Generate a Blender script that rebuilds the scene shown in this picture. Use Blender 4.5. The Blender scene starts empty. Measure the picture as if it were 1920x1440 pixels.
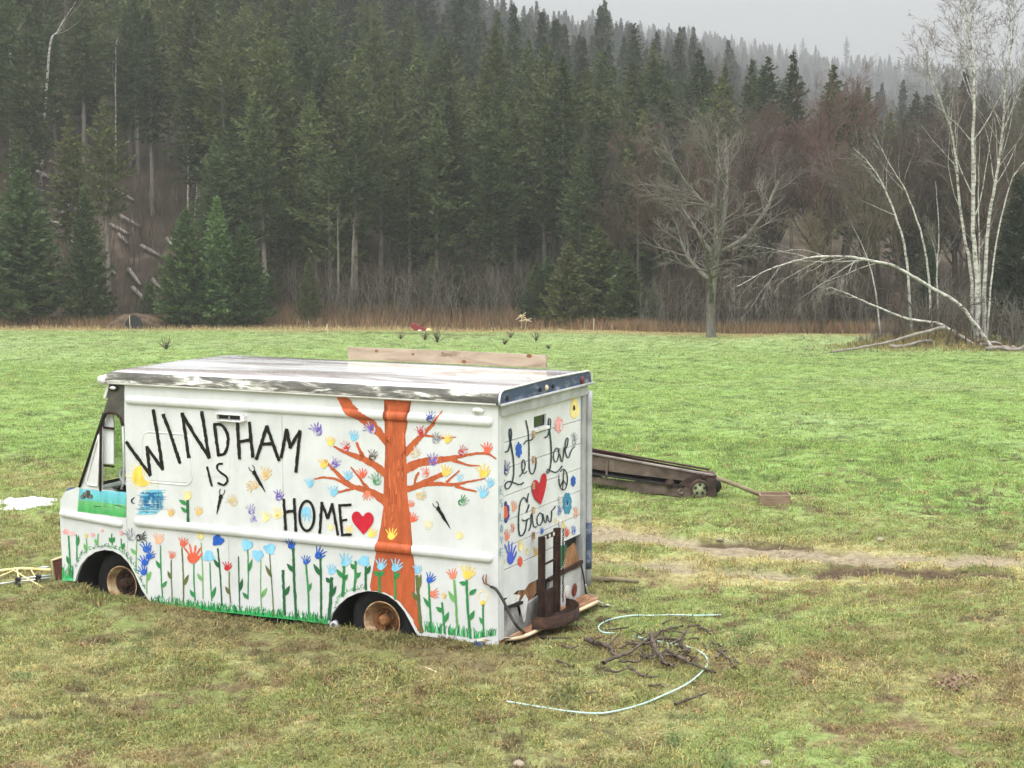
import bpy, bmesh, math, random
import numpy as np
from mathutils import Vector, Matrix
from mathutils.geometry import tessellate_polygon

scene = bpy.context.scene
R = math.radians

# ------------------------------------------------------------------ camera
CAM_H, CAM_PITCH, FPX = 3.955, R(5.986), 2880.0
cam = bpy.data.cameras.new('camera')
cam.sensor_width = 36.0
cam.lens = FPX / 1920 * 36.0
cam.clip_start, cam.clip_end = 0.2, 4000
cam_o = bpy.data.objects.new('camera', cam)
scene.collection.objects.link(cam_o)
cam_o.location = (0, 0, CAM_H)
cam_o.rotation_euler = (R(90) - CAM_PITCH, 0, 0)
scene.camera = cam_o

# ------------------------------------------------------------------ overcast sky
SUN_EL, SUN_AZ = R(60), R(200)          # high, behind the camera and a little to its left
w = bpy.data.worlds.new('World'); scene.world = w; w.use_nodes = True
nt = w.node_tree; nt.nodes.clear()
wout = nt.nodes.new('ShaderNodeOutputWorld'); wbg = nt.nodes.new('ShaderNodeBackground')
sky = nt.nodes.new('ShaderNodeTexSky'); sky.sky_type = 'NISHITA'; sky.sun_disc = False
sky.sun_elevation, sky.sun_rotation = SUN_EL, SUN_AZ
sky.air_density, sky.dust_density, sky.ozone_density = 1.0, 6.0, 1.0
hsv = nt.nodes.new('ShaderNodeHueSaturation'); hsv.inputs['Saturation'].default_value = 0.12
nt.links.new(sky.outputs[0], hsv.inputs['Color'])
# the cloud sheet of an overcast day: three times as bright overhead as at the horizon
geo = nt.nodes.new('ShaderNodeTexCoord'); sep = nt.nodes.new('ShaderNodeSeparateXYZ')
nt.links.new(geo.outputs['Generated'], sep.inputs[0])
mr = nt.nodes.new('ShaderNodeMapRange'); mr.inputs['To Min'].default_value = 4.0; mr.inputs['To Max'].default_value = 22.0
nt.links.new(sep.outputs['Z'], mr.inputs['Value'])
cl = nt.nodes.new('ShaderNodeCombineColor')
for i, k in enumerate((0.985, 1.0, 1.015)):
    m_ = nt.nodes.new('ShaderNodeMath'); m_.operation = 'MULTIPLY'; m_.inputs[1].default_value = k
    nt.links.new(mr.outputs[0], m_.inputs[0]); nt.links.new(m_.outputs[0], cl.inputs[i])
mixw = nt.nodes.new('ShaderNodeMix'); mixw.data_type = 'RGBA'; mixw.inputs[0].default_value = 0.85
nt.links.new(hsv.outputs[0], mixw.inputs[6]); nt.links.new(cl.outputs[0], mixw.inputs[7])
nt.links.new(mixw.outputs[2], wbg.inputs['Color']); wbg.inputs['Strength'].default_value = 0.10
nt.links.new(wbg.outputs[0], wout.inputs['Surface'])

sun = bpy.data.lights.new('sun', 'SUN'); sun.energy = 1.15; sun.angle = R(40); sun.color = (1.0, 0.97, 0.93)
sun_o = bpy.data.objects.new('sun', sun); scene.collection.objects.link(sun_o)
sd = Vector((math.sin(SUN_AZ) * math.cos(SUN_EL), math.cos(SUN_AZ) * math.cos(SUN_EL), math.sin(SUN_EL)))
sun_o.rotation_euler = sd.to_track_quat('Z', 'Y').to_euler(); sun_o.location = sd * 60

scene.view_settings.view_transform = 'Standard'; scene.view_settings.look = 'None'
scene.view_settings.gamma = 1.0; scene.view_settings.use_curve_mapping = False
scene.view_settings.exposure = 1.1
cy = scene.cycles
cy.use_denoising = True
try: cy.denoiser = 'OPENIMAGEDENOISE'
except Exception: pass
cy.max_bounces = 6; cy.diffuse_bounces = 3; cy.glossy_bounces = 3; cy.transmission_bounces = 4
cy.volume_bounces = 1; cy.transparent_max_bounces = 6
cy.use_adaptive_sampling = True; cy.adaptive_threshold = 0.02
cy.caustics_reflective = cy.caustics_refractive = False

# ------------------------------------------------------------------ projection helpers (photograph pixel -> point of the place)
_cp, _sp = math.cos(CAM_PITCH), math.sin(CAM_PITCH)
def ray(px, py):
    u = (px - 960) / FPX; v = (720 - py) / FPX
    return np.array([u, _cp + v * _sp, -_sp + v * _cp])
CAM = np.array([0, 0, CAM_H])
def at(px, py, Y):                       # point of that view ray at world distance Y
    d = ray(px, py); return CAM + d * (Y / d[1])
def lin(r, g, b):
    f = lambda c: (c / 255 / 12.92) if c <= 10 else ((c / 255 + .055) / 1.055) ** 2.4
    return (f(r), f(g), f(b))

# ------------------------------------------------------------------ noise
def _h(i, j, s): 
    v = np.sin(i * 127.1 + j * 311.7 + s * 74.7) * 43758.5453
    return v - np.floor(v)
def vn(x, y, s=0):
    x = np.asarray(x, float); y = np.asarray(y, float)
    i, j = np.floor(x), np.floor(y); fx, fy = x - i, y - j
    fx = fx * fx * (3 - 2 * fx); fy = fy * fy * (3 - 2 * fy)
    return ((_h(i, j, s) * (1 - fx) + _h(i + 1, j, s) * fx) * (1 - fy) + (_h(i, j + 1, s) * (1 - fx) + _h(i + 1, j + 1, s) * fx) * fy)
def fbm(x, y, s=0, o=4):
    t = 0; a = .5; n = 0
    for k in range(o):
        t = t + a * vn(x * 2 ** k + 17.3 * k, y * 2 ** k - 9.1 * k, s + k); n += a; a *= .5
    return t / n
def sst(a, b, x):
    t = np.clip((x - a) / (b - a), 0, 1); return t * t * (3 - 2 * t)
def segdist(x, y, P):
    x = np.asarray(x, float); best = np.full(x.shape, 1e9)
    for (ax, ay), (bx, by) in zip(P[:-1], P[1:]):
        dx, dy = bx - ax, by - ay; t = np.clip(((x - ax) * dx + (y - ay) * dy) / (dx * dx + dy * dy), 0, 1)
        best = np.minimum(best, np.hypot(x - ax - t * dx, y - ay - t * dy))
    return best

# ------------------------------------------------------------------ materials
MATS = {}
def _nodes(name):
    m = bpy.data.materials.new(name); m.use_nodes = True; MATS[name] = m
    return m, m.node_tree, m.node_tree.nodes['Principled BSDF']
def ramp(t, stops):
    r = t.nodes.new('ShaderNodeValToRGB'); e = r.color_ramp.elements
    e[0].position, e[0].color = stops[0][0], (*stops[0][1], 1); e[1].position, e[1].color = stops[-1][0], (*stops[-1][1], 1)
    for p, c in stops[1:-1]:
        k = e.new(p); k.color = (*c, 1)
    return r
def noise(t, scale, detail=6, rough=.6, coord='Object', stretch=None, dist=0):
    tc = t.nodes.new('ShaderNodeTexCoord'); n = t.nodes.new('ShaderNodeTexNoise')
    n.inputs['Scale'].default_value = scale; n.inputs['Detail'].default_value = detail; n.inputs['Roughness'].default_value = rough
    n.inputs['Distortion'].default_value = dist
    src = tc.outputs[coord]
    if stretch:
        mp = t.nodes.new('ShaderNodeMapping'); mp.inputs['Scale'].default_value = stretch
        t.links.new(src, mp.inputs[0]); src = mp.outputs[0]
    t.links.new(src, n.inputs['Vector']); return n
def bump(t, b, n, strength, dist=.02):
    k = t.nodes.new('ShaderNodeBump'); k.inputs['Strength'].default_value = strength; k.inputs['Distance'].default_value = dist
    t.links.new(n.outputs[0], k.inputs['Height']); t.links.new(k.outputs[0], b.inputs['Normal'])
def mat(name, stops, scale=8, rough=.6, detail=6, metal=0, bmp=0, stretch=None, spec=.3, dist=0, bscale=None):
    """colours spread by a noise over the surface"""
    m, t, b = _nodes(name)
    if len(stops) == 3 and not isinstance(stops[0], tuple): stops = [(.3, tuple(c * .8 for c in stops)), (.7, tuple(c * 1.15 for c in stops))]
    n = noise(t, scale, detail, stretch=stretch, dist=dist); r = ramp(t, stops)
    t.links.new(n.outputs[0], r.inputs[0]); t.links.new(r.outputs[0], b.inputs['Base Color'])
    b.inputs['Roughness'].default_value = rough; b.inputs['Metallic'].default_value = metal
    b.inputs['Specular IOR Level'].default_value = spec
    if bmp: bump(t, b, noise(t, bscale or scale * 3, 5, stretch=stretch), bmp)
    return m

# ------------------------------------------------------------------ mesh helpers
def link(name, me, m=None, parent=None, smooth=False):
    o = bpy.data.objects.new(name, me); scene.collection.objects.link(o)
    if m is not None:
        me.materials.append(m if not isinstance(m, str) else MATS[m])
    if parent is not None: o.parent = parent
    if smooth and len(me.polygons): me.polygons.foreach_set('use_smooth', [True] * len(me.polygons))
    return o
def nmesh(name, V, F):
    """V (n,3) array; F (k,3|4) array, or a list of those"""
    me = bpy.data.meshes.new(name); V = np.asarray(V, np.float32)
    Fs = F if isinstance(F, list) else [F]; Fs = [np.asarray(f, np.int32) for f in Fs if len(f)]
    me.vertices.add(len(V)); me.vertices.foreach_set('co', V.ravel())
    tot = np.concatenate([np.full(len(f), f.shape[1], np.int32) for f in Fs]); li = np.concatenate([f.ravel() for f in Fs])
    me.loops.add(len(li)); me.loops.foreach_set('vertex_index', li)
    me.polygons.add(len(tot)); st = np.zeros(len(tot), np.int32); st[1:] = np.cumsum(tot)[:-1]
    me.polygons.foreach_set('loop_start', st)
    try: me.polygons.foreach_set('loop_total', tot)
    except Exception: pass
    me.update(calc_edges=True); me.validate(); return me
def set_col(me, name, C):
    a = me.color_attributes.new(name, 'FLOAT_COLOR', 'POINT'); C = np.asarray(C, np.float32)
    if C.shape[1] == 3: C = np.concatenate([C, np.ones((len(C), 1), np.float32)], 1)
    a.data.foreach_set('color', C.ravel())

class MB:
    """collects shapes; build() links them as ONE mesh object"""
    def __init__(s): s.v = []; s.f = []
    def add(s, V, F):
        b = len(s.v); s.v += [tuple(map(float, p)) for p in V]; s.f += [tuple(i + b for i in f) for f in F]; return s
    def box(s, c, d, M=None, tp=1.0):
        V = []
        for sz in (-.5, .5):
            k = tp if sz > 0 else 1
            for sx, sy in ((-.5, -.5), (.5, -.5), (.5, .5), (-.5, .5)): V.append(Vector((sx * d[0] * k, sy * d[1] * k, sz * d[2])))
        if M is not None: V = [M @ v for v in V]
        V = [v + Vector(c) for v in V]
        return s.add(V, [(3, 2, 1, 0), (4, 5, 6, 7), (0, 1, 5, 4), (1, 2, 6, 5), (2, 3, 7, 6), (3, 0, 4, 7)])
    def bar(s, p, q, w, h, up=(0, 0, 1)):
        p, q = Vector(p), Vector(q); d = (q - p); L = d.length; d.normalize()
        x = d.cross(Vector(up))
        if x.length < 1e-4: x = Vector((1, 0, 0))
        x.normalize(); z = x.cross(d)
        return s.box((p + q) / 2, (w, L, h), Matrix((x, d, z)).transposed())
    def tube(s, P, r, n=8, cap=True):
        P = [Vector(p) for p in P]; rs = r if hasattr(r, '__len__') else [r] * len(P)
        V = []; F = []; ref = None
        for i, p in enumerate(P):
            d = (P[min(i + 1, len(P) - 1)] - P[max(i - 1, 0)]).normalized()
            if ref is None: ref = d.cross(Vector((0, 0, 1)) if abs(d.z) < .9 else Vector((1, 0, 0))).normalized()
            ref = (ref - d * ref.dot(d)).normalized(); b2 = d.cross(ref)
            for k in range(n):
                a = 2 * math.pi * k / n; V.append(p + (ref * math.cos(a) + b2 * math.sin(a)) * rs[i])
        for i in range(len(P) - 1):
            for k in range(n): F.append((i * n + k, i * n + (k + 1) % n, (i + 1) * n + (k + 1) % n, (i + 1) * n + k))
        if cap: F += [tuple(range(n))[::-1], tuple((len(P) - 1) * n + k for k in range(n))]
        return s.add(V, F)
    def lathe(s, prof, M, n=32):
        """profile (radius, height) spun about local z, placed by matrix M"""
        V = []; F = []
        for r, z in prof:
            for k in range(n):
                a = 2 * math.pi * k / n; V.append(M @ Vector((r * math.cos(a), r * math.sin(a), z)))
        for i in range(len(prof) - 1):
            for k in range(n): F.append((i * n + k, i * n + (k + 1) % n, (i + 1) * n + (k + 1) % n, (i + 1) * n + k))
        return s.add(V, F)
    def build(s, name, m, parent=None, smooth=False, bevel=0):
        me = bpy.data.meshes.new(name); me.from_pydata(s.v, [], s.f)
        bm = bmesh.new(); bm.from_mesh(me); bmesh.ops.recalc_face_normals(bm, faces=bm.faces)
        if bevel: bmesh.ops.bevel(bm, geom=[e for e in bm.edges if e.calc_face_angle(0) > .7], offset=bevel, segments=2, affect='EDGES', profile=.6)
        bm.to_mesh(me); bm.free(); me.update()
        return link(name, me, m, parent, smooth)
def prism(outer, holes, place, depth):
    """flat plate with holes: 2D loops -> place(u, v, w) with w 0 (front) .. depth (back)"""
    loops = [outer] + list(holes); tri = tessellate_polygon([[Vector((u, v, 0)) for u, v in l] for l in loops])
    pts = [p for l in loops for p in l]; n = len(pts); V = [place(u, v, 0) for u, v in pts] + [place(u, v, depth) for u, v in pts]
    F = [tuple(t) for t in tri] + [tuple(i + n for i in t[::-1]) for t in tri]; o = 0
    for l in loops:
        k = len(l)
        for i in range(k): F.append((o + i, o + (i + 1) % k, o + (i + 1) % k + n, o + i + n))
        o += k
    return V, F
def tag(o, label=None, cat=None, group=None, kind=None):
    if label: o['label'] = label
    if cat: o['category'] = cat
    if group: o['group'] = group
    if kind: o['kind'] = kind
    return o
def empty(name, loc=(0, 0, 0), rz=0):
    o = bpy.data.objects.new(name, None); scene.collection.objects.link(o); o.location = loc; o.rotation_euler = (0, 0, rz); o.empty_display_size = .2; return o
def smoothline(P, n=6):
    """Catmull-Rom through the points"""
    P = [np.array(p, float) for p in P]; Q = [2 * P[0] - P[1]] + P + [2 * P[-1] - P[-2]]; out = []
    for i in range(1, len(Q) - 2):
        for k in range(n):
            t = k / n; a, b, c, d = Q[i - 1:i + 3]
            out.append(.5 * (2 * b + (c - a) * t + (2 * a - 5 * b + 4 * c - d) * t * t + (3 * b - a - 3 * c + d) * t ** 3))
    out.append(P[-1]); return out

# ================================================================== THE GROUND
VAN_O = np.array([-0.1307, 14.1118, 0.0]); VAN_YAW = R(154.761)
AX = np.array([math.cos(VAN_YAW), math.sin(VAN_YAW), 0]); BX = np.array([math.sin(VAN_YAW), -math.cos(VAN_YAW), 0])
def van_w(a, b, z=0): return VAN_O + AX * a + BX * b + np.array([0, 0, z])
def van_ab(x, y):
    dx, dy = x - VAN_O[0], y - VAN_O[1]; return dx * AX[0] + dy * AX[1], dx * BX[0] + dy * BX[1]
def edge_y(u): return 95 - 8 * sst(-.2, .5, u)          # where the field ends and the wood begins
def gz0(x, y):
    x = np.asarray(x, float); y = np.asarray(y, float); r = np.hypot(x, y)
    yy = np.maximum(y, 1e-3); u = np.clip(x / np.maximum(y, 5) * 3, -2.2, 2.2)
    s = yy - 26; soft = np.where(s > 20, s, 3 * np.log1p(np.exp(np.minimum(s, 20) / 3)))
    z = -0.055 - 0.036 * np.minimum(soft, 76)
    e = edge_y(u); UK = [-2, -1, -.5, 0, .33, .6, 1, 2]; up = np.maximum(yy - e - 1, 0); D0 = 105.0
    z2 = np.interp(u, UK, [45, 42, 30, 15, 11.5, 7, 6.5, 6.5]); z7 = np.interp(u, UK, [160, 150, 130, 80, 66, 36, 34, 34]); z15 = np.interp(u, UK, [185, 175, 172, 165, 158, 140, 122, 120])
    rise = np.where(up < D0, z2 * up / D0, np.where(up < 600, z2 + (z7 - z2) * (up - D0) / (600 - D0), z7 + (z15 - z7) * np.minimum((up - 600) / 800, 1)))
    z = z + rise * sst(0, 12, up) * (y > 0)
    z = z + .5 * (fbm(x / 14, y / 14, 5) - .5) * sst(25, 60, r) + 3 * (fbm(x / 30, y / 30, 8) - .5) * sst(105, 160, y)
    z = z + .40 * np.exp(-((x - 5.9) / 2.7) ** 2 - ((y - 14.3) / 1.7) ** 2)            # bank at the right, before the track
    z = z + .85 * np.exp(-((x - 18.4) / 2.9) ** 2 - ((y - 66.8) / 2.0) ** 2)           # mound under the birches
    z = z + .42 * np.exp(-((x - 14.5) / 4.5) ** 2 - ((y - 73) / 2.8) ** 2)
    a, b = van_ab(x, y)
    z = z + .13 * np.exp(-((a - 5.05) / .32) ** 2 - ((b + .12) / .42) ** 2)            # soil heaped in front of the wheel
    z = z + .035 * np.exp(-((b + .3) / .3) ** 2) * sst(-1, 0, a) * sst(6, 5, a)
    z = z - .06 * sst(1.9, 2.3, a) * sst(4.2, 3.8, a) * np.exp(-((b - .1) / .3) ** 2)
    return z
_T = 4.0 * 1.0025 ** np.arange(0, 1700)
def gz_ray(px, py, gz):
    d = ray(px, py); P = CAM + d[None, :] * _T[:, None]; h = P[:, 2] - gz(P[:, 0], P[:, 1]); k = int(np.argmax(h < 0)); k = max(k, 1)
    t = _T[k - 1] + (_T[k] - _T[k - 1]) * h[k - 1] / (h[k - 1] - h[k]); return CAM + d * t
def px2(pts): return [tuple(gz_ray(a, b, gz0)[:2]) for a, b in pts]
RUT1 = px2([(900, 985), (1110, 996), (1220, 1004), (1330, 1020), (1480, 1036), (1640, 1045), (1800, 1052), (1960, 1062)])
RUT2 = px2([(900, 1040), (1110, 1052), (1250, 1064), (1380, 1074), (1500, 1078), (1620, 1072)])
MUD = px2([(1580, 1063), (1680, 1073), (1780, 1079), (1960, 1088)])
MUD2 = px2([(1330, 1010), (1480, 1024), (1560, 1030)])
FARLINE = px2([(560, 621), (700, 624), (860, 629), (950, 629)])
def rutmask(x, y):
    n = fbm(np.asarray(x) * 1.7, np.asarray(y) * 1.7, 31)
    m1 = 1 - sst(.18, .46, segdist(x, y, RUT1) + .7 * (n - .5)); m2 = 1 - sst(.12, .46, segdist(x, y, RUT2) + .9 * (n - .5))
    return np.maximum(m1, m2 * .85)
def mudmask(x, y):
    n = fbm(np.asarray(x) * 2.3, np.asarray(y) * 2.3, 77)
    return np.maximum(1 - sst(.20, .40, segdist(x, y, MUD) + .6 * (n - .5)), .95 * (1 - sst(.06, .2, segdist(x, y, MUD2) + .35 * (n - .5))))
def gz(x, y):
    x = np.asarray(x, float); y = np.asarray(y, float); r = np.hypot(x, y)
    z = gz0(x, y); k = sst(60, 25, r)
    z = z + k * (.11 * (fbm(x / 1.1, y / 1.1, 2) - .5) + .085 * (fbm(x / .24, y / .24, 3, 3) - .5))
    near = (y > 8) & (y < 45)
    if np.any(near): z = z - np.where(near, .05 * rutmask(x, y) + .05 * mudmask(x, y), 0)
    return z
def G(px, py, dz=0):
    p = gz_ray(px, py, gz); p[2] += dz; return p
def gcol(x, y):
    """the grass's and soil's own colours, patch by patch"""
    x = np.asarray(x, float); y = np.asarray(y, float); r = np.hypot(x, y)
    C = lambda c: np.array(c)[None, :]
    mix = lambda A, B, t: A * (1 - t[:, None]) + B * t[:, None]
    olive, tan, lush, pale, dark, soil, dirt = C((.205, .228, .082)), C((.40, .36, .17)), C((.222, .325, .098)), C((.265, .340, .150)), C((.078, .125, .042)), C((.115, .085, .050)), C((.29, .235, .165))
    n1 = fbm(x / 2.2, y / 2.2, 11); n2 = fbm(x / .55, y / .55, 12); n3 = fbm(x / 6, y / 9, 13); n4 = fbm(x / .16, y / .16, 14, 3)
    col = mix(olive + 0 * x[:, None], tan, sst(.40, .62, n2 * .55 + n4 * .25 + n1 * .2) * .9)
    far = sst(17, 25, y + 5 * (n3 - .5) + .25 * x)                       # the field proper is greener than the ground by the van
    g = np.clip(sst(.48, .66, n1 * .8 + n2 * .2) * .6 + far * .92, 0, 1)
    col = mix(col, np.repeat(lush, len(x), 0), g)
    col = mix(col, pale, sst(.45, .75, n3) * .75 * sst(20, 30, y))
    col = mix(col, pale, sst(40, 75, y) * .55)
    col = mix(col, dark, sst(.52, .68, n2 * .45 + n4 * .55) * .75)
    col = mix(col, soil, sst(.58, .70, n4 * .55 + fbm(x / .8, y / .8, 21) * .45) * sst(40, 20, y) * .8)
    col = mix(col, C((.23, .165, .09)), sst(.56, .70, fbm(x / .9, y / .9, 61) * .6 + n4 * .4) * sst(24, 15, y) * .65)
    # worn tan patches: left of the van's nose, and all along the near side of the van
    col = mix(col, tan * .8, .75 * np.exp(-((x + 8.2) / 2.6) ** 2 - ((y - 24.2) / 1.6) ** 2) * sst(.35, .6, n2))
    a, b = van_ab(x, y)
    worn = np.exp(-((b + .45) / .6) ** 2) * sst(-1.2, .2, a) * sst(7.5, 5.5, a)
    col = mix(col, C((.185, .150, .075)), np.clip(worn * .8 * sst(.3, .6, n2), 0, .7))
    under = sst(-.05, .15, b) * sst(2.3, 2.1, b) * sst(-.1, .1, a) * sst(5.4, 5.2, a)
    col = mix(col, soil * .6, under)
    nr = (y > 8) & (y < 45); rm = np.zeros(len(x)); mm = np.zeros(len(x))
    rm[nr] = rutmask(x[nr], y[nr]); mm[nr] = mudmask(x[nr], y[nr])
    between = np.zeros(len(x)); between[nr] = 1 - sst(.4, 1.0, np.minimum(segdist(x[nr], y[nr], RUT1), segdist(x[nr], y[nr], RUT2)))
    col = mix(col, tan * 1.05, between * .75 * sst(.3, .6, n2))
    col = mix(col, dirt * (.82 + .36 * n4[:, None]), rm * .9)
    col = mix(col, C((.085, .055, .036)) * (.7 + .6 * n4[:, None]), mm * .95)
    u = x / np.maximum(y, 5) * 3; e = edge_y(u)
    fl = 1 - sst(.3, 1.6, segdist(x, y, FARLINE)); col = mix(col, soil * .9, fl * .7 * sst(.35, .6, n2))
    straw = sst(e - 9, e - 2, y + 5 * (n3 - .5)); col = mix(col, C((.33, .265, .13)), straw * .9)
    wood = sst(e - 1.5, e + 2, y); duff = mix(C((.045, .034, .025)) + 0 * x[:, None], C((.12, .088, .066)), sst(.4, .65, n1 * .5 + n2 * .5)); col = mix(col, duff, wood)
    md = np.exp(-((x - 18.2) / 3.4) ** 2 - ((y - 66) / 2.0) ** 2); col = mix(col, C((.17, .125, .05)), np.clip(md * 1.3, 0, .9) * sst(.3, .5, n1))
    col = mix(col, C((.05, .036, .026)), np.clip(1.6 * np.exp(-((x - 20.6) / 3.4) ** 2 - ((y - 66.5) / 1.3) ** 2), 0, .95))
    col = mix(col, C((.28, .25, .12)), .8 * np.exp(-((x - 13.5) / 4.2) ** 2 - ((y - 74) / 2.4) ** 2))
    return col

m, t, b = _nodes('field_ground')
at_ = t.nodes.new('ShaderNodeAttribute'); at_.attribute_name = 'gcol'
n_ = noise(t, 14, 8, .7); r_ = ramp(t, [(.3, (.5, .5, .5)), (.7, (1.35, 1.35, 1.35))]); t.links.new(n_.outputs[0], r_.inputs[0])
mx = t.nodes.new('ShaderNodeMix'); mx.data_type = 'RGBA'; mx.blend_type = 'MULTIPLY'; mx.inputs[0].default_value = 1
t.links.new(at_.outputs['Color'], mx.inputs[6]); t.links.new(r_.outputs[0], mx.inputs[7]); t.links.new(mx.outputs[2], b.inputs['Base Color'])
b.inputs['Roughness'].default_value = .95; b.inputs['Specular IOR Level'].default_value = .1; bump(t, b, noise(t, 26, 8, .75), .9, .03)

def make_ground():
    th = np.concatenate([np.linspace(-math.pi, -R(28), 30)[:-1], np.linspace(-R(28), R(28), 400), np.linspace(R(28), math.pi, 30)[1:]])
    rr = np.concatenate([[.5, 2, 4, 6], 7.5 * 1.0066 ** np.arange(0, 412), 114 * 1.035 ** np.arange(0, 82)])
    T, RR = np.meshgrid(th, rr); X = (RR * np.sin(T)).ravel(); Y = (RR * np.cos(T)).ravel(); Z = gz(X, Y)
    nc = len(th); nr = len(rr); i = np.arange(nr - 1)[:, None] * nc + np.arange(nc - 1)[None, :]; i = i.ravel()
    F = np.stack([i, i + 1, i + nc + 1, i + nc], 1)
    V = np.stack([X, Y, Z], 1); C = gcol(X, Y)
    cx, cy_ = X[F].mean(1), Y[F].mean(1); nrm = (cy_ > 8) & (cy_ < 45) & (np.abs(cx) < 20); tm = np.zeros(len(F), bool)
    tm[nrm] = np.maximum(rutmask(cx[nrm], cy_[nrm]), mudmask(cx[nrm], cy_[nrm])) > .5
    for name, sel in (('ground', ~tm), ('dirt_track', tm)):
        f = F[sel]; used, inv = np.unique(f, return_inverse=True)
        me = nmesh(name, V[used], inv.reshape(f.shape)); set_col(me, 'gcol', C[used])
        tag(link(name, me, 'field_ground', None, True), kind='structure')
make_ground()

# ------------------------------------------------------------------ grass: tufts scattered over the field
def leafmat(name, attr, atype, transl=.35, var=True):
    m, t, b = _nodes(name); out = t.nodes['Material Output']
    a = t.nodes.new('ShaderNodeAttribute'); a.attribute_name = attr; a.attribute_type = atype
    v = t.nodes.new('ShaderNodeAttribute'); v.attribute_name = 'bvar'
    x = t.nodes.new('ShaderNodeMix'); x.data_type = 'RGBA'; x.blend_type = 'MULTIPLY'; x.inputs[0].default_value = 1
    t.links.new(a.outputs['Color'], x.inputs[6]); t.links.new(v.outputs['Color'], x.inputs[7])
    t.links.new(x.outputs[2], b.inputs['Base Color']); b.inputs['Roughness'].default_value = .7; b.inputs['Specular IOR Level'].default_value = .2
    tr = t.nodes.new('ShaderNodeBsdfTranslucent'); t.links.new(x.outputs[2], tr.inputs[0]); ms = t.nodes.new('ShaderNodeMixShader'); ms.inputs[0].default_value = transl
    t.links.new(b.outputs[0], ms.inputs[1]); t.links.new(tr.outputs[0], ms.inputs[2]); t.links.new(ms.outputs[0], out.inputs[0]); return m
leafmat('grass_blade', 'tcol', 'INSTANCER')
def tuft(rng, n, rad, h, wid, lean):
    V = []; F = []; C = []
    for k in range(n):
        a = rng.uniform(0, 6.283); q = rad * math.sqrt(rng.random()); p = np.array([q * math.cos(a), q * math.sin(a), -.01])
        da = rng.uniform(0, 6.283); ln = rng.uniform(.2, 1) * lean; hh = h * rng.uniform(.5, 1.15); d = np.array([math.cos(da), math.sin(da), 0]); s_ = np.array([-d[1], d[0], 0]) * wid * rng.uniform(.6, 1.2)
        m1 = p + d * hh * ln * .35 + np.array([0, 0, hh * .6]); tp = p + d * hh * ln + np.array([0, 0, hh * (1 - .35 * ln)])
        o = len(V); V += [p - s_, p + s_, m1 + s_ * .8, m1 - s_ * .8, tp]; F += [(o, o + 1, o + 2, o + 3), (o + 3, o + 2, o + 4, o + 4)]
        c = rng.uniform(.65, 1.35); warm = rng.uniform(-.12, .2) if rng.random() < .85 else .28; C += [(c * (1 + warm), c, c * (1 - warm * .3))] * 5
    me = bpy.data.meshes.new('tuft'); me.from_pydata([tuple(v) for v in V], [], [f if f[2] != f[3] else f[:3] for f in F]); set_col(me, 'bvar', C); me.materials.append(MATS['grass_blade']); return me
rng = random.Random(5)
tcoll = bpy.data.collections.new('grass_sources')
for i, a in enumerate([(28, .08, .038, .004, 1.3), (32, .095, .030, .0045, 1.5), (18, .06, .058, .0038, 1.0), (36, .115, .024, .005, 1.7), (14, .05, .085, .003, .8)]):
    tcoll.objects.link(bpy.data.objects.new('tuft_%d' % i, tuft(rng, *a)))
def scatter_group(coll):
    ng = bpy.data.node_groups.new('scatter', 'GeometryNodeTree')
    ng.interface.new_socket('Geometry', in_out='INPUT', socket_type='NodeSocketGeometry'); ng.interface.new_socket('Geometry', in_out='OUTPUT', socket_type='NodeSocketGeometry')
    N = ng.nodes.new; gi, go, ip, ci = N('NodeGroupInput'), N('NodeGroupOutput'), N('GeometryNodeInstanceOnPoints'), N('GeometryNodeCollectionInfo')
    ci.inputs['Collection'].default_value = coll; ci.inputs['Separate Children'].default_value = True; ci.inputs['Reset Children'].default_value = True
    def na(nm, ty):
        k = N('GeometryNodeInputNamedAttribute'); k.data_type = ty; k.inputs['Name'].default_value = nm; return k.outputs['Attribute']
    L = ng.links.new; L(gi.outputs[0], ip.inputs['Points']); L(ci.outputs[0], ip.inputs['Instance']); ip.inputs['Pick Instance'].default_value = True
    L(na('idx', 'INT'), ip.inputs['Instance Index']); L(na('rot', 'FLOAT_VECTOR'), ip.inputs['Rotation']); L(na('scl', 'FLOAT_VECTOR'), ip.inputs['Scale']); L(ip.outputs[0], go.inputs[0]); return ng
def scatter(name, P, idx, rot, scl, col, coll, label, cat):
    me = bpy.data.meshes.new(name); me.vertices.add(len(P)); me.vertices.foreach_set('co', np.asarray(P, np.float32).ravel())
    me.attributes.new('idx', 'INT', 'POINT').data.foreach_set('value', np.asarray(idx, np.int32))
    me.attributes.new('rot', 'FLOAT_VECTOR', 'POINT').data.foreach_set('vector', np.asarray(rot, np.float32).ravel())
    me.attributes.new('scl', 'FLOAT_VECTOR', 'POINT').data.foreach_set('vector', np.asarray(scl, np.float32).ravel())
    set_col(me, 'tcol', col); o = link(name, me); md = o.modifiers.new('scatter', 'NODES'); md.node_group = scatter_group(coll)
    return tag(o, label, cat, kind='stuff')
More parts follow.
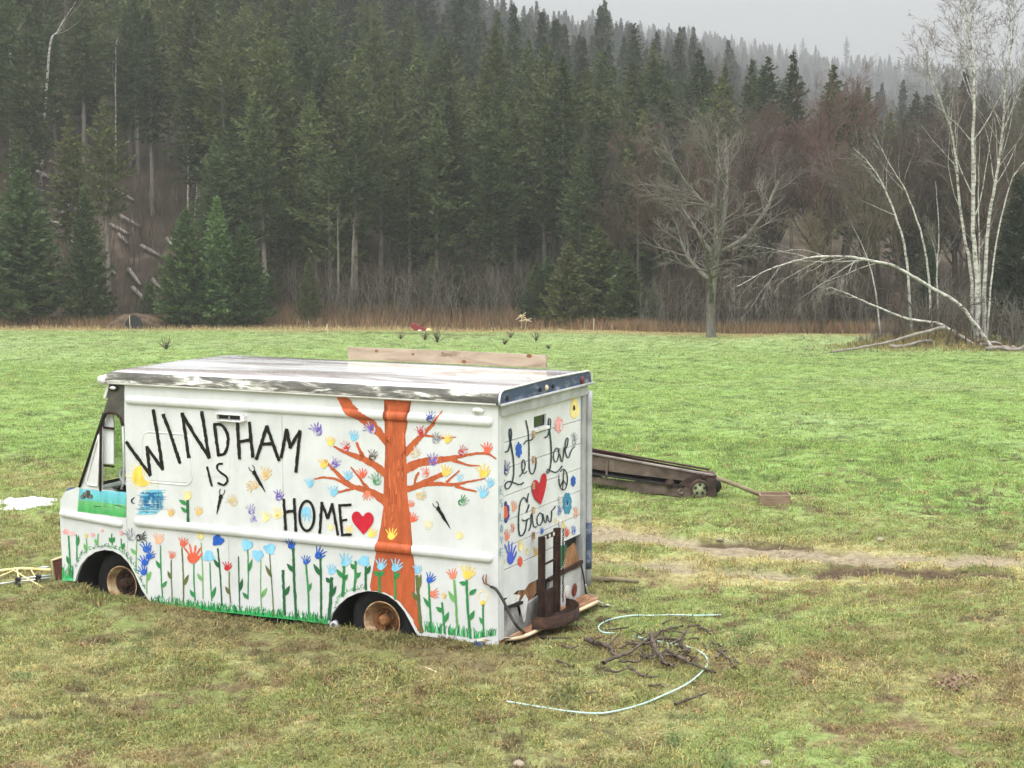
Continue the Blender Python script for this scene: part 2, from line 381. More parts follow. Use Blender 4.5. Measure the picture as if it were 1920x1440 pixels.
def make_grass():
    rg = np.random.default_rng(3); P = []; S = []
    for r0, r1, den, sc in ((8, 17, 300, 1.0), (17, 30, 120, 1.25), (30, 58, 50, 1.6), (58, 99, 16, 2.3)):
        n = int(.5 * .90 * (r1 ** 2 - r0 ** 2) * den); r = np.sqrt(rg.uniform(r0 ** 2, r1 ** 2, n)); th = rg.uniform(-.45, .45, n)
        P.append(np.stack([r * np.sin(th), r * np.cos(th)], 1)); S.append(np.full(n, sc))
    P = np.concatenate(P); S = np.concatenate(S); x, y = P[:, 0], P[:, 1]; a, b = van_ab(x, y)
    nr = (y < 45); rm = np.zeros(len(x)); rm[nr] = np.maximum(rutmask(x[nr], y[nr]), mudmask(x[nr], y[nr]))
    u = x / y * 3; keep = (rg.random(len(x)) > np.minimum(rm * 1.15, .98)) & ~((b > .03) & (b < 2.1) & (a > 0) & (a < 5.2)) & (y < edge_y(u) + 2)
    worn = np.exp(-((b + .4) / .5) ** 2) * ((a > -.3) & (a < 5.6)); keep &= rg.random(len(x)) > worn * .45
    tb = fbm(x / .8, y / .8, 21); keep &= rg.random(len(x)) > sst(.58, .68, tb) * .6
    x, y, S = x[keep], y[keep], S[keep]
    ea = rg.uniform(-.15, 5.35, 1500); eb = -np.abs(rg.normal(.03, .07, 1500)) - .01; q = VAN_O[None, :2] + AX[None, :2] * ea[:, None] + BX[None, :2] * eb[:, None]      # longer grass that grows up against the van and its wheels
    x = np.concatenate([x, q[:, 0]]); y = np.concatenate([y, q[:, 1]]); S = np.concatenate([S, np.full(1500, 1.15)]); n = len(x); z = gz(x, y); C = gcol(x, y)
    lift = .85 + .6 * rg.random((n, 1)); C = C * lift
    dead = rg.random(n) < .13 * sst(30, 15, y) + .03; C[dead] = np.array([.34, .28, .15]) * rg.uniform(.7, 1.15, (dead.sum(), 1))
    idx = rg.choice(5, n, p=[.34, .3, .14, .17, .05]); clump = .65 + .9 * fbm(x / .6, y / .6, 41); sc = S * clump * rg.uniform(.7, 1.25, n)
    rot = np.stack([rg.normal(0, .12, n), rg.normal(0, .12, n), rg.uniform(0, 6.283, n)], 1)
    hz = rg.uniform(.7, 1.2, n) * np.where(S > 2, .5, np.where(S > 1.5, .62, 1))
    scatter('grass', np.stack([x, y, z], 1), idx, rot, np.stack([sc, sc, sc * hz], 1), C, tcoll, 'short spring grass and moss covering the field', 'grass')
make_grass()

# ================================================================== TREES
def foliage(name, c0, c1, c2, hue=.0):
    """needles or twigs: colour varies through the crown and from tree to tree"""
    m, t, b = _nodes(name); out = t.nodes['Material Output']
    n = noise(t, .45, 4, .6); r = ramp(t, [(.32, c0), (.52, c1), (.7, c2)]); t.links.new(n.outputs[0], r.inputs[0])
    oi = t.nodes.new('ShaderNodeObjectInfo'); mr = t.nodes.new('ShaderNodeMapRange'); mr.inputs['To Min'].default_value = .60; mr.inputs['To Max'].default_value = 1.45
    t.links.new(oi.outputs['Random'], mr.inputs['Value']); hs = t.nodes.new('ShaderNodeHueSaturation'); t.links.new(r.outputs[0], hs.inputs['Color']); t.links.new(mr.outputs[0], hs.inputs['Value'])
    m2 = t.nodes.new('ShaderNodeMath'); m2.operation = 'MULTIPLY'; m2.inputs[1].default_value = 7.31; m3 = t.nodes.new('ShaderNodeMath'); m3.operation = 'FRACT'
    t.links.new(oi.outputs['Random'], m2.inputs[0]); t.links.new(m2.outputs[0], m3.inputs[0])
    mh = t.nodes.new('ShaderNodeMapRange'); mh.inputs['To Min'].default_value = .470; mh.inputs['To Max'].default_value = .508; t.links.new(m3.outputs[0], mh.inputs['Value']); t.links.new(mh.outputs[0], hs.inputs['Hue'])
    hs.inputs['Saturation'].default_value = .88; t.links.new(hs.outputs[0], b.inputs['Base Color']); b.inputs['Roughness'].default_value = .75; b.inputs['Specular IOR Level'].default_value = .15
    tr = t.nodes.new('ShaderNodeBsdfTranslucent'); t.links.new(hs.outputs[0], tr.inputs[0]); ms = t.nodes.new('ShaderNodeMixShader'); ms.inputs[0].default_value = .22
    t.links.new(b.outputs[0], ms.inputs[1]); t.links.new(tr.outputs[0], ms.inputs[2]); t.links.new(ms.outputs[0], out.inputs[0]); return m
foliage('spruce_needles', (.034, .054, .020), (.054, .080, .028), (.082, .112, .040))
foliage('fir_needles', (.044, .090, .025), (.074, .136, .036), (.115, .18, .052))
foliage('pine_needles', (.058, .078, .023), (.086, .108, .033), (.120, .142, .046))
foliage('far_needles', (.028, .040, .026), (.042, .056, .032), (.060, .072, .040))
foliage('grey_twigs', (.14, .122, .10), (.19, .168, .138), (.25, .22, .18))
foliage('red_twigs', (.11, .062, .047), (.155, .088, .067), (.20, .115, .088))
foliage('brown_twigs', (.072, .050, .036), (.105, .075, .054), (.14, .10, .072))
foliage('olive_twigs', (.13, .115, .06), (.18, .155, .082), (.22, .19, .105))
foliage('purple_twigs', (.105, .085, .070), (.14, .115, .096), (.18, .148, .125))
mat('spruce_bark', [(.3, (.085, .070, .058)), (.7, (.25, .22, .195))], 5, .9, stretch=(1, 1, .25), bmp=.6)
mat('grey_bark', [(.3, (.07, .062, .05)), (.55, (.14, .13, .105)), (.75, (.24, .24, .20))], 4, .9, stretch=(1, 1, .3), bmp=.6)
mat('brown_bark', [(.3, (.04, .028, .021)), (.7, (.095, .07, .053))], 5, .9, stretch=(1, 1, .3), bmp=.5)
mat('dead_wood', [(.3, (.13, .11, .10)), (.7, (.33, .29, .26))], 4, .9, stretch=(1, 1, .4), bmp=.4)
# birch: white bark with dark bands and scars
m, t, b = _nodes('birch_bark'); n1 = noise(t, 3.2, 8, .8, stretch=(1, 1, 2.2)); r1 = ramp(t, [(.38, (.05, .04, .035)), (.47, (.30, .28, .25)), (.53, (.46, .44, .40)), (.7, (.62, .61, .58))])
t.links.new(n1.outputs[0], r1.inputs[0]); t.links.new(r1.outputs[0], b.inputs['Base Color']); b.inputs['Roughness'].default_value = .8

def crown_mesh(name, V, F): return nmesh(name, V, F)
def segs_mesh(S, n=3):
    """S: rows (p0xyz, p1xyz, r0, r1) -> one mesh of tapered n-sided tubes"""
    S = np.asarray(S, float); p0, p1, r0, r1 = S[:, :3], S[:, 3:6], S[:, 6], S[:, 7]; d = p1 - p0; d = d / np.maximum(np.linalg.norm(d, axis=1), 1e-9)[:, None]
    ref = np.where(np.abs(d[:, 2:3]) < .9, np.array([[0, 0, 1.]]), np.array([[1., 0, 0]])); x = np.cross(d, ref); x /= np.linalg.norm(x, axis=1)[:, None]; y = np.cross(d, x)
    k = np.arange(n) * 2 * np.pi / n; ring = x[:, None, :] * np.cos(k)[None, :, None] + y[:, None, :] * np.sin(k)[None, :, None]
    A = p0[:, None, :] + ring * r0[:, None, None]; B = p1[:, None, :] + ring * r1[:, None, None]; V = np.concatenate([A, B], 1).reshape(-1, 3)
    base = np.arange(len(S))[:, None] * 2 * n; i = np.arange(n); j = (i + 1) % n
    F = np.stack([base + i, base + j, base + n + j, base + n + i], 2).reshape(-1, 4); return V, F
def conifer(seed, H, z0, rad, gap=.34, nb=6, droop=.35, tw=.11, low=.25, irregular=0.0, plate=1.0, rise=.15):
    """trunk + crown of needle sprays: whorls of branches, each with side twigs that are small leaf-sized kites"""
    g = np.random.default_rng(seed); V = []; n_ = 0; S = []
    lean = g.normal(0, .008, 2)
    zs = np.linspace(0, H, 9); tr = []
    rb = .011 * H + .03
    for i in range(8):
        a, c = zs[i], zs[i + 1]; tr.append([lean[0] * a, lean[1] * a, a - (.4 if i == 0 else 0), lean[0] * c, lean[1] * c, c, rb * (1 - a / H) ** .8 + .012, rb * (1 - c / H) ** .8 + .012])
    z = z0
    while z < H - .1:
        t = (z - z0) / (H - z0); env = rad * min(1, (.55 + .45 * t / low) if t < low else 1) * (1 - t) ** .72
        env = max(env, .15); k = nb if t < .85 else max(5, nb - 2); off = g.uniform(0, 6.28)
        for q in range(k):
            if g.random() < irregular * .4: continue
            az = off + q * 6.283 / k + g.normal(0, .2); L = env * g.uniform(.66, 1.10) * (1 + irregular * g.normal(0, .3)); L = max(L, .18)
            h = np.array([math.cos(az), math.sin(az), 0]); side = np.array([-h[1], h[0], 0]); zz = z + g.normal(0, .10); c0 = np.array([lean[0] * z, lean[1] * z, zz])
            nt_ = max(4, int(L / (tw * .62))); dr = droop * (1.2 - .9 * t) * g.uniform(.5, 1.5); up_ = plate * g.uniform(.15, .75)
            for sg in (-1, 1):
                ss = np.clip(g.uniform(.05, 1, nt_) ** .8, .05, 1); P = np.outer(ss * L, h) + c0; P[:, 2] += L * (rise * ss - dr * ss ** 2 + .30 * ss ** 4)
                l = (.15 + .26 * L * (1 - ss * .6)) * g.uniform(.6, 1.25, nt_); l = np.minimum(l, .62); an = g.uniform(.15, 1.15, nt_) * sg
                D = np.cos(an)[:, None] * h + np.sin(an)[:, None] * side; D[:, 2] += up_ + g.normal(-.12, .34, nt_); D /= np.linalg.norm(D, axis=1)[:, None]
                W = np.cross(D, g.normal(0, 1, (nt_, 3))); W /= np.linalg.norm(W, axis=1)[:, None]; W *= (tw * g.uniform(.28, .52, nt_))[:, None]
                M = P + D * (l * .4)[:, None]; T = P + D * l[:, None]; V.append(np.stack([P, M + W, T, M - W], 1).reshape(-1, 3))
            S.append([*c0, *(c0 + h * L * .8 + np.array([0, 0, L * .8 * (rise - dr * .8)])), .012 + .008 * L, .004])
        nk = int(5 + 7 * env); a_ = g.uniform(0, 6.283, nk); rr = env * .55 * np.sqrt(g.random(nk)); P = np.stack([lean[0] * z + rr * np.cos(a_), lean[1] * z + rr * np.sin(a_), z + g.uniform(-.25, .25, nk)], 1)      # the dense inside of the crown
        D = g.normal(0, 1, (nk, 3)); D /= np.linalg.norm(D, axis=1)[:, None]; W = np.cross(D, g.normal(0, 1, (nk, 3))); W /= np.linalg.norm(W, axis=1)[:, None]; W *= tw * .8; V.append(np.stack([P - D * tw * 1.4, P + W, P + D * tw * 1.4, P - W], 1).reshape(-1, 3))
        z += gap * g.uniform(.75, 1.25) * (1 - .35 * t)
    top = np.array([lean[0] * H, lean[1] * H, H]); 
    for k in range(5):
        az = k * 1.257; D = np.array([math.cos(az) * .1, math.sin(az) * .1, .3]); P = top - [0, 0, .25]; W = np.array([-math.sin(az), math.cos(az), 0]) * .04; V.append(np.array([P, P + D * .5 + W, P + D * 1.5, P + D * .5 - W]))
    # dead stubs under the crown
    for k in range(int((z0 - 1) * 2.2)):
        zz = g.uniform(1, z0); az = g.uniform(0, 6.28); L = g.uniform(.3, 1.0); p = np.array([lean[0] * zz, lean[1] * zz, zz]); S.append([*p, *(p + np.array([math.cos(az) * L, math.sin(az) * L, g.uniform(-.3, .1) * L])), .012, .003])
    V = np.concatenate(V); F = np.arange(len(V)).reshape(-1, 4)
    tv, tf = segs_mesh(tr, 7); sv, sf = segs_mesh(S, 3)
    return nmesh('trunk', np.concatenate([tv, sv]), [tf, sf + len(tv)]), nmesh('crown', V, F)
FORK = [.38]
def grow(g, p, d, L, r, lv, P, out):
    """one limb and, from it, its branches; rows go to out[level]"""
    ns, wig, trop, nch, ang, lf, rf = P[lv]; pts = [p]; ds = []; rs = [r]
    for i in range(ns):
        d = d + g.normal(0, wig, 3) + np.array([0, 0, trop]); d = d / np.linalg.norm(d); q = p + d * L / ns; r2 = max(r * (1 - .78 * (i + 1) / ns), .004); out[lv].append([*p, *q, rs[-1], r2]); p = q; pts.append(q); ds.append(d); rs.append(r2)
    if lv + 1 >= len(P): return
    for k in range(nch):
        f0 = .25 if lv else FORK[0]; f = f0 + (1 - f0) * (k + g.random()) / nch; i = min(int(f * ns), ns - 1); b = pts[i] + (pts[i + 1] - pts[i]) * (f * ns - i); dd = ds[i]
        x = np.cross(dd, [0.3, .2, 1.]); x /= np.linalg.norm(x); y = np.cross(dd, x); az = g.uniform(0, 6.283); a = ang * g.uniform(.6, 1.35)
        nd = dd * math.cos(a) + (x * math.cos(az) + y * math.sin(az)) * math.sin(a); grow(g, b, nd, L * lf * g.uniform(.6, 1.2) * (1.15 - .5 * f), min(rs[i] * .75, r * rf), lv + 1, P, out)
def bare(seed, H, r, P, split=2, stems=1, spread=.1, fork=.38):
    FORK[0] = fork
    g = np.random.default_rng(seed); out = [[] for _ in P]
    for k in range(stems):
        a = 6.283 * k / stems + g.uniform(0, 1); d = np.array([math.cos(a) * spread, math.sin(a) * spread, 1.]); grow(g, np.array([math.cos(a) * r * (stems > 1), math.sin(a) * r * (stems > 1), -.3]), d / np.linalg.norm(d), H * g.uniform(.85, 1.1), r, 0, P, out)
    big = [s for o in out[:split] for s in o]; fine = [s for o in out[split:] for s in o]
    a, b = segs_mesh(big, 6), segs_mesh(fine, 3); return nmesh('trunk', *a), nmesh('crown', *b)

def tree(name, meshes, mats, loc, rz, sc, label, cat='tree', group=None, tilt=(0, 0)):
    e = empty(name, loc, rz); e.scale = sc if hasattr(sc, '__len__') else (sc,) * 3; e.rotation_euler = (tilt[0], tilt[1], rz)
    for nm, me, mt in zip(('trunk', 'crown'), meshes, mats):
        if not me.materials: me.materials.append(MATS[mt])
        o = bpy.data.objects.new(nm, me); scene.collection.objects.link(o); o.parent = e
        if me.materials[0].name != mt: o.material_slots[0].link = 'OBJECT'; o.material_slots[0].material = MATS[mt]
    return tag(e, label, cat, group)

SPR = [conifer(10 + i, H, z0, rad, gap=.40, nb=7, tw=.155, irregular=.35, droop=.40, low=.3) for i, (H, z0, rad) in enumerate([(14, 4.6, 2.7), (13, 3.6, 2.9), (15, 5.6, 2.5), (12.5, 3.2, 2.8), (14.5, 6.2, 2.6), (12, 2.6, 2.6)])]
PIN = [conifer(30 + i, H, z0, rad, gap=.48, nb=6, tw=.145, irregular=.6, droop=.15, low=.5, rise=.26, plate=1.2) for i, (H, z0, rad) in enumerate([(14, 5.5, 3.0), (15, 7, 2.8), (12.5, 4.5, 3.1)])]
FIR = [conifer(50 + i, H, .3, rad, gap=.22, nb=9, tw=.13, droop=.22, low=.06, rise=.22) for i, (H, rad) in enumerate([(7.2, 2.25), (7.6, 1.8), (6.4, 2.05)])]
FARC = [conifer(70 + i, H, z0, rad, gap=.66, nb=6, tw=.34, irregular=.35, droop=.38) for i, (H, z0, rad) in enumerate([(15, 3, 2.9), (16, 4, 2.6), (13, 2.5, 2.8)])]
SH = [14, 13, 15, 12.5, 14.5, 12]; PH = [14, 15, 12.5]
def gpt(x, y, dz=0): return (float(x), float(y), float(gz(np.array([x]), np.array([y]))[0]) + dz)
def pxx(px, Y): return (px - 960) / FPX * Y * 1.0 * (1 / _cp) * _cp ** 2 if False else float(at(px, 415, Y)[0])

# --- the stand of tall conifers along and behind the field's far edge
def in_birch_gap(u): return np.where(u < .3, 0, np.where(u < .38, .35, np.where(u < .45, .6, .84)))     # thinner at the right, where bare trees stand
rg = random.Random(11); spots = []
Y = 97.5
while Y < 215:
    step = 2.8 + (Y - 97) * .04; x0, x1 = -1.42 * Y / 3, 1.38 * Y / 3; x = x0 + rg.random() * 3
    while x < x1:
        jx, jy = x + rg.uniform(-1.3, 1.3), Y + rg.uniform(-1.7, 1.7); u = jx / jy * 3
        opening = (-1.05 < u < -.62) and 97 < jy < 126          # the logged slope at the left
        if jy > edge_y(u) + 3.2 and rg.random() > float(in_birch_gap(u)) and not (opening and rg.random() < .9) and not (u > .2 and jy < 99): spots.append((jx, jy, u))
        x += (2.65 + (Y - 97) * .035) * rg.uniform(.75, 1.3)
    Y += step
spots.sort(key=lambda s: s[1] + (1000 if not -1.12 < s[2] < 1.1 else 0)); NEAR = 290
for k, (x, y, u) in enumerate(spots[:NEAR]):
    pine = rg.random() < (.22 if u < -.3 else .12); i = rg.randrange(3 if pine else 6)
    if not pine and y < 103: i = rg.choice((0, 2, 4)) if -.58 < u < .26 else rg.choice((1, 3, 5))
    sc = rg.uniform(.80, 1.12) * (.84 if y < 101 else .93 if y < 108 else 1.05)
    mt = 'pine_needles' if (pine or rg.random() < .3) else 'spruce_needles'
    tree('pine_tree' if pine else 'spruce_tree', (PIN if pine else SPR)[i], ('spruce_bark', mt), gpt(x, y), rg.uniform(0, 6.28), (sc * 1.06, sc * 1.06, sc * rg.uniform(.94, 1.1)),
         'tall pine with a bare trunk and loose crown in the dense wood' if pine else 'tall dark spruce with a bare lower trunk in the dense wood', 'tree', 'pines in the wood' if pine else 'spruces in the wood', (rg.gauss(0, .012), rg.gauss(0, .012)))
# --- the rest of the wood, up the hill and into the mist: nobody could count it
ncoll = bpy.data.collections.new('far_tree_sources')
for i, (a, c) in enumerate(FARC):
    me = bpy.data.meshes.new('far_tree'); bm = bmesh.new(); bm.from_mesh(a); na = len(bm.faces); bm.from_mesh(c); bm.faces.ensure_lookup_table()
    for f in bm.faces[na:]: f.material_index = 1
    bm.to_mesh(me); bm.free(); me.materials.append(MATS['spruce_bark']); me.materials.append(MATS['far_needles']); ncoll.objects.link(bpy.data.objects.new('far_tree_%d' % i, me))
PB = [(6, .05, .05, 7, .65, .5, .5), (5, .10, .04, 7, .6, .5, .5), (4, .14, .03, 6, .6, .5, .5), (3, .18, .03, 0, .6, .5, .5)]
far_bare = bare(91, 12, .13, [(6, .06, .05, 9, .6, .42, .5), (4, .10, .06, 7, .6, .5, .5), (3, .14, .05, 5, .6, .55, .6), (2, .2, .03, 0, .6, .5, .5)], split=2)
me = bpy.data.meshes.new('far_bare_tree'); bm = bmesh.new(); bm.from_mesh(far_bare[0]); bm.from_mesh(far_bare[1]); bm.to_mesh(me); bm.free(); me.materials.append(MATS['purple_twigs']); ncoll.objects.link(bpy.data.objects.new('far_tree_9', me))
rest = [s[:2] for s in spots[NEAR:]]; g = np.random.default_rng(8)
n = 10500; yy = g.uniform(195 ** 1.4, 1650 ** 1.4, n) ** (1 / 1.4); xx = g.uniform(-1.45, 1.4, n) * yy / 3; PF = np.concatenate([np.array(rest).reshape(-1, 2), np.stack([xx, yy], 1)]); n = len(PF)
uu = PF[:, 0] / PF[:, 1] * 3; leafless = g.random(n) < np.interp(uu, [-1, 0, .4, 1], [.06, .10, .35, .45]); idx = np.where(leafless, 3, g.integers(0, 3, n)); sc = g.uniform(.75, 1.25, n) * np.where(leafless, .95, 1) * np.interp(PF[:, 1], [200, 700, 1500], [1, 1.25, 1.7])
scatter('hillside_forest', np.stack([PF[:, 0], PF[:, 1], gz(PF[:, 0], PF[:, 1]) - .2], 1), idx, np.stack([0 * sc, 0 * sc, g.uniform(0, 6.28, n)], 1), np.stack([sc, sc, sc * g.uniform(.9, 1.15, n)], 1), np.ones((n, 3)), ncoll, 'misty conifer forest covering the hillside behind', 'forest')

# --- trees that stand out against the mist, high on the slope
def foot(px, py_top, Y, H):            # a tree of height H whose top shows at that pixel; its foot meets the ground there
    return at(px, py_top, Y)
for px, ytop, Y, mi, lab in ((1490, 98, 118, 0, 'dark pointed spruce rising alone against the mist'), (1402, 118, 118, 3, 'dark spruce top with open branches left of the lone one'), (1362, 122, 122, 5, 'thin spruce top beside the open-branched one against the mist')):
    p = at(px, ytop, Y); gr = gpt(p[0], Y); s = (p[2] - gr[2]) / SH[mi]; tree('spruce_tree', SPR[mi], ('spruce_bark', 'spruce_needles'), gr, .7 * px, (.85, .85, s), lab, 'tree')
for px, ytop, Y, lab in ((1588, 68, 1450, 'big grey pine fading in the mist on the ridge'), (1505, 70, 1560, 'pale pine almost lost in the mist left of the big grey one'), (1545, 105, 1420, 'short misty pine close beside the big grey one'), (1165, 38, 900, 'pale misty spruce above the centre of the wood'), (1110, 18, 800, 'pale spruce, right one of a pair in the mist'), (1050, 28, 780, 'pale spruce, left one of a pair in the mist'), (1340, 62, 1250, 'faint misty spruce over the right end of the wood'), (1300, 72, 1280, 'faint round-topped tree left of the faint misty spruce')):
    p = at(px, ytop, Y); gr = gpt(p[0], Y); s = (p[2] - gr[2]); i = 0 if px != 1588 else 1
    tree('pine_tree' if 'pine' in lab else 'spruce_tree', PIN[i] if 'pine' in lab else SPR[3], ('spruce_bark', 'far_needles'), gr, px * .3, (2.0, 2.0, s / (14 if 'pine' in lab else 12.5) if i == 0 else s / 15), lab, 'tree')

# --- young firs at the field's edge
for px, base, top, i, wd, lab in ((352, 606, 392, 0, 1.0, 'bushy young fir, left and widest of three at the field edge'), (412, 602, 372, 1, .9, 'tallest slim young fir standing between two bushier ones'), (461, 607, 420, 2, 1.0, 'bushy young fir, right one of three at the field edge'), (580, 560, 484, 2, .7, 'small light green fir alone in the brown brush'), (165, 606, 352, 1, 1.25, 'loose fir beside the soil mound at the left'), (45, 604, 320, 0, 1.45, 'broad dark fir at the left margin of the photo')):
    Yf = 93.5 if px > 300 and px < 500 else 95.5; p = at(px, base, Yf); gr = gpt(p[0], Yf); h = (at(px, top, Yf)[2] - gr[2]); s = h / (7.2, 7.6, 6.4)[i]
    tree('fir_tree', FIR[i], ('spruce_bark', 'pine_needles' if px in (580,) else 'fir_needles' if px > 300 else 'spruce_needles'), gr, px * .7, (s * wd * (1 if px > 300 else .75), s * wd * (1 if px > 300 else .75), s), lab, 'tree')
rf = random.Random(21)
for k_ in range(26):
    u = rf.choice((rf.uniform(-.55, -.1), rf.uniform(-1.05, .3), rf.uniform(0, .32))); Yf = float(edge_y(u)) + rf.uniform(2, 7); s = rf.uniform(.25, .62)
    tree('fir_tree', FIR[rf.randrange(3)], ('spruce_bark', rf.choice(('spruce_needles', 'fir_needles', 'pine_needles'))), gpt(u * Yf / 3, Yf), rf.uniform(0, 6.28), (s * 1.1, s * 1.1, s), 'low young fir at the foot of the wood', 'tree', 'low firs at the foot of the wood')
for px, top, Yf, s, lab in ((1065, 455, 93, .9, 'light green pine with tufted branches right of the brush'), (1120, 425, 95, 1.0, 'slim pine behind the light green tufted one'), (1175, 470, 92, .9, 'pine with drooping branches left of the bare grey tree'), (1010, 500, 94, .6, 'low dark fir at the edge of the brown brush')):
    p = at(px, 600, Yf); gr = gpt(p[0], Yf); h = at(px, top, Yf)[2] - gr[2]; fr = px == 1010; k = FIR[1] if fr else PIN[2]; H = 7.6 if fr else 15
    tree('fir_tree' if fr else 'pine_tree', CON2[px % 2] if False else (k if fr else FIR[2]), ('spruce_bark', 'spruce_needles' if fr else 'pine_needles'), gr, px, ((h / (7.6 if fr else 6.4)) * s * 1.2, (h / (7.6 if fr else 6.4)) * s * 1.2, h / (7.6 if fr else 6.4)), lab, 'tree')
for px, top, Yf, wd, lab in ((1900, 330, 74, 1.2, 'dark hemlock behind the birch clump at the right margin'), (1740, 430, 73, .8, 'dark young hemlock between the leaning birches')):
    p = at(px, 600, Yf); gr = gpt(p[0], Yf); h = at(px, top, Yf)[2] - gr[2]; s = h / 7.6; tree('hemlock_tree', FIR[1], ('brown_bark', 'far_needles'), gr, px, (s * wd * .8, s * wd * .8, s), lab, 'tree')

# --- leafless trees at the right
PM = [(9, .06, .02, 11, .8, .66, .62), (7, .11, .05, 8, .7, .55, .55), (5, .16, .04, 7, .65, .5, .55), (4, .2, .03, 6, .6, .5, .6), (3, .22, .02, 0, .5, .5, .5)]
PT = [(8, .05, .05, 15, .6, .48, .5), (6, .10, .07, 9, .6, .5, .55), (4, .14, .05, 8, .6, .5, .55), (3, .18, .03, 4, .5, .6, .6), (2, .2, .02, 0, .5, .5, .5)]
MAP = [bare(201 + i, 9.5, .13, PT, split=2) for i in range(4)]
BIG = bare(222, 8.2, .21, PM, split=2, fork=.2)
for px, base, top, Yf, i, mt, sx, lab in ((1335, 612, 205, 80, 9, 'grey_twigs', 1.25, 'large leafless tree with lichen-grey forked trunk at the field edge'),
        (1560, 600, 175, 101, 0, 'red_twigs', 1.1, 'leafless maple with the reddest twigs, behind the fallen birch'), (1650, 600, 165, 104, 1, 'red_twigs', 1.0, 'leafless tree with rusty red twigs right of the reddest maple'), (1500, 600, 230, 97, 2, 'red_twigs', .9, 'small red-twigged tree close right of the large grey one'),
        (1255, 600, 270, 92, 1, 'red_twigs', .8, 'red-twigged tree close left of the large grey one'), (1610, 600, 320, 88, 0, 'olive_twigs', 1.25, 'broad olive-grey shrubby tree before the red maples'), (1540, 600, 380, 86, 1, 'olive_twigs', 1.2, 'low olive-grey bush left of the broad shrubby one'), (1725, 600, 200, 96, 2, 'brown_twigs', 1.1, 'brown leafless tree behind the leaning birches'),
        (1790, 600, 190, 98, 0, 'purple_twigs', 1.0, 'purplish leafless tree behind the birch clump'), (1890, 600, 150, 97, 1, 'purple_twigs', 1.0, 'purplish leafless tree at the right margin of the photo'), (1440, 600, 300, 99, 2, 'brown_twigs', 1.0, 'brown leafless tree behind the large grey one'), (1150, 600, 270, 99, 2, 'grey_twigs', .8, 'grey leafless tree before the dark conifers'),
        (1690, 600, 260, 90, 1, 'brown_twigs', 1.0, 'brown leafless tree above the fallen birch arch'), (1380, 600, 330, 90, 0, 'brown_twigs', .9, 'brown twiggy tree behind the trunk of the large grey one'), (1850, 600, 260, 90, 2, 'brown_twigs', 1.1, 'brown leafless tree right behind the tallest birch')):
    p = at(px, base, Yf); gr = gpt(p[0], Yf); h = at(px, top, Yf)[2] - gr[2]; me = BIG if i == 9 else MAP[i]; H = 11.0 if i == 9 else 10.6; s = h / H
    tree('bare_tree', me, ('grey_bark' if i == 9 or 'grey' in mt else 'brown_bark', mt), gr, px * 1.7 if i != 9 else 2.2, (s * sx, s * sx, s), lab, 'tree')

rb = random.Random(77)
for k in range(56):
    u = rb.uniform(.20, 1.08); Yf = rb.uniform(92, 128); x = u * Yf / 3; sc = rb.uniform(.75, 1.15); mt = rb.choice(['red_twigs', 'brown_twigs', 'brown_twigs', 'purple_twigs', 'purple_twigs', 'grey_twigs'] if u > .45 else ['brown_twigs', 'grey_twigs', 'red_twigs'])
    tree('bare_tree', MAP[rb.randrange(4)], ('brown_bark', mt), gpt(x, Yf), rb.uniform(0, 6.28), (sc * 1.2, sc * 1.2, sc), 'leafless tree in the brown thicket at the right of the wood', 'tree', 'leafless trees of the right thicket')
# --- birches: trunk lines read from the photograph, at their own distance
def birch(name, pts, Yb, r, lab, tw=True, seed=1, cat='tree', dens=1.0, droop=0.0, m='birch_bark', twig='purple_twigs', dy=None):
    g = np.random.default_rng(seed); P = [at(a, b, Yb + (dy[i] if dy else 0)) for i, (a, b) in enumerate(pts)]; base = np.array(gpt(P[0][0], P[0][1])) if tw is not None else P[0]
    if tw is not None: P[0] = base - np.array([0, 0, .2])
    Q = smoothline(P, 6); L = sum(np.linalg.norm(Q[i + 1] - Q[i]) for i in range(len(Q) - 1)); S = []; T = []; n = len(Q)
    Q = [q + g.normal(0, .012, 3) for q in Q]
    for i in range(n - 1): S.append([*(Q[i] - base), *(Q[i + 1] - base), r * (1 - .85 * i / n), r * (1 - .85 * (i + 1) / n)])
    out = [[], [], [], []]
    PR = [(6, .10, .06 - droop, 5, .5, .45, .55), (5, .14, .03 - droop * 1.5, 5, .5, .5, .5), (4, .16, -.02 - droop, 4, .5, .5, .5), (3, .2, -.06, 0, .5, .5, .5)]
    for k in range(int((17 if tw else 3) * dens)):
        f = g.uniform(.38, 1.0) if tw else g.uniform(.55, 1); i = min(int(f * (n - 1)), n - 2); d = (Q[i + 1] - Q[i]); d /= np.linalg.norm(d); a = g.uniform(0, 6.28)
        x = np.cross(d, [.2, .1, 1.]); x /= np.linalg.norm(x); y = np.cross(d, x); ang = g.uniform(.35, .75); nd = d * math.cos(ang) + (x * math.cos(a) + y * math.sin(a)) * math.sin(ang)
        grow(g, Q[i] - base, nd, L * (.30 if tw else .16) * (1.35 - f) * g.uniform(.7, 1.2), r * .3 * (1.2 - f), 0, PR, out)
    e = empty(name, base); v, f_ = segs_mesh(S + out[0], 7); o = link('trunk', nmesh('trunk', v, f_), m, e, True)
    fine = out[1] + out[2] + out[3]
    if fine: v, f_ = segs_mesh(fine, 3); link('crown', nmesh('crown', v, f_), twig, e)
    return tag(e, lab, cat)
def c3(*pts): return [(1120 + x / 2.0575, y / 2.0575) for x, y in pts]
birch('birch_tree', c3((1462, 1330), (1465, 1100), (1452, 900), (1450, 600), (1452, 300), (1432, 120), (1420, 5)), 65.5, .125, 'tallest white birch of the clump on the mound', seed=3, dens=1.9)
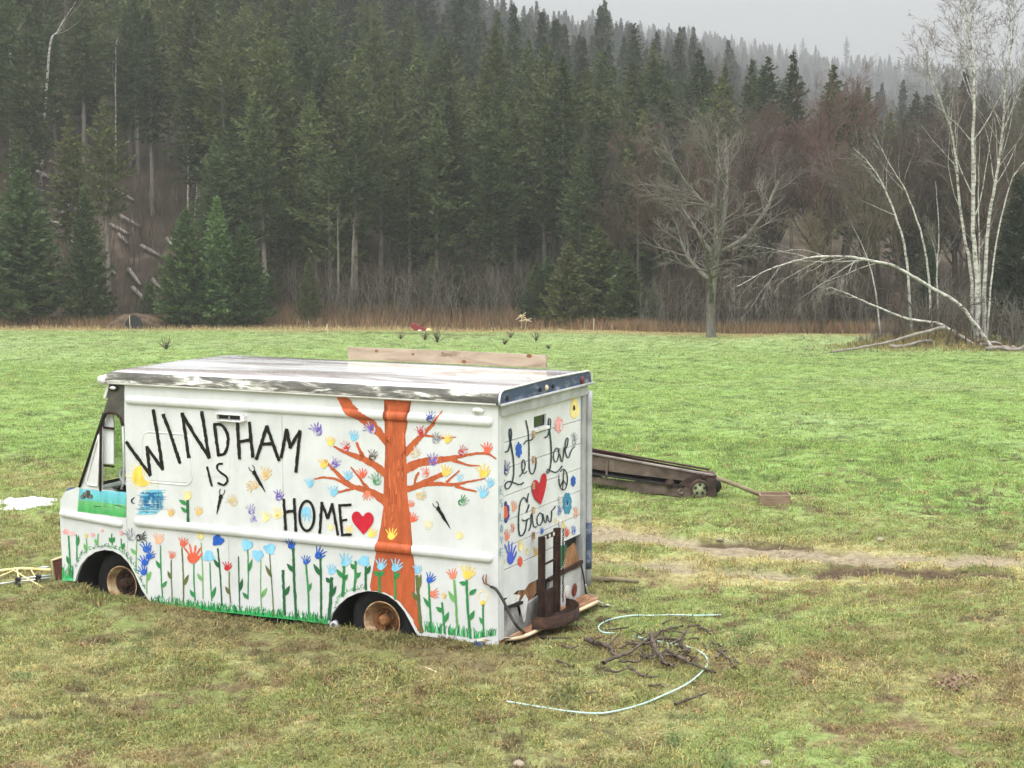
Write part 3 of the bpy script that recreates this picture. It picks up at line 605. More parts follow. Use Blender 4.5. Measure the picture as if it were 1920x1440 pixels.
birch('birch_tree', c3((1448, 1330), (1440, 1050), (1405, 850), (1375, 560), (1330, 400), (1290, 300), (1262, 190)), 66, .08, 'slimmer birch leaning left out of the clump on the mound', seed=4, dens=1.4)
birch('birch_tree', c3((1490, 1320), (1495, 1080), (1510, 860), (1545, 650), (1565, 480), (1575, 330), (1600, 150), (1610, 60)), 66.2, .095, 'forked birch leaning right out of the clump on the mound', seed=5, dens=1.6)
birch('birch_tree', c3((1500, 1325), (1530, 1000), (1590, 720), (1650, 620), (1700, 560)), 65.2, .045, 'thin birch arching out of the right margin', seed=6, dens=.6)
birch('birch_tree', c3((1215, 1300), (1190, 980), (1150, 830), (1095, 700), (1040, 620), (985, 570)), 67, .065, 'leaning birch with a broken crown, left of the clump', seed=7, dens=.8)
birch('birch_tree', c3((1290, 1310), (1275, 1040), (1240, 870), (1190, 740), (1120, 620), (1065, 515)), 67.5, .06, 'leaning birch parallel to the broken one, nearer the clump', seed=8, dens=.6)
birch('birch_tree', c3((1325, 1300), (1310, 1080), (1318, 900), (1305, 700)), 68, .05, 'short upright dead birch between the leaning ones and the clump', seed=9, dens=.4)
birch('birch_tree', c3((1095, 1300), (1075, 1130), (1035, 980), (980, 862)), 68, .045, 'thin pale dead birch leaning left, leftmost of the group', seed=10, dens=.3)
birch('birch_tree', c3((1470, 1330), (1478, 1120), (1470, 800), (1475, 520)), 67, .05, 'thin dark-barked birch hidden behind the tallest one', seed=11, dens=.7)
birch('bent_birch', c3((1540, 1262), (1400, 1180), (1280, 1105), (1150, 1030), (1030, 1000), (930, 988), (830, 993), (740, 1012), (640, 1050), (540, 1105)), 64.5, .085, 'white birch bent over in a long arch with its top down', seed=12, tw=True, dens=.7, droop=.10, twig='dead_wood', dy=[0, .3, .3, 0, -.4, -.8, -1.2, -1.5, -1.8, -2])
birch('fallen_birch', c3((1480, 1290), (1330, 1255), (1200, 1230), (1080, 1185), (980, 1140), (905, 1112), (880, 1118)), 65, .07, 'fallen white birch propped low under the bent one', seed=13, tw=False, dens=1.5, twig='dead_wood')
birch('fallen_birch', c3((1340, 1262), (1230, 1290), (1100, 1325), (950, 1352), (810, 1372), (700, 1372), (600, 1376)), 62.8, .075, 'long fallen trunk lying on the grass before the mound', seed=14, tw=None, dens=.6, m='dead_wood', twig='dead_wood')
for k, (a, b_, c, d_) in enumerate(((1500, 1340, 1640, 1330), (1560, 1280, 1645, 1275), (1600, 1362, 1650, 1350), (1130, 1370, 1290, 1340), (1480, 1250, 1560, 1300))):
    p, q = c3((a, b_), (c, d_)); P, Q = at(*p, 63.6 + k * .3), at(*q, 63.9 + k * .3); P[2] = gpt(*P[:2])[2] + .08; Q[2] = gpt(*Q[:2])[2] + .12; mb = MB(); mb.tube([Vector(P) * (1 - t_) + Vector(Q) * t_ + Vector((0, 0, .06 * math.sin(6 * t_ + k))) for t_ in np.linspace(0, 1, 7)], list(np.linspace(.09, .05, 7)), 8)
    tag(mb.build('log', 'dead_wood', None, True), ['grey log lying at the foot of the birch clump', 'grey log behind the clump at the right margin', 'short log on the dark soil at the right margin', 'log at the grassy left end of the mound', 'bleached log slanting down beside the tallest birch'][k], 'log', 'logs around the birch clump')
rl = random.Random(31)
for k in range(16):
    x0, y0 = rl.uniform(1180, 1640), rl.uniform(1200, 1300); an = rl.uniform(-2.9, -.2); L_ = rl.uniform(60, 190); pts = [(x0 + L_ * t_ * math.cos(an), y0 + L_ * t_ * math.sin(an) * .75 + 30 * t_ * t_) for t_ in (0, .35, .7, 1)]
    birch('broken_limb', c3(*pts), 65.6 + rl.uniform(-1, 1.6), rl.uniform(.03, .06), 'dark broken limb in the tangle around the birch clump', tw=False, seed=300 + k, dens=2.0, m='brown_bark', twig='brown_twigs', cat='branch')['group'] = 'broken limbs around the birches'
# dark stump and broken saplings under the birches
for k, (a, b_, top, r, lab) in enumerate(((1165, 1300, 1130, .22, 'dark rotten stump standing between the leaning birches'), (1240, 1310, 1190, .09, 'thin dark broken sapling right of the rotten stump'), (1330, 1300, 1200, .08, 'thin dark broken sapling nearer the birch clump'))):
    (p, q) = c3((a, b_), (a - 8, top)); P, Q = at(*p, 66.6), at(*q, 66.6); P[2] = gpt(P[0], 66.6)[2] - .1; g = np.random.default_rng(k); mb = MB(); mb.tube([Vector(P) * (1 - t_) + Vector(Q) * t_ + Vector((g.normal(0, .03), g.normal(0, .03), 0)) for t_ in np.linspace(0, 1, 6)], [r * 1.4, r, r * .9, r * .85, r * .8, r * .5], 9); tag(mb.build('tree_stump', 'brown_bark', None, True), lab, 'stump')

# --- white birch trunks showing in the dark wood
for k, (pts, Yb, r, lab) in enumerate((([(14, 152), (20, 100), (26, 62)], 122, .12, 'short white birch trunk at the upper left margin of the photo'), ([(70, 165), (92, 100), (108, 60), (122, 34), (142, 4)], 122, .12, 'long leaning white birch trunk high at the left'), ([(352, 392), (353, 310), (353, 245), (350, 190)], 118, .10, 'upright white birch trunk above the three young firs'), ([(364, 392), (372, 330), (379, 292), (386, 262)], 118.5, .08, 'leaning white birch trunk above the three young firs'), ([(388, 220), (393, 160), (393, 118)], 130, .10, 'small white trunk high up in the dark spruces'), ([(90, 560), (78, 510), (64, 460)], 96, .06, 'thin pale trunk leaning before the dark fir at the left'), ([(212, 140), (217, 105), (221, 72)], 128, .08, 'thin grey-white trunk right of the long leaning one'), ([(1196, 610), (1196, 480), (1196, 330)], 96, .11, 'reddish grey bare trunk left of the large grey tree'), ([(634, 548), (634, 470), (633, 405)], 97.2, .12, 'pale straight trunk in front of the dark wood'), ([(658, 545), (662, 470), (664, 410)], 97, .15, 'thick pale trunk right beside the pale straight one'))):
    birch('birch_tree' if k < 7 else 'dead_tree', pts, Yb, r, lab, seed=40 + k, dens=.25, m='birch_bark' if k < 7 else 'grey_bark')

# --- fallen logs of the cleared slope at the left
for k, (a, b_, c, d_, Yl) in enumerate(((20, 262, 145, 298, 128), (62, 300, 118, 322, 124), (66, 338, 150, 372, 120), (112, 312, 134, 336, 118), (80, 405, 136, 444, 114), (120, 400, 150, 412, 118), (215, 300, 250, 335, 122), (222, 412, 238, 436, 112), (225, 395, 262, 420, 116), (310, 365, 395, 392, 112), (365, 380, 400, 392, 110), (248, 500, 275, 520, 104), (312, 425, 325, 455, 112), (20, 310, 70, 325, 126), (150, 420, 190, 440, 112), (265, 440, 300, 438, 110), (30, 285, 100, 300, 125), (90, 330, 140, 350, 119), (100, 372, 160, 392, 116), (130, 440, 165, 470, 110), (180, 470, 215, 455, 107), (205, 365, 240, 372, 114), (240, 455, 262, 490, 106), (285, 480, 310, 470, 105))):
    P, Q = at(a, b_, Yl), at(c, d_, Yl - 1.5); P[2] = gpt(*P[:2])[2] + .35; Q[2] = gpt(*Q[:2])[2] + .25; mb = MB(); mb.tube([Vector(P) * (1 - t_) + Vector(Q) * t_ for t_ in np.linspace(0, 1, 4)], [.16, .15, .13, .1], 7)
    tag(mb.build('fallen_log', 'dead_wood', None, True), 'grey fallen log on the cleared slope among the left trees', 'log', 'fallen logs on the cleared slope')

# --- brush along the wood's edge (brown thicket) and the rusty dry grass before it
def brush(name, mt, spec, seed, label, cat):
    g = np.random.default_rng(seed); S = []
    for u0, u1, y0, y1, n, h0, h1 in spec:
        for _ in range(n):
            Yb = g.uniform(y0, y1); x = g.uniform(u0, u1) * Yb / 3; uu_ = x / Yb * 3
            if y0 < 75: x = g.uniform(15.2, 25.5); Yb = g.normal(67.6, 1.3)
            if y0 > 80 and Yb < edge_y(uu_) - .3: Yb = float(edge_y(uu_)) + g.uniform(-.3, 4); x = uu_ * Yb / 3
            p = np.array(gpt(x, Yb)); h = g.uniform(h0, h1) * (float(np.clip((x - 14.8) / 3.5, .12, 1)) if y0 < 75 else 1); d = np.array([g.normal(0, .16), g.normal(0, .16), 1.]); r = .009 + .004 * h
            ns = 4; q = p
            for i in range(ns):
                d = d + g.normal(0, .09, 3); d /= np.linalg.norm(d); q2 = q + d * h / ns; S.append([*q, *q2, r * (1 - i / ns * .7), r * (1 - (i + 1) / ns * .7)])
                for _k in range(2 if i else 1):
                    dd = d + g.normal(0, .5, 3); dd /= np.linalg.norm(dd); q3 = q2 + dd * h * g.uniform(.12, .3); S.append([*q2, *q3, r * .5, r * .25])
                    d4 = dd + g.normal(0, .5, 3); d4 /= np.linalg.norm(d4); S.append([*q3, *(q3 + d4 * h * .12), r * .3, r * .2])
                q = q2
    v, f = segs_mesh(S, 3); return tag(link(name, nmesh(name, v, f), mt), label, cat, kind='stuff')
brush('brush_thicket', 'brown_twigs', [(-1.35, .3, 96, 100, 820, .7, 1.8), (-.47, .05, 96.5, 99.5, 420, 1.6, 4.0), (.3, 1.1, 88, 96, 1500, 1.2, 4.0), (.68, 1.1, 68, 86, 320, .5, 1.6), (-1.05, -.4, 100, 132, 2600, .6, 2.4)], 61, 'brown leafless brush along the foot of the wood', 'brush')
brush('shrub_thicket', 'grey_twigs', [(-.42, .08, 95.5, 98.5, 300, 1.2, 3.6), (.25, 1.1, 86, 92, 600, 1.0, 3.0), (.70, 1.08, 64, 69, 520, .5, 2.0)], 62, 'paler grey-brown leafless shrubs in front of the brown brush', 'brush')
m, t, b = _nodes('dry_grass'); a_ = t.nodes.new('ShaderNodeAttribute'); a_.attribute_name = 'bvar'; t.links.new(a_.outputs['Color'], b.inputs['Base Color']); b.inputs['Roughness'].default_value = .9
def dry_grass():
    g = np.random.default_rng(71); V = []; C = []
    for u0, u1, y0, y1, n, h0, h1, c in ((-1.1, .25, 94.0, 96.8, 9000, .35, .95, (.22, .14, .075)), (-.5, .02, 95.2, 97.2, 6000, .7, 1.7, (.19, .12, .066)), (.2, .75, 86, 92, 6000, .3, .9, (.22, .145, .078)), (.6, 1.1, 80, 88, 3000, .3, .8, (.19, .11, .06)), (-1.1, .4, 90, 95, 5000, .12, .32, (.36, .28, .14)), (.63, .9, 63.5, 68.5, 4500, .06, .22, (.23, .18, .07)), (-.85, -.62, 93.2, 95.5, 2500, .3, 1.0, (.26, .16, .08))):
        y = g.uniform(y0, y1, n); x = g.uniform(u0, u1, n) * y / 3; e = edge_y(x / y * 3); 
        if h0 > .25 and u0 != .63: y = e + g.uniform(-1.2, 2.2, n) + (1.5 if h1 > 1.5 else 0)
        if u0 == .63: x = 18.2 + g.normal(0, 1.9, n); y = 66 + g.normal(0, 1.2, n)
        z = gz(x, y); P = np.stack([x, y, z], 1); h = g.uniform(h0, h1, n); D = np.stack([g.normal(0, .28, n), g.normal(0, .28, n), np.ones(n)], 1) * h[:, None]; a = g.uniform(0, 6.28, n); W = np.stack([np.cos(a), np.sin(a), 0 * a], 1) * .022
        V.append(np.stack([P - W, P + W, P + D], 1).reshape(-1, 3)); k = g.uniform(.55, 1.5, (n, 1)) * np.array(c) * (1 + g.normal(0, .1, (n, 3))); C.append(np.repeat(np.clip(k, .01, .6), 3, 0))
    V = np.concatenate(V); me = nmesh('dry_grass', V, np.arange(len(V)).reshape(-1, 3)); set_col(me, 'bvar', np.concatenate(C)); tag(link('dry_grass', me, 'dry_grass'), 'rust-coloured dry grass in a strip along the far field edge', 'grass', kind='stuff')
dry_grass()

# ------------------------------------------------------------------ the misty air
def make_haze():
    mb = MB(); mb.box((0, 850, 128), (2600, 1960, 276)); m = bpy.data.materials.new('mist'); m.use_nodes = True; t = m.node_tree; t.nodes.clear()
    o = t.nodes.new('ShaderNodeOutputMaterial'); v = t.nodes.new('ShaderNodeVolumePrincipled'); v.inputs['Color'].default_value = (.43, .442, .45, 1); v.inputs['Density'].default_value = .00088; v.inputs['Anisotropy'].default_value = 0
    t.links.new(v.outputs[0], o.inputs['Volume']); tag(mb.build('haze', m), 'thin grey mist filling the valley air', 'haze', kind='stuff')
make_haze()

# ================================================================== THE PAINTED STEP VAN
def vplane(px, py, p0, n):
    d = ray(px, py); t = ((p0 - CAM) @ n) / (d @ n); return CAM + d * t - VAN_O
def side(px, py, b=0.0):
    P = vplane(px, py, VAN_O + BX * b, BX); return float(P @ AX), float(P[2])
def rear(px, py, a=0.0):
    P = vplane(px, py, VAN_O + AX * a, AX); return float(P @ BX), float(P[2])
V3 = lambda a, b, z: (-a, b, z)                      # van frame: a from the rear forward, b from near to far side
W, ZD = 2.15, 2.287
van = empty('step_van', tuple(VAN_O), VAN_YAW - math.pi)
tag(van, 'old white step van painted with a tree, flowers, handprints and black lettering', 'van')

m, t, b = _nodes('van_white'); n1 = noise(t, 2.2, 8, .65); n2 = noise(t, 1.2, 6, .6, stretch=(6, 6, .5))
r1 = ramp(t, [(.35, (.55, .57, .565)), (.6, (.63, .645, .645))]); t.links.new(n1.outputs[0], r1.inputs[0]); r2 = ramp(t, [(.3, (.95, .945, .93)), (.5, (1, 1, 1))]); t.links.new(n2.outputs[0], r2.inputs[0])
mx = t.nodes.new('ShaderNodeMix'); mx.data_type = 'RGBA'; mx.blend_type = 'MULTIPLY'; mx.inputs[0].default_value = 1; t.links.new(r1.outputs[0], mx.inputs[6]); t.links.new(r2.outputs[0], mx.inputs[7])
n3 = noise(t, 7, 10, .75); r3 = ramp(t, [(.66, (0, 0, 0)), (.76, (.7, .7, .7))]); t.links.new(n3.outputs[0], r3.inputs[0]); n4 = noise(t, 3.0, 8, .7, stretch=(3, 3, .35)); r4 = ramp(t, [(.58, (0, 0, 0)), (.8, (.35, .35, .35))]); t.links.new(n4.outputs[0], r4.inputs[0])
mr1 = t.nodes.new('ShaderNodeMix'); mr1.data_type = 'RGBA'; mr1.inputs[7].default_value = (.34, .33, .30, 1); t.links.new(r4.outputs[0], mr1.inputs[0]); t.links.new(mx.outputs[2], mr1.inputs[6]); mr2 = t.nodes.new('ShaderNodeMix'); mr2.data_type = 'RGBA'; mr2.inputs[7].default_value = (.26, .15, .085, 1); t.links.new(r3.outputs[0], mr2.inputs[0]); t.links.new(mr1.outputs[2], mr2.inputs[6]); t.links.new(mr2.outputs[2], b.inputs['Base Color'])
b.inputs['Roughness'].default_value = .42; b.inputs['Specular IOR Level'].default_value = .4; bump(t, b, noise(t, 1.3, 3, .5), .25, .03)
mat('flaking_edge', [(.40, (.075, .073, .066)), (.50, (.125, .12, .105)), (.56, (.30, .29, .25)), (.60, (.66, .65, .61)), (.8, (.74, .74, .72))], 5.5, .7, detail=12, stretch=(.45, 1.5, 2.4), bmp=.5, dist=.6)
mat('old_white', [(.3, (.50, .49, .46)), (.6, (.74, .74, .72))], 5, .55, bmp=.15)
mat('dark_pillar', [(.3, (.045, .043, .036)), (.7, (.11, .105, .09))], 7, .7, bmp=.3)
mat('black_rubber', [(.3, (.010, .010, .010)), (.7, (.025, .025, .024))], 9, .75)
mat('wheel_black', [(.3, (.004, .004, .005)), (.7, (.010, .010, .012))], 6, .7)
mat('rust_rim', [(.3, (.16, .075, .035)), (.5, (.40, .26, .14)), (.65, (.56, .44, .28))], 9, .8, bmp=.6)
mat('rust_dark', [(.3, (.016, .009, .007)), (.6, (.048, .024, .016)), (.75, (.10, .048, .028))], 10, .85, bmp=.7)
mat('rust_hub', [(.3, (.06, .028, .014)), (.55, (.22, .095, .035)), (.72, (.36, .18, .07))], 11, .85, bmp=.8)
mat('bumper_red', [(.3, (.060, .020, .014)), (.6, (.105, .034, .024)), (.75, (.16, .06, .04))], 8, .7, bmp=.3)
mat('blue_cap', [(.30, (.22, .25, .30)), (.44, (.045, .065, .12)), (.58, (.06, .085, .16)), (.72, (.30, .34, .40))], 5, .45, detail=8, stretch=(1, .7, 1.8), bmp=.3)
mat('grey_metal', [(.3, (.30, .31, .31)), (.65, (.48, .49, .49))], 5, .5, metal=.2, bmp=.2)
mat('grey_panel', [(.3, (.30, .31, .31)), (.5, (.46, .47, .465)), (.7, (.56, .57, .56))], 4, .65, bmp=.3)
mat('grimy_panel', [(.3, (.10, .10, .095)), (.55, (.27, .27, .26)), (.72, (.44, .44, .42))], 5, .7, bmp=.4)
mat('rotten_wood', [(.3, (.10, .045, .022)), (.5, (.30, .15, .07)), (.7, (.48, .28, .15))], 7, .9, stretch=(1, 1, .35), bmp=.9)
mat('rust_plank', [(.3, (.12, .048, .025)), (.5, (.26, .125, .065)), (.7, (.48, .33, .20))], 7, .85, stretch=(2, .5, 1), bmp=.7)
mat('pale_edge', [(.3, (.52, .40, .22)), (.7, (.72, .62, .44))], 9, .7)
mat('inside_dark', [(.3, (.02, .02, .02)), (.7, (.05, .05, .048))], 5, .9)
mat('red_lens', [(.3, (.09, .008, .010)), (.7, (.16, .016, .018))], 9, .25, spec=.6)
mat('clear_lens', [(.3, (.50, .50, .46)), (.7, (.70, .70, .66))], 9, .2, spec=.6)
mat('door_white', [(.3, (.58, .60, .605)), (.6, (.72, .735, .74))], 2.5, .45, bmp=.15)
# the wet roof: worn white paint under a film of rain
m, t, b = _nodes('wet_roof'); n1 = noise(t, 1.1, 6, .6, stretch=(.45, 1.6, 1), dist=.6); r1 = ramp(t, [(.38, (.42, .37, .36)), (.48, (.56, .51, .50)), (.55, (.78, .78, .78))]); t.links.new(n1.outputs[0], r1.inputs[0]); t.links.new(r1.outputs[0], b.inputs['Base Color'])
r2 = ramp(t, [(.45, (.04, .04, .04)), (.62, (.16, .16, .16))]); t.links.new(n1.outputs[0], r2.inputs[0]); t.links.new(r2.outputs[0], b.inputs['Roughness']); b.inputs['Specular IOR Level'].default_value = .35; b.inputs['Coat Weight'].default_value = .3; b.inputs['Coat Roughness'].default_value = .05; bump(t, b, noise(t, 1.6, 2, .5), .05, .02)
# window glass that lets the field show through
m = bpy.data.materials.new('cab_glass'); m.use_nodes = True; MATS['cab_glass'] = m; t = m.node_tree; t.nodes.clear(); o_ = t.nodes.new('ShaderNodeOutputMaterial'); tp = t.nodes.new('ShaderNodeBsdfTransparent'); tp.inputs[0].default_value = (.80, .86, .80, 1); gl = t.nodes.new('ShaderNodeBsdfGlossy'); gl.inputs['Roughness'].default_value = .05; fr = t.nodes.new('ShaderNodeFresnel'); ms = t.nodes.new('ShaderNodeMixShader'); ms.inputs[0].default_value = .10; t.links.new(tp.outputs[0], ms.inputs[1]); t.links.new(gl.outputs[0], ms.inputs[2]); t.links.new(ms.outputs[0], o_.inputs[0])
# mural paint: brushed on by hand, thin in places (the alpha of the colour says how well it covers)
m, t, b = _nodes('mural_paint'); a_ = t.nodes.new('ShaderNodeAttribute'); a_.attribute_name = 'pcol'; n1 = noise(t, 22, 8, .7, stretch=(1, 1, .45)); n2 = noise(t, 6, 6, .7, stretch=(2.5, 1, .6))
r2 = ramp(t, [(.3, (.68, .68, .68)), (.7, (1.2, 1.2, 1.2))]); t.links.new(n2.outputs[0], r2.inputs[0]); mx = t.nodes.new('ShaderNodeMix'); mx.data_type = 'RGBA'; mx.blend_type = 'MULTIPLY'; mx.inputs[0].default_value = 1; t.links.new(a_.outputs['Color'], mx.inputs[6]); t.links.new(r2.outputs[0], mx.inputs[7])
# noise > cover -> bare van paint shows
md = t.nodes.new('ShaderNodeMath'); md.operation = 'SUBTRACT'; t.links.new(a_.outputs['Alpha'], md.inputs[0]); t.links.new(n1.outputs[0], md.inputs[1]); mm = t.nodes.new('ShaderNodeMapRange'); mm.inputs['From Min'].default_value = -.08; mm.inputs['From Max'].default_value = .12; t.links.new(md.outputs[0], mm.inputs['Value'])
mf = t.nodes.new('ShaderNodeMix'); mf.data_type = 'RGBA'; mf.inputs[6].default_value = (.60, .615, .615, 1); t.links.new(mm.outputs[0], mf.inputs[0]); t.links.new(mx.outputs[2], mf.inputs[7]); t.links.new(mf.outputs[2], b.inputs['Base Color']); b.inputs['Roughness'].default_value = .5; b.inputs['Specular IOR Level'].default_value = .35

S_ = lambda pts: [side(*p) for p in pts]
archR = S_([(617, 1168), (622, 1152), (633, 1136), (650, 1121), (670, 1112), (690, 1108), (710, 1110), (728, 1117), (744, 1129), (758, 1146), (770, 1168), (782, 1190)])
archF = S_([(141, 1090), (144, 1078), (151, 1060), (163, 1045), (178, 1035), (196, 1031), (212, 1033), (227, 1041), (240, 1054), (252, 1075), (266, 1106), (282, 1130)])
A_P = 4.345
def plate(name, outer, holes, mt, parent, b0=0.0, depth=.03, bevel=0): 
    v, f = prism(outer, holes, lambda u, z, w: V3(u, b0 + w, z), depth); mb = MB(); mb.add(v, f); return mb.build(name, mt, parent)
archFr = [p for p in archF if p[0] < A_P]; archFl = [p for p in archF if p[0] >= A_P]
ztop = ZD
# the long painted side
outer = [(0.0, 0.0)] + [(archR[-1][0], 0.0)] + archR[::-1][1:-1] + [(archR[0][0], 0.0), (archF[-1][0], 0.0)] + archFr[::-1] + [(A_P, np.interp(A_P, [archFr[0][0], archFl[-1][0]], [archFr[0][1], archFl[-1][1]]))] + [(A_P, ztop), (0.0, ztop)]
sidep = plate('side_panel', outer, [], 'van_white', van)
# nose and cab side
fend = [(A_P + .004, outer[-3][1])] + archFl[::-1] + [side(118, 1087), side(112, 962), side(113, 938), side(122, 922), side(150, 912), side(190, 919), (A_P + .004, side(236, 925)[1])]
fender = plate('front_fender', fend, [], 'van_white', van)
plate('far_side_panel', [(0, .0), (4.6, 0), (4.6, 1.1), (A_P, 1.15), (A_P, ztop), (0, ztop)], [], 'van_white', van, W - .03)
# cab: dark pillar cover, white quarter panel, door opening
door_hole = [side(*p) for p in [(190, 919), (190, 800), (191, 788), (196, 777), (206, 773), (218, 775), (227, 784), (231, 798), (233, 860), (233, 921)]]
pil = [side(*p) for p in [(213, 717), (233.5, 722)]] + [(A_P + .004, side(234, 800)[1]), side(231, 798), side(227, 784), side(218, 775), side(206, 773), side(196, 777), side(191, 788), side(190, 800), side(187, 800), side(193, 776), side(203, 745)]
plate('pillar_cover', pil, [], 'dark_pillar', van, 0.0, .05)
plate('quarter_panel', [side(*p) for p in [(188, 800), (189.5, 800), (189.5, 919), (150, 912)]], [], 'van_white', van, .004, .03)
mb = MB(); mb.tube([V3(*side(*p)[:1], -.012, side(*p)[1]) for p in [(196, 774), (188, 799), (150, 913)]], .014, 8); mb.build('windscreen_seal', 'black_rubber', van, True)
mb = MB(); q = [side(*p) for p in [(186, 815), (184.5, 912), (166, 909), (162, 900), (181, 830)]]; q.append(q[0]); mb.tube([V3(a, -.004, z) for a, z in q], .011, 6); mb.build('quarter_frame', 'old_white', van, True)
mb = MB(); mb.tube([V3(side(*p)[0], -.008, side(*p)[1]) for p in [(189, 920), (190, 800), (191, 788), (196, 777)]], .013, 8); mb.tube([V3(side(*p)[0], -.006, side(*p)[1]) for p in [(196, 777), (206, 773), (218, 775), (227, 784), (231, 798)]], .016, 8); mb.build('door_post', 'rust_dark', van, True)
mb = MB(); mb.tube([V3(side(*p)[0], -.006, side(*p)[1]) for p in [(231, 798), (233, 860), (232.5, 905), (228, 917)]], .012, 8); mb.build('door_seal', 'grey_metal', van, True)
# windscreen plane and what stands in it
wa = lambda z: 4.965 - (z - 1.152) * (.445 / 1.143)
def wsp(b0, b1, z0, z1, off=0.0, th=.01):
    v = [V3(wa(z) + off + d, b_, z) for d in (0, th) for b_, z in ((b0, z0), (b1, z0), (b1, z1), (b0, z1))]; return v, [(0, 1, 2, 3), (7, 6, 5, 4), (0, 4, 5, 1), (1, 5, 6, 2), (2, 6, 7, 3), (3, 7, 4, 0)]
mb = MB(); mb.add(*wsp(.05, W - .05, 1.16, 2.12)); mb.build('windscreen', 'cab_glass', van)
mb = MB(); mb.add(*wsp(0, W, 2.12, 2.30, 0, .03)); mb.build('windscreen_header', 'old_white', van)
def on_ws(px, py):
    n = AX * 1.0 + np.array([0, 0, .445 / 1.143]); P = vplane(px, py, VAN_O + AX * 4.965 + np.array([0, 0, 1.152]), n); return float(P @ AX), float(P @ BX), float(P[2])
plate('stand_in_panel', [side(*p, .06) for p in [(190, 869), (190, 790), (197, 778), (211, 776), (213, 790), (213, 870)]], [], 'door_white', van, .06, .015)  # added white panel, set just inside the opening to catch outside light
for yy in (801, 872):
    a, z = side(190, yy, .04); a2, z2 = side(213, yy + 3, .04); mb = MB(); mb.bar(V3(a, .045, z), V3(a2, .045, z2), .02, .022); mb.build('hinge', 'rust_dark', van)
# dashboard and steering wheel
mb = MB(); mb.box(V3(4.75, 1.0, 1.02), (.35, 1.9, .22)); mb.build('dashboard', 'grimy_panel', van, bevel=.03)
mb = MB(); mb.box(V3(4.62, .5, 1.10), (.06, .5, .05)); mb.box(V3(4.60, .22, 1.14), (.08, .18, .03)); mb.build('dash_clutter', 'inside_dark', van, bevel=.01)
c0 = Vector(V3(4.52, .38, 1.19)); mb = MB(); Mx = Matrix.Translation(c0) @ Matrix.Rotation(R(35), 4, 'Y'); mb.tube([Mx @ Vector((.19 * math.cos(a), .19 * math.sin(a), 0)) for a in np.linspace(0, 6.283, 25)], .016, 8); mb.bar(Mx @ Vector((-.18, 0, 0)), Mx @ Vector((.18, 0, 0)), .03, .015); mb.tube([c0, c0 + Vector((-.25, 0, -.3))], .03, 8); mb.build('steering_wheel', 'grey_metal', van, True)
# inside and underneath; floor and chassis are dark boxes that stop light seeping under
mb = MB(); mb.box(V3(2.3, 1.38, .03), (4.55, 1.42, .05)); mb.box(V3(2.98, .36, .03), (1.9, .62, .05)); mb.box(V3(.42, .36, .03), (.76, .62, .05)); mb.build('floor', 'inside_dark', van)
mb = MB(); mb.box(V3(3.95, W / 2, 1.15), (.03, W - .08, 2.2)); mb.build('bulkhead', 'inside_dark', van)
mb = MB(); mb.box(V3(2.9, .16, -.06), (2.0, .12, .12)); mb.box(V3(2.4, W - .4, -.06), (4.4, .5, .12)); mb.build('chassis', 'inside_dark', van)
# nose: hood, front face
mb = MB(); P = [V3(*p) for p in ((4.965, 0.02, 1.15), (5.10, .02, 1.10), (5.20, .03, 1.03), (5.235, .05, .94), (5.25, .05, .12))]
n = len(P); PP = P + [(x, W - y, z) for x, y, z in P]; mb.add(PP, [(i, i + 1, n + i + 1, n + i) for i in range(n - 1)]); mb.build('hood', 'van_white', van)
v, f = prism([(0, 0), (.10, -.0), (.10, -.16), (0, -.16)], [], lambda u, z, w: V3(5.25 + w * 0 + .0, u + .1, z + 1.0), .02)
mb = MB(); Mx = Matrix.Translation(Vector(V3(5.262, .22, .985))) @ Matrix.Rotation(R(-90), 4, 'Y'); mb.lathe([(.001, .0), (.10, .0), (.10, .03), (.085, .045), (.001, .05)], Mx, 20); mb.build('headlight', 'blue_cap', van, True)
mb = MB(); q = [side(*p) for p in [(92, 1052), (117, 1044), (117, 1086), (98, 1091)]]; v, f = prism(q, [], lambda u, z, w: V3(u, .05 + w, z), 1.9); mb.add(v, f); mb.build('front_bumper', 'bumper_red', van, bevel=.012)
mb = MB(); mb.tube([V3(a, .045, z) for a, z in [q[3], q[0], q[1]]], .014, 8); mb.build('bumper_edge', 'pale_edge', van, True)
# roof
NA = 46; As = list(np.linspace(-.015, 4.46, NA)) + [4.51, 4.55, 4.58, 4.595]
prof = [(-.045, 2.30), (-.045, 2.335), (-.032, 2.375), (.0, 2.405), (.06, 2.418), (.30, 2.425), (.75, 2.432), (1.07, 2.434), (1.40, 2.432), (1.85, 2.425), (2.09, 2.418), (2.15, 2.405), (2.182, 2.375), (2.195, 2.335), (2.195, 2.30)]
def roofmesh(i0, i1, name, mt, dz=0):
    pr = prof[i0:i1 + 1]; V = []; F = []; k = len(pr)
    for j, a in enumerate(As):
        drop = [0] * NA + [.006, .02, .05, .085]; nz = .006 * (vn(a * 1.7, 3.0, 5) - .5)
        for b_, z in pr: V.append(V3(a, b_, z - drop[j] * (1 if z > 2.33 else .3) + (nz if z > 2.41 else 0) + .008 * (float(vn(a * 1.3, b_ * 1.6, 9)) - .5) * (z > 2.41)))
    for j in range(len(As) - 1):
        for i in range(k - 1): F.append((j * k + i, j * k + i + 1, (j + 1) * k + i + 1, (j + 1) * k + i))
    mb = MB(); mb.add(V, F); return mb.build(name, mt, van, True)
roofmesh(3, 11, 'roof', 'wet_roof'); roofmesh(0, 3, 'roof_edge', 'flaking_edge'); roofmesh(11, 14, 'roof_edge', 'flaking_edge')
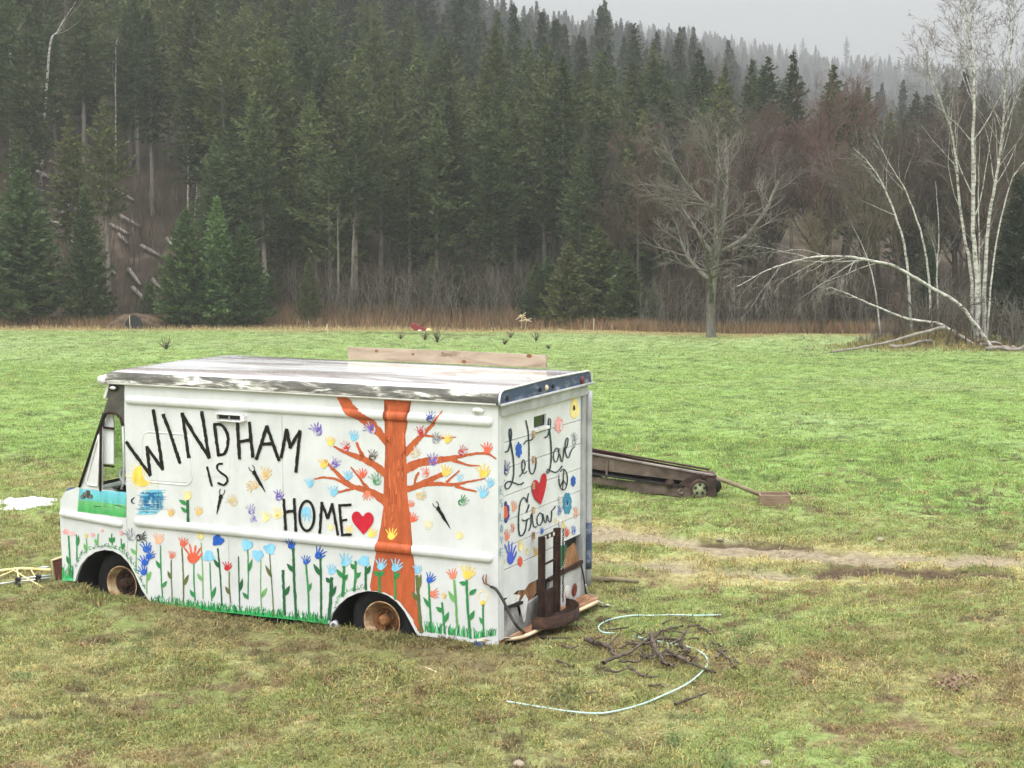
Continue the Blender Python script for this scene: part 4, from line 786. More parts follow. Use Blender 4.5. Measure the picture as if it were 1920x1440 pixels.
v, f = prism([(-.045, 2.30), (-.045, 2.28), (2.195, 2.28), (2.195, 2.30)], [], lambda u, z, w: V3(4.565 + w, u, z), .03); mb = MB(); mb.tube([V3(4.60, b_, 2.315 + .02 * math.sin(b_ * 1.4)) for b_ in np.linspace(-.05, 2.2, 12)], .05, 10); mb.build('roof_visor', 'old_white', van, True)
mb = MB(); mb.tube([V3(a, -.03, ZD + .002) for a in np.linspace(0.0, 4.53, 20)], .013, 8); mb.build('drip_rail', 'old_white', van, True)
mb = MB(); mb.box(V3(2.27, W / 2, 2.285), (4.5, W - .06, .02)); mb.build('ceiling_panel', 'inside_dark', van)
# mouldings pressed along the side
def bumpz(z, a=None):
    h = 0.0
    for zc, w_, d in MOULD: h = max(h, d * math.sqrt(max(0, 1 - ((z - zc) / w_) ** 2)))
    return h
ZU, ZL = 2.117, .831
MOULD = [(ZU, .047, .034), (ZL, .05, .036)]
def moulding(a0, a1, z0, z1, w_, d, mt='van_white'):
    Lm = abs(a1 - a0); ts = sorted(set([0, .004 / Lm, .012 / Lm, .025 / Lm, .04 / Lm, .05 / Lm] + [1 - q / Lm for q in (0, .004, .012, .025, .04, .05)] + list(np.linspace(.06 / Lm, 1 - .06 / Lm, 16)))); mb = MB(); V = []; F = []; N = len(ts) - 1; K = 10
    for i in range(N + 1):
        t_ = ts[i]; a = a0 + (a1 - a0) * t_; e = min(1, min(t_, 1 - t_) * abs(a1 - a0) / .05); e = math.sqrt(max(0, 1 - (1 - e) ** 2)) if e < 1 else 1
        for k in range(K + 1):
            ph = -math.pi / 2 + math.pi * k / K; V.append(V3(a, -d * math.cos(ph) * (.05 + .95 * e) + .001, z0 + (z1 - z0) * t_ + w_ * math.sin(ph) * (.1 + .9 * e)))
    for i in range(N):
        for k in range(K): F.append((i * (K + 1) + k, i * (K + 1) + k + 1, (i + 1) * (K + 1) + k + 1, (i + 1) * (K + 1) + k))
    mb.add(V, F); return mb.build('moulding', mt, van, True)
moulding(.05, 4.325, ZU, ZU, .047, .034); moulding(.05, 4.25, ZL, ZL, .05, .036); moulding(4.40, 5.255, .785, .842, .042, .034)
# thin pressed creases beside the mouldings
for z in (ZU - .085, ZL - .10): mb = MB(); mb.bar(V3(.04, .0022, z), V3(4.3, .0022, z), .006, .010); mb.build('crease', 'van_white', van)
# panel seams, the blanked window, rivets
for a, z0, z1 in ((2.38, .9, 2.06), (3.05, .0, .78)): mb = MB(); mb.box(V3(a, .0, (z0 + z1) / 2), (.006, .006, z1 - z0)); mb.build('seam', 'grey_panel', van)
q = []; (a0, z1_), (a1, z0_) = side(266, 809), side(361, 911); rr = .10
for cx, cz, s0 in ((a1 + rr, z0_ + rr, 180), (a0 - rr, z0_ + rr, 270), (a0 - rr, z1_ - rr, 0), (a1 + rr, z1_ - rr, 90)):
    for k in range(6): an = R(s0 + k * 18); q.append((cx + rr * math.cos(an), cz + rr * math.sin(an)))
mb = MB(); mb.tube([V3(a, .004, z) for a, z in q + [q[0]]], .0105, 8, cap=False); mb.build('window_frame', 'van_white', van, True)
plate('window_blank', [(2.03 * 0 + a, z) for a, z in [(a1 + .02, z0_ + .03), (a0 - .03, z0_ + .02), (a0 - .02, z1_ - .03), (a1 + .03, z1_ - .02)]], [], 'van_white', van, -.004, .004)
plate('service_hatch', [side(*p) for p in [(378, 820), (432, 822), (431, 895), (377, 892)]], [], 'van_white', van, -.003, .003)
# vent
v0, v1 = side(411, 776), side(456, 789); mb = MB(); za, zb = v0[1], v1[1]; mb.box(V3((v0[0] + v1[0]) / 2, -.02, za + .006), (v0[0] - v1[0] + .02, .06, .012)); mb.box(V3((v0[0] + v1[0]) / 2, -.02, zb - .006), (v0[0] - v1[0] + .02, .06, .012)); mb.box(V3(v1[0] - .02, -.02, (za + zb) / 2), (.045, .06, za - zb)); mb.box(V3(v0[0] + .004, -.02, (za + zb) / 2), (.012, .06, za - zb)); ve = mb.build('vent', 'old_white', van, bevel=.004)
mb = MB(); mb.box(V3((v0[0] + v1[0]) / 2 + .02, -.004, (za + zb) / 2), (v0[0] - v1[0] - .03, .006, za - zb - .02)); mb.build('vent_opening', 'inside_dark', ve)
mb = MB(); mb.box(V3((v0[0] + v1[0]) / 2 + .0, -.03, (za + zb) / 2), (.008, .02, za - zb - .02)); mb.build('vent_bar', 'grey_metal', ve)
# side marker lamps
for px, py, mt in ((214, 727, 'clear_lens'), (897, 770, 'old_white')):
    a, z = side(px, py); o = MB(); Mx = Matrix.Translation(Vector(V3(a, -.002, z))) @ Matrix.Rotation(R(90), 4, 'X') @ Matrix.Diagonal((1.0, .55, 1, 1)); o.lathe([(.001, 0.0), (.062, 0.0), (.062, .012), (.045, .018), (.001, .018)], Mx, 20); lp = o.build('marker_lamp', 'black_rubber' if px < 300 else 'old_white', van, True)
    o = MB(); Mx = Matrix.Translation(Vector(V3(a, -.016, z))) @ Matrix.Rotation(R(90), 4, 'X') @ Matrix.Diagonal((1.0, .5, 1, 1)); o.lathe([(.04, 0.0), (.036, .014), (.001, .02)], Mx, 16); o.build('lens', mt, lp, True)
# wheel wells and wheels
for (ac, zc, r0, r1) in ((1.37, -.05, .50, .62), (4.58, -.02, .52, .60)):
    mb = MB(); V = []; F = []; N = 14
    for i in range(N + 1):
        an = math.pi * i / N; x, z = ac + r0 * math.cos(an), zc + .0 + (r0 * .95) * math.sin(an); V += [V3(x, .028, z), V3(x, .62, z)]
    for i in range(N): F.append((2 * i, 2 * i + 1, 2 * i + 3, 2 * i + 2))
    mb.add(V, F); mb.box(V3(ac, .62, zc + .2), (1.1, .02, .7)); mb.build('wheel_well', 'inside_dark', van)
def wheel(a, z, bface, rim, tyre, deep):
    Mx = Matrix.Translation(Vector(V3(a, bface, z))) @ Matrix.Rotation(R(90), 4, 'X'); mb = MB()          # local z points out of the van
    e = empty('wheel', (0, 0, 0)); e.parent = van
    mb.lathe([(rim * .98, -.02), (rim * 1.04, -.005), (tyre * .86, -.012), (tyre * .95, -.03), (tyre, -.06), (tyre, -.18), (tyre * .9, -.22), (rim, -.2)], Mx, 40); mb.build('tyre', 'wheel_black', e, True)
    mb = MB(); mb.lathe([(rim * 1.0, .015), (rim * .97, .022), (rim * .93, .012), (rim * .88, -.02), (rim * .84, -.06), (rim * .74, -.075), (rim * .70, -deep)], Mx, 40); mb.build('rim', 'rust_rim', e, True)
    mb = MB(); mb.lathe([(rim * .72, -.075), (rim * .66, -.05), (rim * .60, -.055), (rim * .5, -.085), (rim * .3, -.09), (rim * .28, -.02), (rim * .2, -.0), (.001, .0)], Mx, 32)
    for k in range(6): an = k * 1.047 + .3; mb.lathe([(.014, -.09), (.014, -.055), (.001, -.05)], Mx @ Matrix.Translation((rim * .42 * math.cos(an), rim * .42 * math.sin(an), 0)), 8)
    mb.build('hub', 'rust_dark' if a > 3 else 'rust_hub', e, True)
wheel(1.285, .075, .06, .205, .37, .10); wheel(4.50, .115, .09, .20, .37, .10)
mb = MB(); a, z = side(629, 1170); mb.tube([V3(a + .03, .05, z), V3(a, -.02, z - .01)], [.03, .04], 12); mb.lathe([(.045, 0), (.045, .02), (.02, .02), (.02, -.02)], Matrix.Translation(Vector(V3(a, -.02, z - .01))) @ Matrix.Rotation(R(90), 4, 'X'), 14); mb.build('exhaust_pipe', 'grey_metal', van, True)
# ---------------- the back
def rplate(name, outer, holes, mt, parent, a0=0.0, depth=.03, bevel=0):
    v, f = prism(outer, holes, lambda u, z, w: V3(a0 + w, u, z), depth); mb = MB(); mb.add(v, f); return mb.build(name, mt, parent, bevel=bevel)
Rr = lambda pts, a=0.0: [rear(*p, a) for p in pts]
rplate('rear_post', [(0.031, 0), (.105, 0), (.105, 2.2), (.031, 2.2)], [], 'van_white', van, -.012, .08)
rplate('rear_post', [(2.03, 0.02), (2.12, 0.02), (2.12, 2.2), (2.03, 2.2)], [], 'grey_metal', van, -.012, .08)
mb = MB(); mb.tube([V3(-.025, 2.155, z) for z in np.linspace(.12, 2.2, 14)], .035, 10); pc = mb.build('corner_post', 'grey_metal', van, True)
mb = MB(); mb.tube([V3(-.028, 2.150, z) for z in np.linspace(.30, .80, 6)], .037, 10); mb.build('blue_paint_band', 'blue_cap', pc, True)
rplate('rear_header', [(.031, 2.165), (2.12, 2.165), (2.12, 2.27), (.031, 2.27)], [], 'grey_metal', van, -.03, .09, .006)
cap = [(-.04, 2.285), (-.043, 2.33), (-.03, 2.375), (.0, 2.402), (.06, 2.416), (1.07, 2.43), (2.09, 2.416), (2.15, 2.402), (2.18, 2.375), (2.193, 2.33), (2.19, 2.285)]
rplate('rear_cap', cap, [], 'blue_cap', van, -.03, .03); mb = MB(); mb.tube([V3(-.035, b_, z) for b_, z in cap], .010, 6); mb.build('cap_rim', 'old_white', van, True)
mb = MB(); mb.tube([V3(-.045, b_, 2.278) for b_ in np.linspace(-.03, 2.22, 8)], .016, 8); mb.build('rear_drip_rail', 'grey_metal', van, True)
for px, py, mt, r in ((1091, 713, 'red_lens', .036), (1024, 727, 'pale_edge', .024), (950, 746, 'inside_dark', .024), (1036, 724, 'inside_dark', .018), (1012, 730, 'inside_dark', .02)):
    b_, z = rear(px, py, -.03); mb = MB(); mb.lathe([(r * 1.25, 0), (r * 1.25, .008), (r, .012), (r * .8, .018), (.001, .022)], Matrix.Translation(Vector(V3(-.031, b_, z))) @ Matrix.Rotation(R(90), 4, 'Y'), 18); mb.build('marker_lamp', mt, van, True)
# roll-up door: one slat above another
zl = [2.16, 1.908, 1.658, 1.398, 1.156, .905, .690]
roll = empty('roll_up_door'); roll.parent = van
bw = rear(1003, 787), rear(1026, 801)
for i, (z1_, z0_) in enumerate(zip(zl[:-1], zl[1:])):
    hole = [[(bw[0][0], z0_ + .05), (bw[1][0], z0_ + .05), (bw[1][0], z0_ + .165), (bw[0][0], z0_ + .165)]] if i == 0 else []
    rplate('door_slat', [(.115, z0_ + .0035), (2.02, z0_ + .0035), (2.02, z1_ - .0035), (.115, z1_ - .0035)], hole, 'door_white', roll, .012 + .001 * (i % 2), .02)
zb = .69
rplate('door_slat', [(.115, .66), (.115, .43), (.28, .40), (.45, .43), (.62, .40), (.72, .44), (.95, .44), (.95, .684), (.115, .684)], [], 'door_white', roll, .010, .02)
rplate('door_slat', [(1.12, .684), (1.12, .40), (1.22, .385), (1.34, .40), (1.60, .42), (1.62, .684)], [], 'door_white', roll, .016, .02)
rplate('door_backing', [(.11, .36), (2.03, .36), (2.03, 2.16), (.11, 2.16)], [], 'inside_dark', van, .075, .02)
rplate('rear_window', [(bw[0][0] - .01, zl[1] + .04), (bw[1][0] + .01, zl[1] + .04), (bw[1][0] + .01, zl[1] + .175), (bw[0][0] - .01, zl[1] + .175)], [], 'cab_glass', roll, .034, .004)
mb = MB(); mb.box(V3(-.008, (bw[0][0] + bw[1][0]) / 2, zl[1] + .03), (.03, .34, .03)); mb.build('window_sill', 'old_white', roll, bevel=.005)
for bb in (.80, 1.46):                                       # rusty hinges down the slats
    for z in zl[1:-1]: mb = MB(); mb.box(V3(-.002, bb, z), (.02, .035, .07)); mb.build('door_hinge', 'rust_rim' if bb < 1 else 'old_white', roll, bevel=.004)
rplate('rotten_board', Rr([(1063, 1030), (1078, 1018), (1083, 1040), (1090, 1045), (1092, 1062), (1050, 1075), (1058, 1055)], .03), [], 'rotten_wood', van, .03, .02)
rplate('rotten_board', [(.50, .40), (.56, .46), (.63, .41), (.70, .47), (.80, .45), (.86, .50), (.93, .46), (.94, .30), (.86, .27), (.80, .20), (.70, .25), (.60, .22), (.52, .27)], [], 'rotten_wood', van, .03, .03)
rplate('tail_panel', [(1.20, .02), (2.03, .02), (2.03, .33), (1.20, .37)], [], 'grey_panel', van, .004, .03); rplate('tail_panel', [(.06, .02), (.95, .02), (.95, .27), (.62, .25), (.50, .12), (.42, .28), (.06, .33)], [], 'grimy_panel', van, .0, .03)
rplate('tail_backing', [(.04, .02), (2.06, .02), (2.06, .40), (.04, .40)], [], 'inside_dark', van, .06, .02)
mb = MB(); mb.bar(V3(-.005, 1.15, .385), V3(-.005, 2.03, .395), .03, .035); mb.build('sill_rail', 'rust_dark', van); mb = MB(); mb.bar(V3(-.005, .12, .335), V3(-.005, .52, .30), .03, .03); mb.build('sill_rail', 'black_rubber', van)
for q_ in ([(.46, .30), (.60, .36), (.66, .30), (.60, .10), (.56, .09)], [(.13, .40), (.30, .43), (.48, .38), (.44, .33), (.2, .33)]): rplate('torn_flap', q_, [], 'old_white', van, -.006, .004)
for px, py, mt, r in ((1064, 1109, 'clear_lens', .055), (1077, 1106, 'red_lens', .06)):
    b_, z = rear(px, py); mb = MB(); mb.lathe([(r * 1.15, 0), (r * 1.15, .006), (r, .008), (r * .7, .012), (.001, .013)], Matrix.Translation(Vector(V3(.003, b_, z))) @ Matrix.Rotation(R(90), 4, 'Y'), 22); mb.build('tail_lamp', mt, van, True)
bp = [(.20, -.035), (-.12, .30), (-.17, .9), (-.25, 1.85), (-.20, 2.02), (-.02, 2.06), (-.014, .02), (.19, -.005)]
v, f = prism([(a, b_) for a, b_ in bp], [], lambda a, b_, w: V3(a, b_, .045 - w), .05); mb = MB(); mb.add(v, f); bu = mb.build('rear_bumper', 'rust_plank', van, bevel=.006)
mb = MB(); mb.tube([V3(a, b_, .03) for a, b_ in smoothline([(.20, -.045), (.03, .10), (-.125, .30), (-.175, .9), (-.255, 1.85)], 5)], .018, 8); mb.build('bumper_edge', 'pale_edge', bu, True)
mb = MB(); mb.box(V3(.18, -.04, .0), (.09, .05, .07)); mb.build('bumper_end', 'blue_cap', bu, bevel=.012)

# ================================================================== THE MURAL (hand-painted, each figure a thin layer of paint on the panel)
PC = {k: lin(*v) for k, v in dict(black=(16, 12, 11), orange=(182, 90, 52), orange2=(204, 112, 72), dgreen=(38, 96, 58), green=(52, 132, 74), lgreen=(110, 168, 96), olive=(98, 108, 62), brown=(92, 72, 52), mint=(84, 196, 128), coral=(222, 98, 70), salmon=(228, 128, 100), peach=(240, 172, 142), red=(190, 38, 46), heart=(190, 26, 50), yellow=(240, 204, 92), lyellow=(246, 226, 150), blue=(36, 92, 188), lblue=(134, 198, 228), navy=(56, 62, 128), purple=(110, 84, 176), tan=(206, 184, 136), teal=(60, 140, 170), pink=(234, 160, 160), gold=(222, 182, 104), grey=(120, 126, 132), dteal=(30, 50, 60), white=(236, 238, 238), rust=(150, 66, 40), bgreen=(60, 170, 92), grass=(56, 176, 96), sky=(110, 190, 214), violet=(70, 90, 200)).items()}
_jr = random.Random(12)
class Art:
    """shapes drawn in photograph pixels and laid onto the panel they are painted on"""
    def __init__(s, name, plane='side', layer=0, cover=.95): s.name, s.plane, s.layer, s.cover, s.sh = name, plane, layer, cover, []
    def poly(s, pts, c, cover=None):
        Q = []
        for i in range(len(pts)):
            a, b = np.array(pts[i], float), np.array(pts[(i + 1) % len(pts)], float); k = int(min(max(np.hypot(*(b - a)) / 5, 1), 12)); Q += [tuple(a + (b - a) * j / k + (np.array([_jr.gauss(0, .38), _jr.gauss(0, .38)]) if j and k > 1 else 0)) for j in range(k)]
        s.sh.append((Q, PC[c] if isinstance(c, str) else c, cover or s.cover)); return s
    def stroke(s, pts, w, c, cover=None, smooth=0):
        P = [np.array(p, float) for p in (smoothline(pts, smooth) if smooth else pts)]; mw = max(w) if hasattr(w, '__len__') else w
        if mw > 1.5:                                    # a brush wanders: resample the line and let its edge waver
            cum = np.concatenate([[0], np.cumsum([np.hypot(*(P[i + 1] - P[i])) for i in range(len(P) - 1)])]); m_ = int(min(max(cum[-1] / 4.5, len(P)), 40)) + 1; tt = np.linspace(0, cum[-1], m_); A0 = np.array(P); P = [np.array([np.interp(q, cum, A0[:, 0]), np.interp(q, cum, A0[:, 1])]) for q in tt]
        n = len(P); ws = np.interp(np.linspace(0, 1, n), np.linspace(0, 1, len(w)), w) if hasattr(w, '__len__') else np.full(n, float(w)); L, Rt = [], []
        if mw > 1.5: ws = ws * np.array([_jr.uniform(.84, 1.13) for _ in range(n)]); P = [P[0]] + [p + np.array([_jr.gauss(0, .05), _jr.gauss(0, .05)]) * min(mw, 5) for p in P[1:-1]] + [P[-1]]
        for i in range(n):
            d = P[min(i + 1, n - 1)] - P[max(i - 1, 0)]; d = d / max(np.hypot(*d), 1e-6); nn = np.array([-d[1], d[0]]) * ws[i] / 2; e = d * ws[i] * .25 * (-1 if i == 0 else 1 if i == n - 1 else 0); L.append(P[i] + nn + e); Rt.append(P[i] - nn + e)
        for i in range(n - 1): s.sh.append(([L[i], L[i + 1], Rt[i + 1], Rt[i]], PC[c] if isinstance(c, str) else c, cover or s.cover))
        return s
    def oval(s, x, y, rx, ry, c, rot=0, wob=.06, cover=None, seed=0):
        cs, sn = math.cos(rot), math.sin(rot); pts = []
        for k in range(18):
            a = 6.2832 * k / 18; q = 1 + wob * math.sin(3 * a + seed) + wob * .7 * math.sin(5 * a + seed * 2.3); u, v = rx * q * math.cos(a), ry * q * math.sin(a); pts.append((x + u * cs - v * sn, y + u * sn + v * cs))
        return s.poly(pts, c, cover)
    def ring(s, x, y, rx, ry, w, c, n=24, cover=None):
        for k in range(n):
            a, b = 6.2832 * k / n, 6.2832 * (k + 1) / n; q = lambda t, d: (x + (rx + d) * math.cos(t), y + (ry + d) * math.sin(t)); s.sh.append(([q(a, w / 2), q(b, w / 2), q(b, -w / 2), q(a, -w / 2)], PC[c] if isinstance(c, str) else c, cover or s.cover))
        return s
    def leaf(s, x0, y0, x1, y1, w, c):
        d = np.array([x1 - x0, y1 - y0], float); n = np.array([-d[1], d[0]]) / max(np.hypot(*d), 1e-6); p = np.array([x0, y0], float); L = [p + d * t + n * w * .5 * math.sin(math.pi * t ** .8) for t in np.linspace(0, 1, 7)]; Q = [p + d * t - n * w * .5 * math.sin(math.pi * t ** .8) for t in np.linspace(1, 0, 7)]; return s.poly(L + Q[1:-1], c)
    def hand(s, x, y, size, ang, c, kind='solid', finger=None, rg=random.Random(4)):
        a = R(ang); cs, sn = math.cos(a), math.sin(a); T = lambda u, v: (x + (u * cs - v * sn) * size, y + (u * sn + v * cs) * size); fc = finger or c; cv = .56 if kind == 'ring' else .70; size = size * rg.uniform(.9, 1.14)
        if kind == 'ring':
            pts = [T(.25 * math.cos(t) * (1 + .1 * math.sin(3 * t + x)), .24 + .26 * math.sin(t)) for t in np.linspace(0, 6.2832, 13)]; s.stroke(pts, size * .15, c, cv); s.poly([T(-.22, .12), T(.24, .10), T(.2, .26), T(-.2, .28)], c, .6)
        else: s.poly([T(.27 * math.cos(t) * (1 + .08 * math.sin(3 * t + x)), .22 + .27 * math.sin(t)) for t in np.linspace(0, 6.2832, 13)[:-1]], c, cv)
        for fx, ln, sp in ((-.20, .34, -.30), (-.07, .44, -.10), (.07, .42, .08), (.20, .32, .28)):
            k = rg.uniform(.85, 1.1); g0 = .0 if kind == 'solid' else .08; s.stroke([T(fx, .02 - g0), T(fx + sp * .4, -.18 * k - g0 * .5), T(fx + sp * .8, -ln * k)], [size * .085, size * .10, size * .06], fc, cv)
        s.stroke([T(.24, .26), T(.38, .10), T(.46, -.04)], [size * .13, size * .12, size * .08], fc, cv); return s
    def build(s, parent, label=None):
        bm = bmesh.new(); lay = bm.verts.layers.float_color.new('pcol'); k = 0; key = (s.plane, s.layer); off = .002 + s.layer * .0012
        for pts, c, cov in s.sh:
            k += 1; dz = (k % 9) * .0001; vs = []
            for p in pts:
                if s.plane == 'side': a, z = side(*p); v = bm.verts.new((-a, -(off + dz), z))
                elif s.plane == 'rear': b_, z = rear(*p); v = bm.verts.new((off + dz + .012, b_, z))
                else: b_, z = rear(*p); v = bm.verts.new((off + dz - .0115, b_, z))
                v[lay] = (*c, cov); vs.append(v)
            try: bm.faces.new(vs)
            except Exception: pass
        if s.plane == 'side':
            bmesh.ops.triangulate(bm, faces=bm.faces[:]); zs = [v.co.z for v in bm.verts]; lo, hi = min(zs), max(zs)
            for zc, w_, d in MOULD:
                if lo < zc + w_ and hi > zc - w_:
                    for q in (-1, -.93, -.8, -.55, -.25, 0, .25, .55, .8, .93, 1): bmesh.ops.bisect_plane(bm, geom=bm.verts[:] + bm.edges[:] + bm.faces[:], plane_co=(0, 0, zc + w_ * q), plane_no=(0, 0, 1))
            for v in bm.verts:
                if .06 < -v.co.x < 4.3: v.co.y -= bumpz(v.co.z)
        bmesh.ops.recalc_face_normals(bm, faces=bm.faces[:]); me = bpy.data.meshes.new(s.name); bm.to_mesh(me); bm.free(); o = link(s.name, me, 'mural_paint', parent)
        if label: o['label'] = label
        return o
def crop(x0, y0, k): return lambda *pts: [(x0 + x / k, y0 + y / k) for x, y in pts]
K1, K2, K3, K4, K5, K6 = crop(80, 640, 4), crop(500, 640, 4), crop(80, 900, 4), crop(500, 900, 4), crop(880, 660, 5.1429), crop(880, 920, 4.8)
side_art = empty('side_mural'); side_art.parent = van; rear_art = empty('door_mural'); rear_art.parent = van

# --- the big orange tree
tr = Art('painted_tree', layer=0, cover=1.2); L = K2((880, 437), (905, 490), (900, 560), (905, 640), (892, 770), (882, 1000), (872, 1300), (845, 1440)) + K4((830, 480), (818, 560), (795, 680), (775, 800)); Rg = K2((1085, 447), (1055, 500), (1050, 560), (1056, 620), (1040, 700), (1036, 800), (1050, 920), (1052, 1100), (1060, 1200), (1076, 1300), (1078, 1440)) + K4((1090, 520), (1105, 600), (1112, 700), (1112, 850), (1142, 1000), (1182, 1142))
bot = K4((1132, 1135), (1100, 1050), (1060, 985), (1000, 915), (940, 868), (880, 842), (820, 832), (785, 832)); tr.poly(L + bot[::-1] + Rg[::-1], 'orange')
for st, wd in (((K2((560, 418), (640, 520), (760, 600), (850, 690), (900, 760))), (16, 24, 18, 16, 12)), (K2((505, 788), (600, 835), (720, 880), (800, 920), (890, 990)), (4, 7, 12, 13, 16)), (K2((675, 760), (700, 820), (725, 870)), (4, 6, 8)), (K2((440, 895), (500, 960), (560, 1020), (620, 1070)), (4, 6, 7, 8)), (K2((360, 1032), (430, 1020), (520, 1035), (620, 1080), (720, 1110), (800, 1135), (890, 1200)), (3, 4, 5, 9, 12, 13, 17)), (K2((540, 1132), (590, 1118), (650, 1105)), (4, 5, 5)), (K2((632, 945), (680, 1000), (730, 1070), (775, 1125)), (3, 4, 6, 8)),
        (K2((1318, 520), (1290, 565), (1250, 620), (1190, 680), (1120, 750), (1045, 840)), (2, 5, 7, 9, 12, 13)), (K2((1420, 718), (1330, 725), (1260, 715), (1190, 705)), (2, 3, 4, 5)), (K2((1722, 880), (1650, 840), (1540, 845), (1420, 870), (1250, 895), (1150, 910), (1050, 955)), (3, 5, 5, 9, 13, 15, 19)), (K2((1600, 932), (1520, 930), (1440, 905), (1360, 875)), (2, 4, 6, 9)), (K2((1640, 1030), (1500, 1055), (1400, 1075), (1270, 1068), (1180, 1075), (1050, 1110)), (2, 4, 6, 8, 9, 12)), (K2((1575, 1125), (1480, 1105), (1420, 1085)), (3, 5, 6)), (K2((1310, 1000), (1200, 1050), (1120, 1085)), (9, 10, 10)), (K2((1445, 970), (1400, 1010), (1350, 1055)), (3, 4, 5)), (K2((1140, 985), (1120, 1020), (1110, 1065)), (5, 5, 4))): tr.stroke(st, wd, 'orange', smooth=3)
g = random.Random(9)
for k in range(34):
    y = g.uniform(470, 1400); x = g.uniform(900, 1030) - (y > 1200) * 20; l = g.uniform(40, 150); tr.stroke(K2((x, y), (x + g.uniform(-8, 8), y + l)), g.uniform(1, 3), 'orange2' if g.random() < .6 else 'rust', 1.2)
tr.build(side_art, 'orange painted tree trunk with branches')
for x, y, s_, c in ((1085, 1215, 62, 'salmon'), (1100, 1320, 80, 'coral'), (760, 1160, 85, 'salmon')): Art('painted_hand', layer=1).hand(*K2((x, y))[0], s_ / 4, 20 if x > 900 else 170, c).build(side_art)
# --- handprint leaves
for x, y, s_, an, c, kd in ((370, 655, 92, -35, 'purple', 'ring'), (770, 650, 95, -60, 'purple', 'ring'), (478, 745, 88, -10, 'yellow', 'solid'), (592, 785, 80, 0, 'red', 'ring'), (652, 705, 88, -5, 'lblue', 'solid'), (795, 845, 84, 5, 'brown', 'ring'), (425, 912, 84, -5, 'yellow', 'solid'), (517, 905, 84, 28, 'purple', 'ring'), (322, 1055, 84, -12, 'lblue', 'solid'), (500, 1118, 90, -5, 'lblue', 'solid'), (610, 1000, 88, 3, 'lblue', 'solid'), (715, 985, 90, -10, 'coral', 'solid'), (818, 1028, 90, -25, 'green', 'ring'), (1235, 558, 96, -8, 'navy', 'ring'), (1152, 668, 80, -22, 'red', 'ring'), (1272, 718, 86, 10, 'grey', 'ring'), (1356, 725, 90, 0, 'yellow', 'solid'), (1470, 812, 84, 25, 'red', 'ring'), (1652, 795, 104, -8, 'coral', 'solid'), (1118, 828, 90, 38, 'tan', 'ring'), (1245, 878, 92, -2, 'purple', 'ring'), (1190, 975, 84, 0, 'coral', 'ring'), (1345, 965, 88, 8, 'yellow', 'solid'), (1622, 970, 120, -5, 'yellow', 'solid'), (1622, 1125, 108, -2, 'lblue', 'solid'), (1675, 1055, 70, 0, 'lblue', 'solid'), (1475, 1190, 92, 38, 'green', 'ring'), (1165, 1150, 84, 70, 'tan', 'ring'), (1450, 1015, 60, 0, 'lblue', 'ring'), (92, 1148, 76, 0, 'purple', 'ring')): Art('painted_hand', layer=2).hand(*K2((x, y))[0], s_ / 4, an, c, kd).build(side_art)
for x, y, s_, an, c, kd in ((1672, 985, 110, 15, 'gold', 'ring'), (1568, 1088, 105, -115, 'gold', 'ring'), (1415, 1190, 84, -50, 'tan', 'ring'), (1170, 1270, 64, 0, 'gold', 'solid'), (1672, 1310, 84, 0, 'lyellow', 'solid'), (1762, 1285, 84, 12, 'lyellow', 'solid'), (1560, 1255, 86, -20, 'purple', 'ring'), (1582, 1335, 60, 170, 'purple', 'ring'), (962, 1278, 62, 0, 'gold', 'solid')): Art('painted_hand', layer=1).hand(*K1((x, y))[0], s_ / 4, an, c, kd).build(side_art)
for x, y, s_, an, c, kd in ((935, 400, 90, 0, 'yellow', 'solid'), (85, 255, 60, 0, 'lyellow', 'solid'), (790, 390, 84, 20, 'yellow', 'solid'), (620, 370, 80, -20, 'yellow', 'ring'), (1445, 410, 74, 0, 'lyellow', 'solid'), (1210, 330, 74, 0, 'lyellow', 'ring'), (1260, 850, 84, 80, 'salmon', 'solid'), (480, 350, 60, 10, 'lyellow', 'solid')): Art('painted_hand', layer=1).hand(*K4((x, y))[0], s_ / 4, an, c, kd).build(side_art)

# --- lettering: WINDHAM IS HOME
def letter(K, strokes, w, nm='painted_letter', smooth=0, c='black', plane='side', lay=4, par=None):
    A_ = Art(nm, plane, layer=lay, cover=1.3)
    for st in strokes: A_.stroke(K(*st), w, c, smooth=smooth)
    return A_.build(par or side_art)
for st in ([((630, 755), (810, 1003)), ((808, 1000), (785, 790)), ((785, 792), (903, 960)), ((903, 960), (870, 740), (832, 515))], [((908, 550), (960, 690), (1033, 912))], [((1050, 540), (1072, 690), (1098, 868)), ((1050, 545), (1150, 715), (1252, 872)), ((1250, 870), (1222, 690), (1196, 528))], [((1292, 622), (1305, 740), (1322, 852))], [((1463, 608), (1470, 740), (1480, 878)), ((1553, 608), (1565, 740), (1578, 865)), ((1472, 755), (1562, 738))], [((1605, 882), (1645, 760), (1684, 638)), ((1684, 638), (1730, 770), (1775, 890)), ((1640, 770), (1728, 765))]): letter(K1, st, 6.3)
letter(K1, [((1290, 622), (1345, 628), (1388, 690), (1390, 780), (1365, 842), (1320, 852))], 5.6, smooth=4)
letter(K2, [((110, 870), (132, 760), (152, 660)), ((152, 660), (180, 795)), ((178, 795), (252, 672)), ((252, 672), (238, 820), (222, 978))], 6.2)
letter(K1, [((1236, 942), (1252, 1010), (1272, 1082))], 4.0); letter(K1, [((1350, 918), (1318, 922), (1312, 955), (1340, 985), (1378, 1012), (1388, 1045), (1362, 1076), (1318, 1062))], 4.0, smooth=4)
letter(K4, [((130, 145), (138, 260), (146, 372)), ((209, 140), (214, 260), (222, 380)), ((138, 240), (212, 230))], 5.4)
a_ = Art('painted_letter', layer=4, cover=1.3); x, y = K4((304, 268))[0]; a_.ring(x, y, 55 / 4, 112 / 4, 5.2, 'black'); a_.build(side_art)
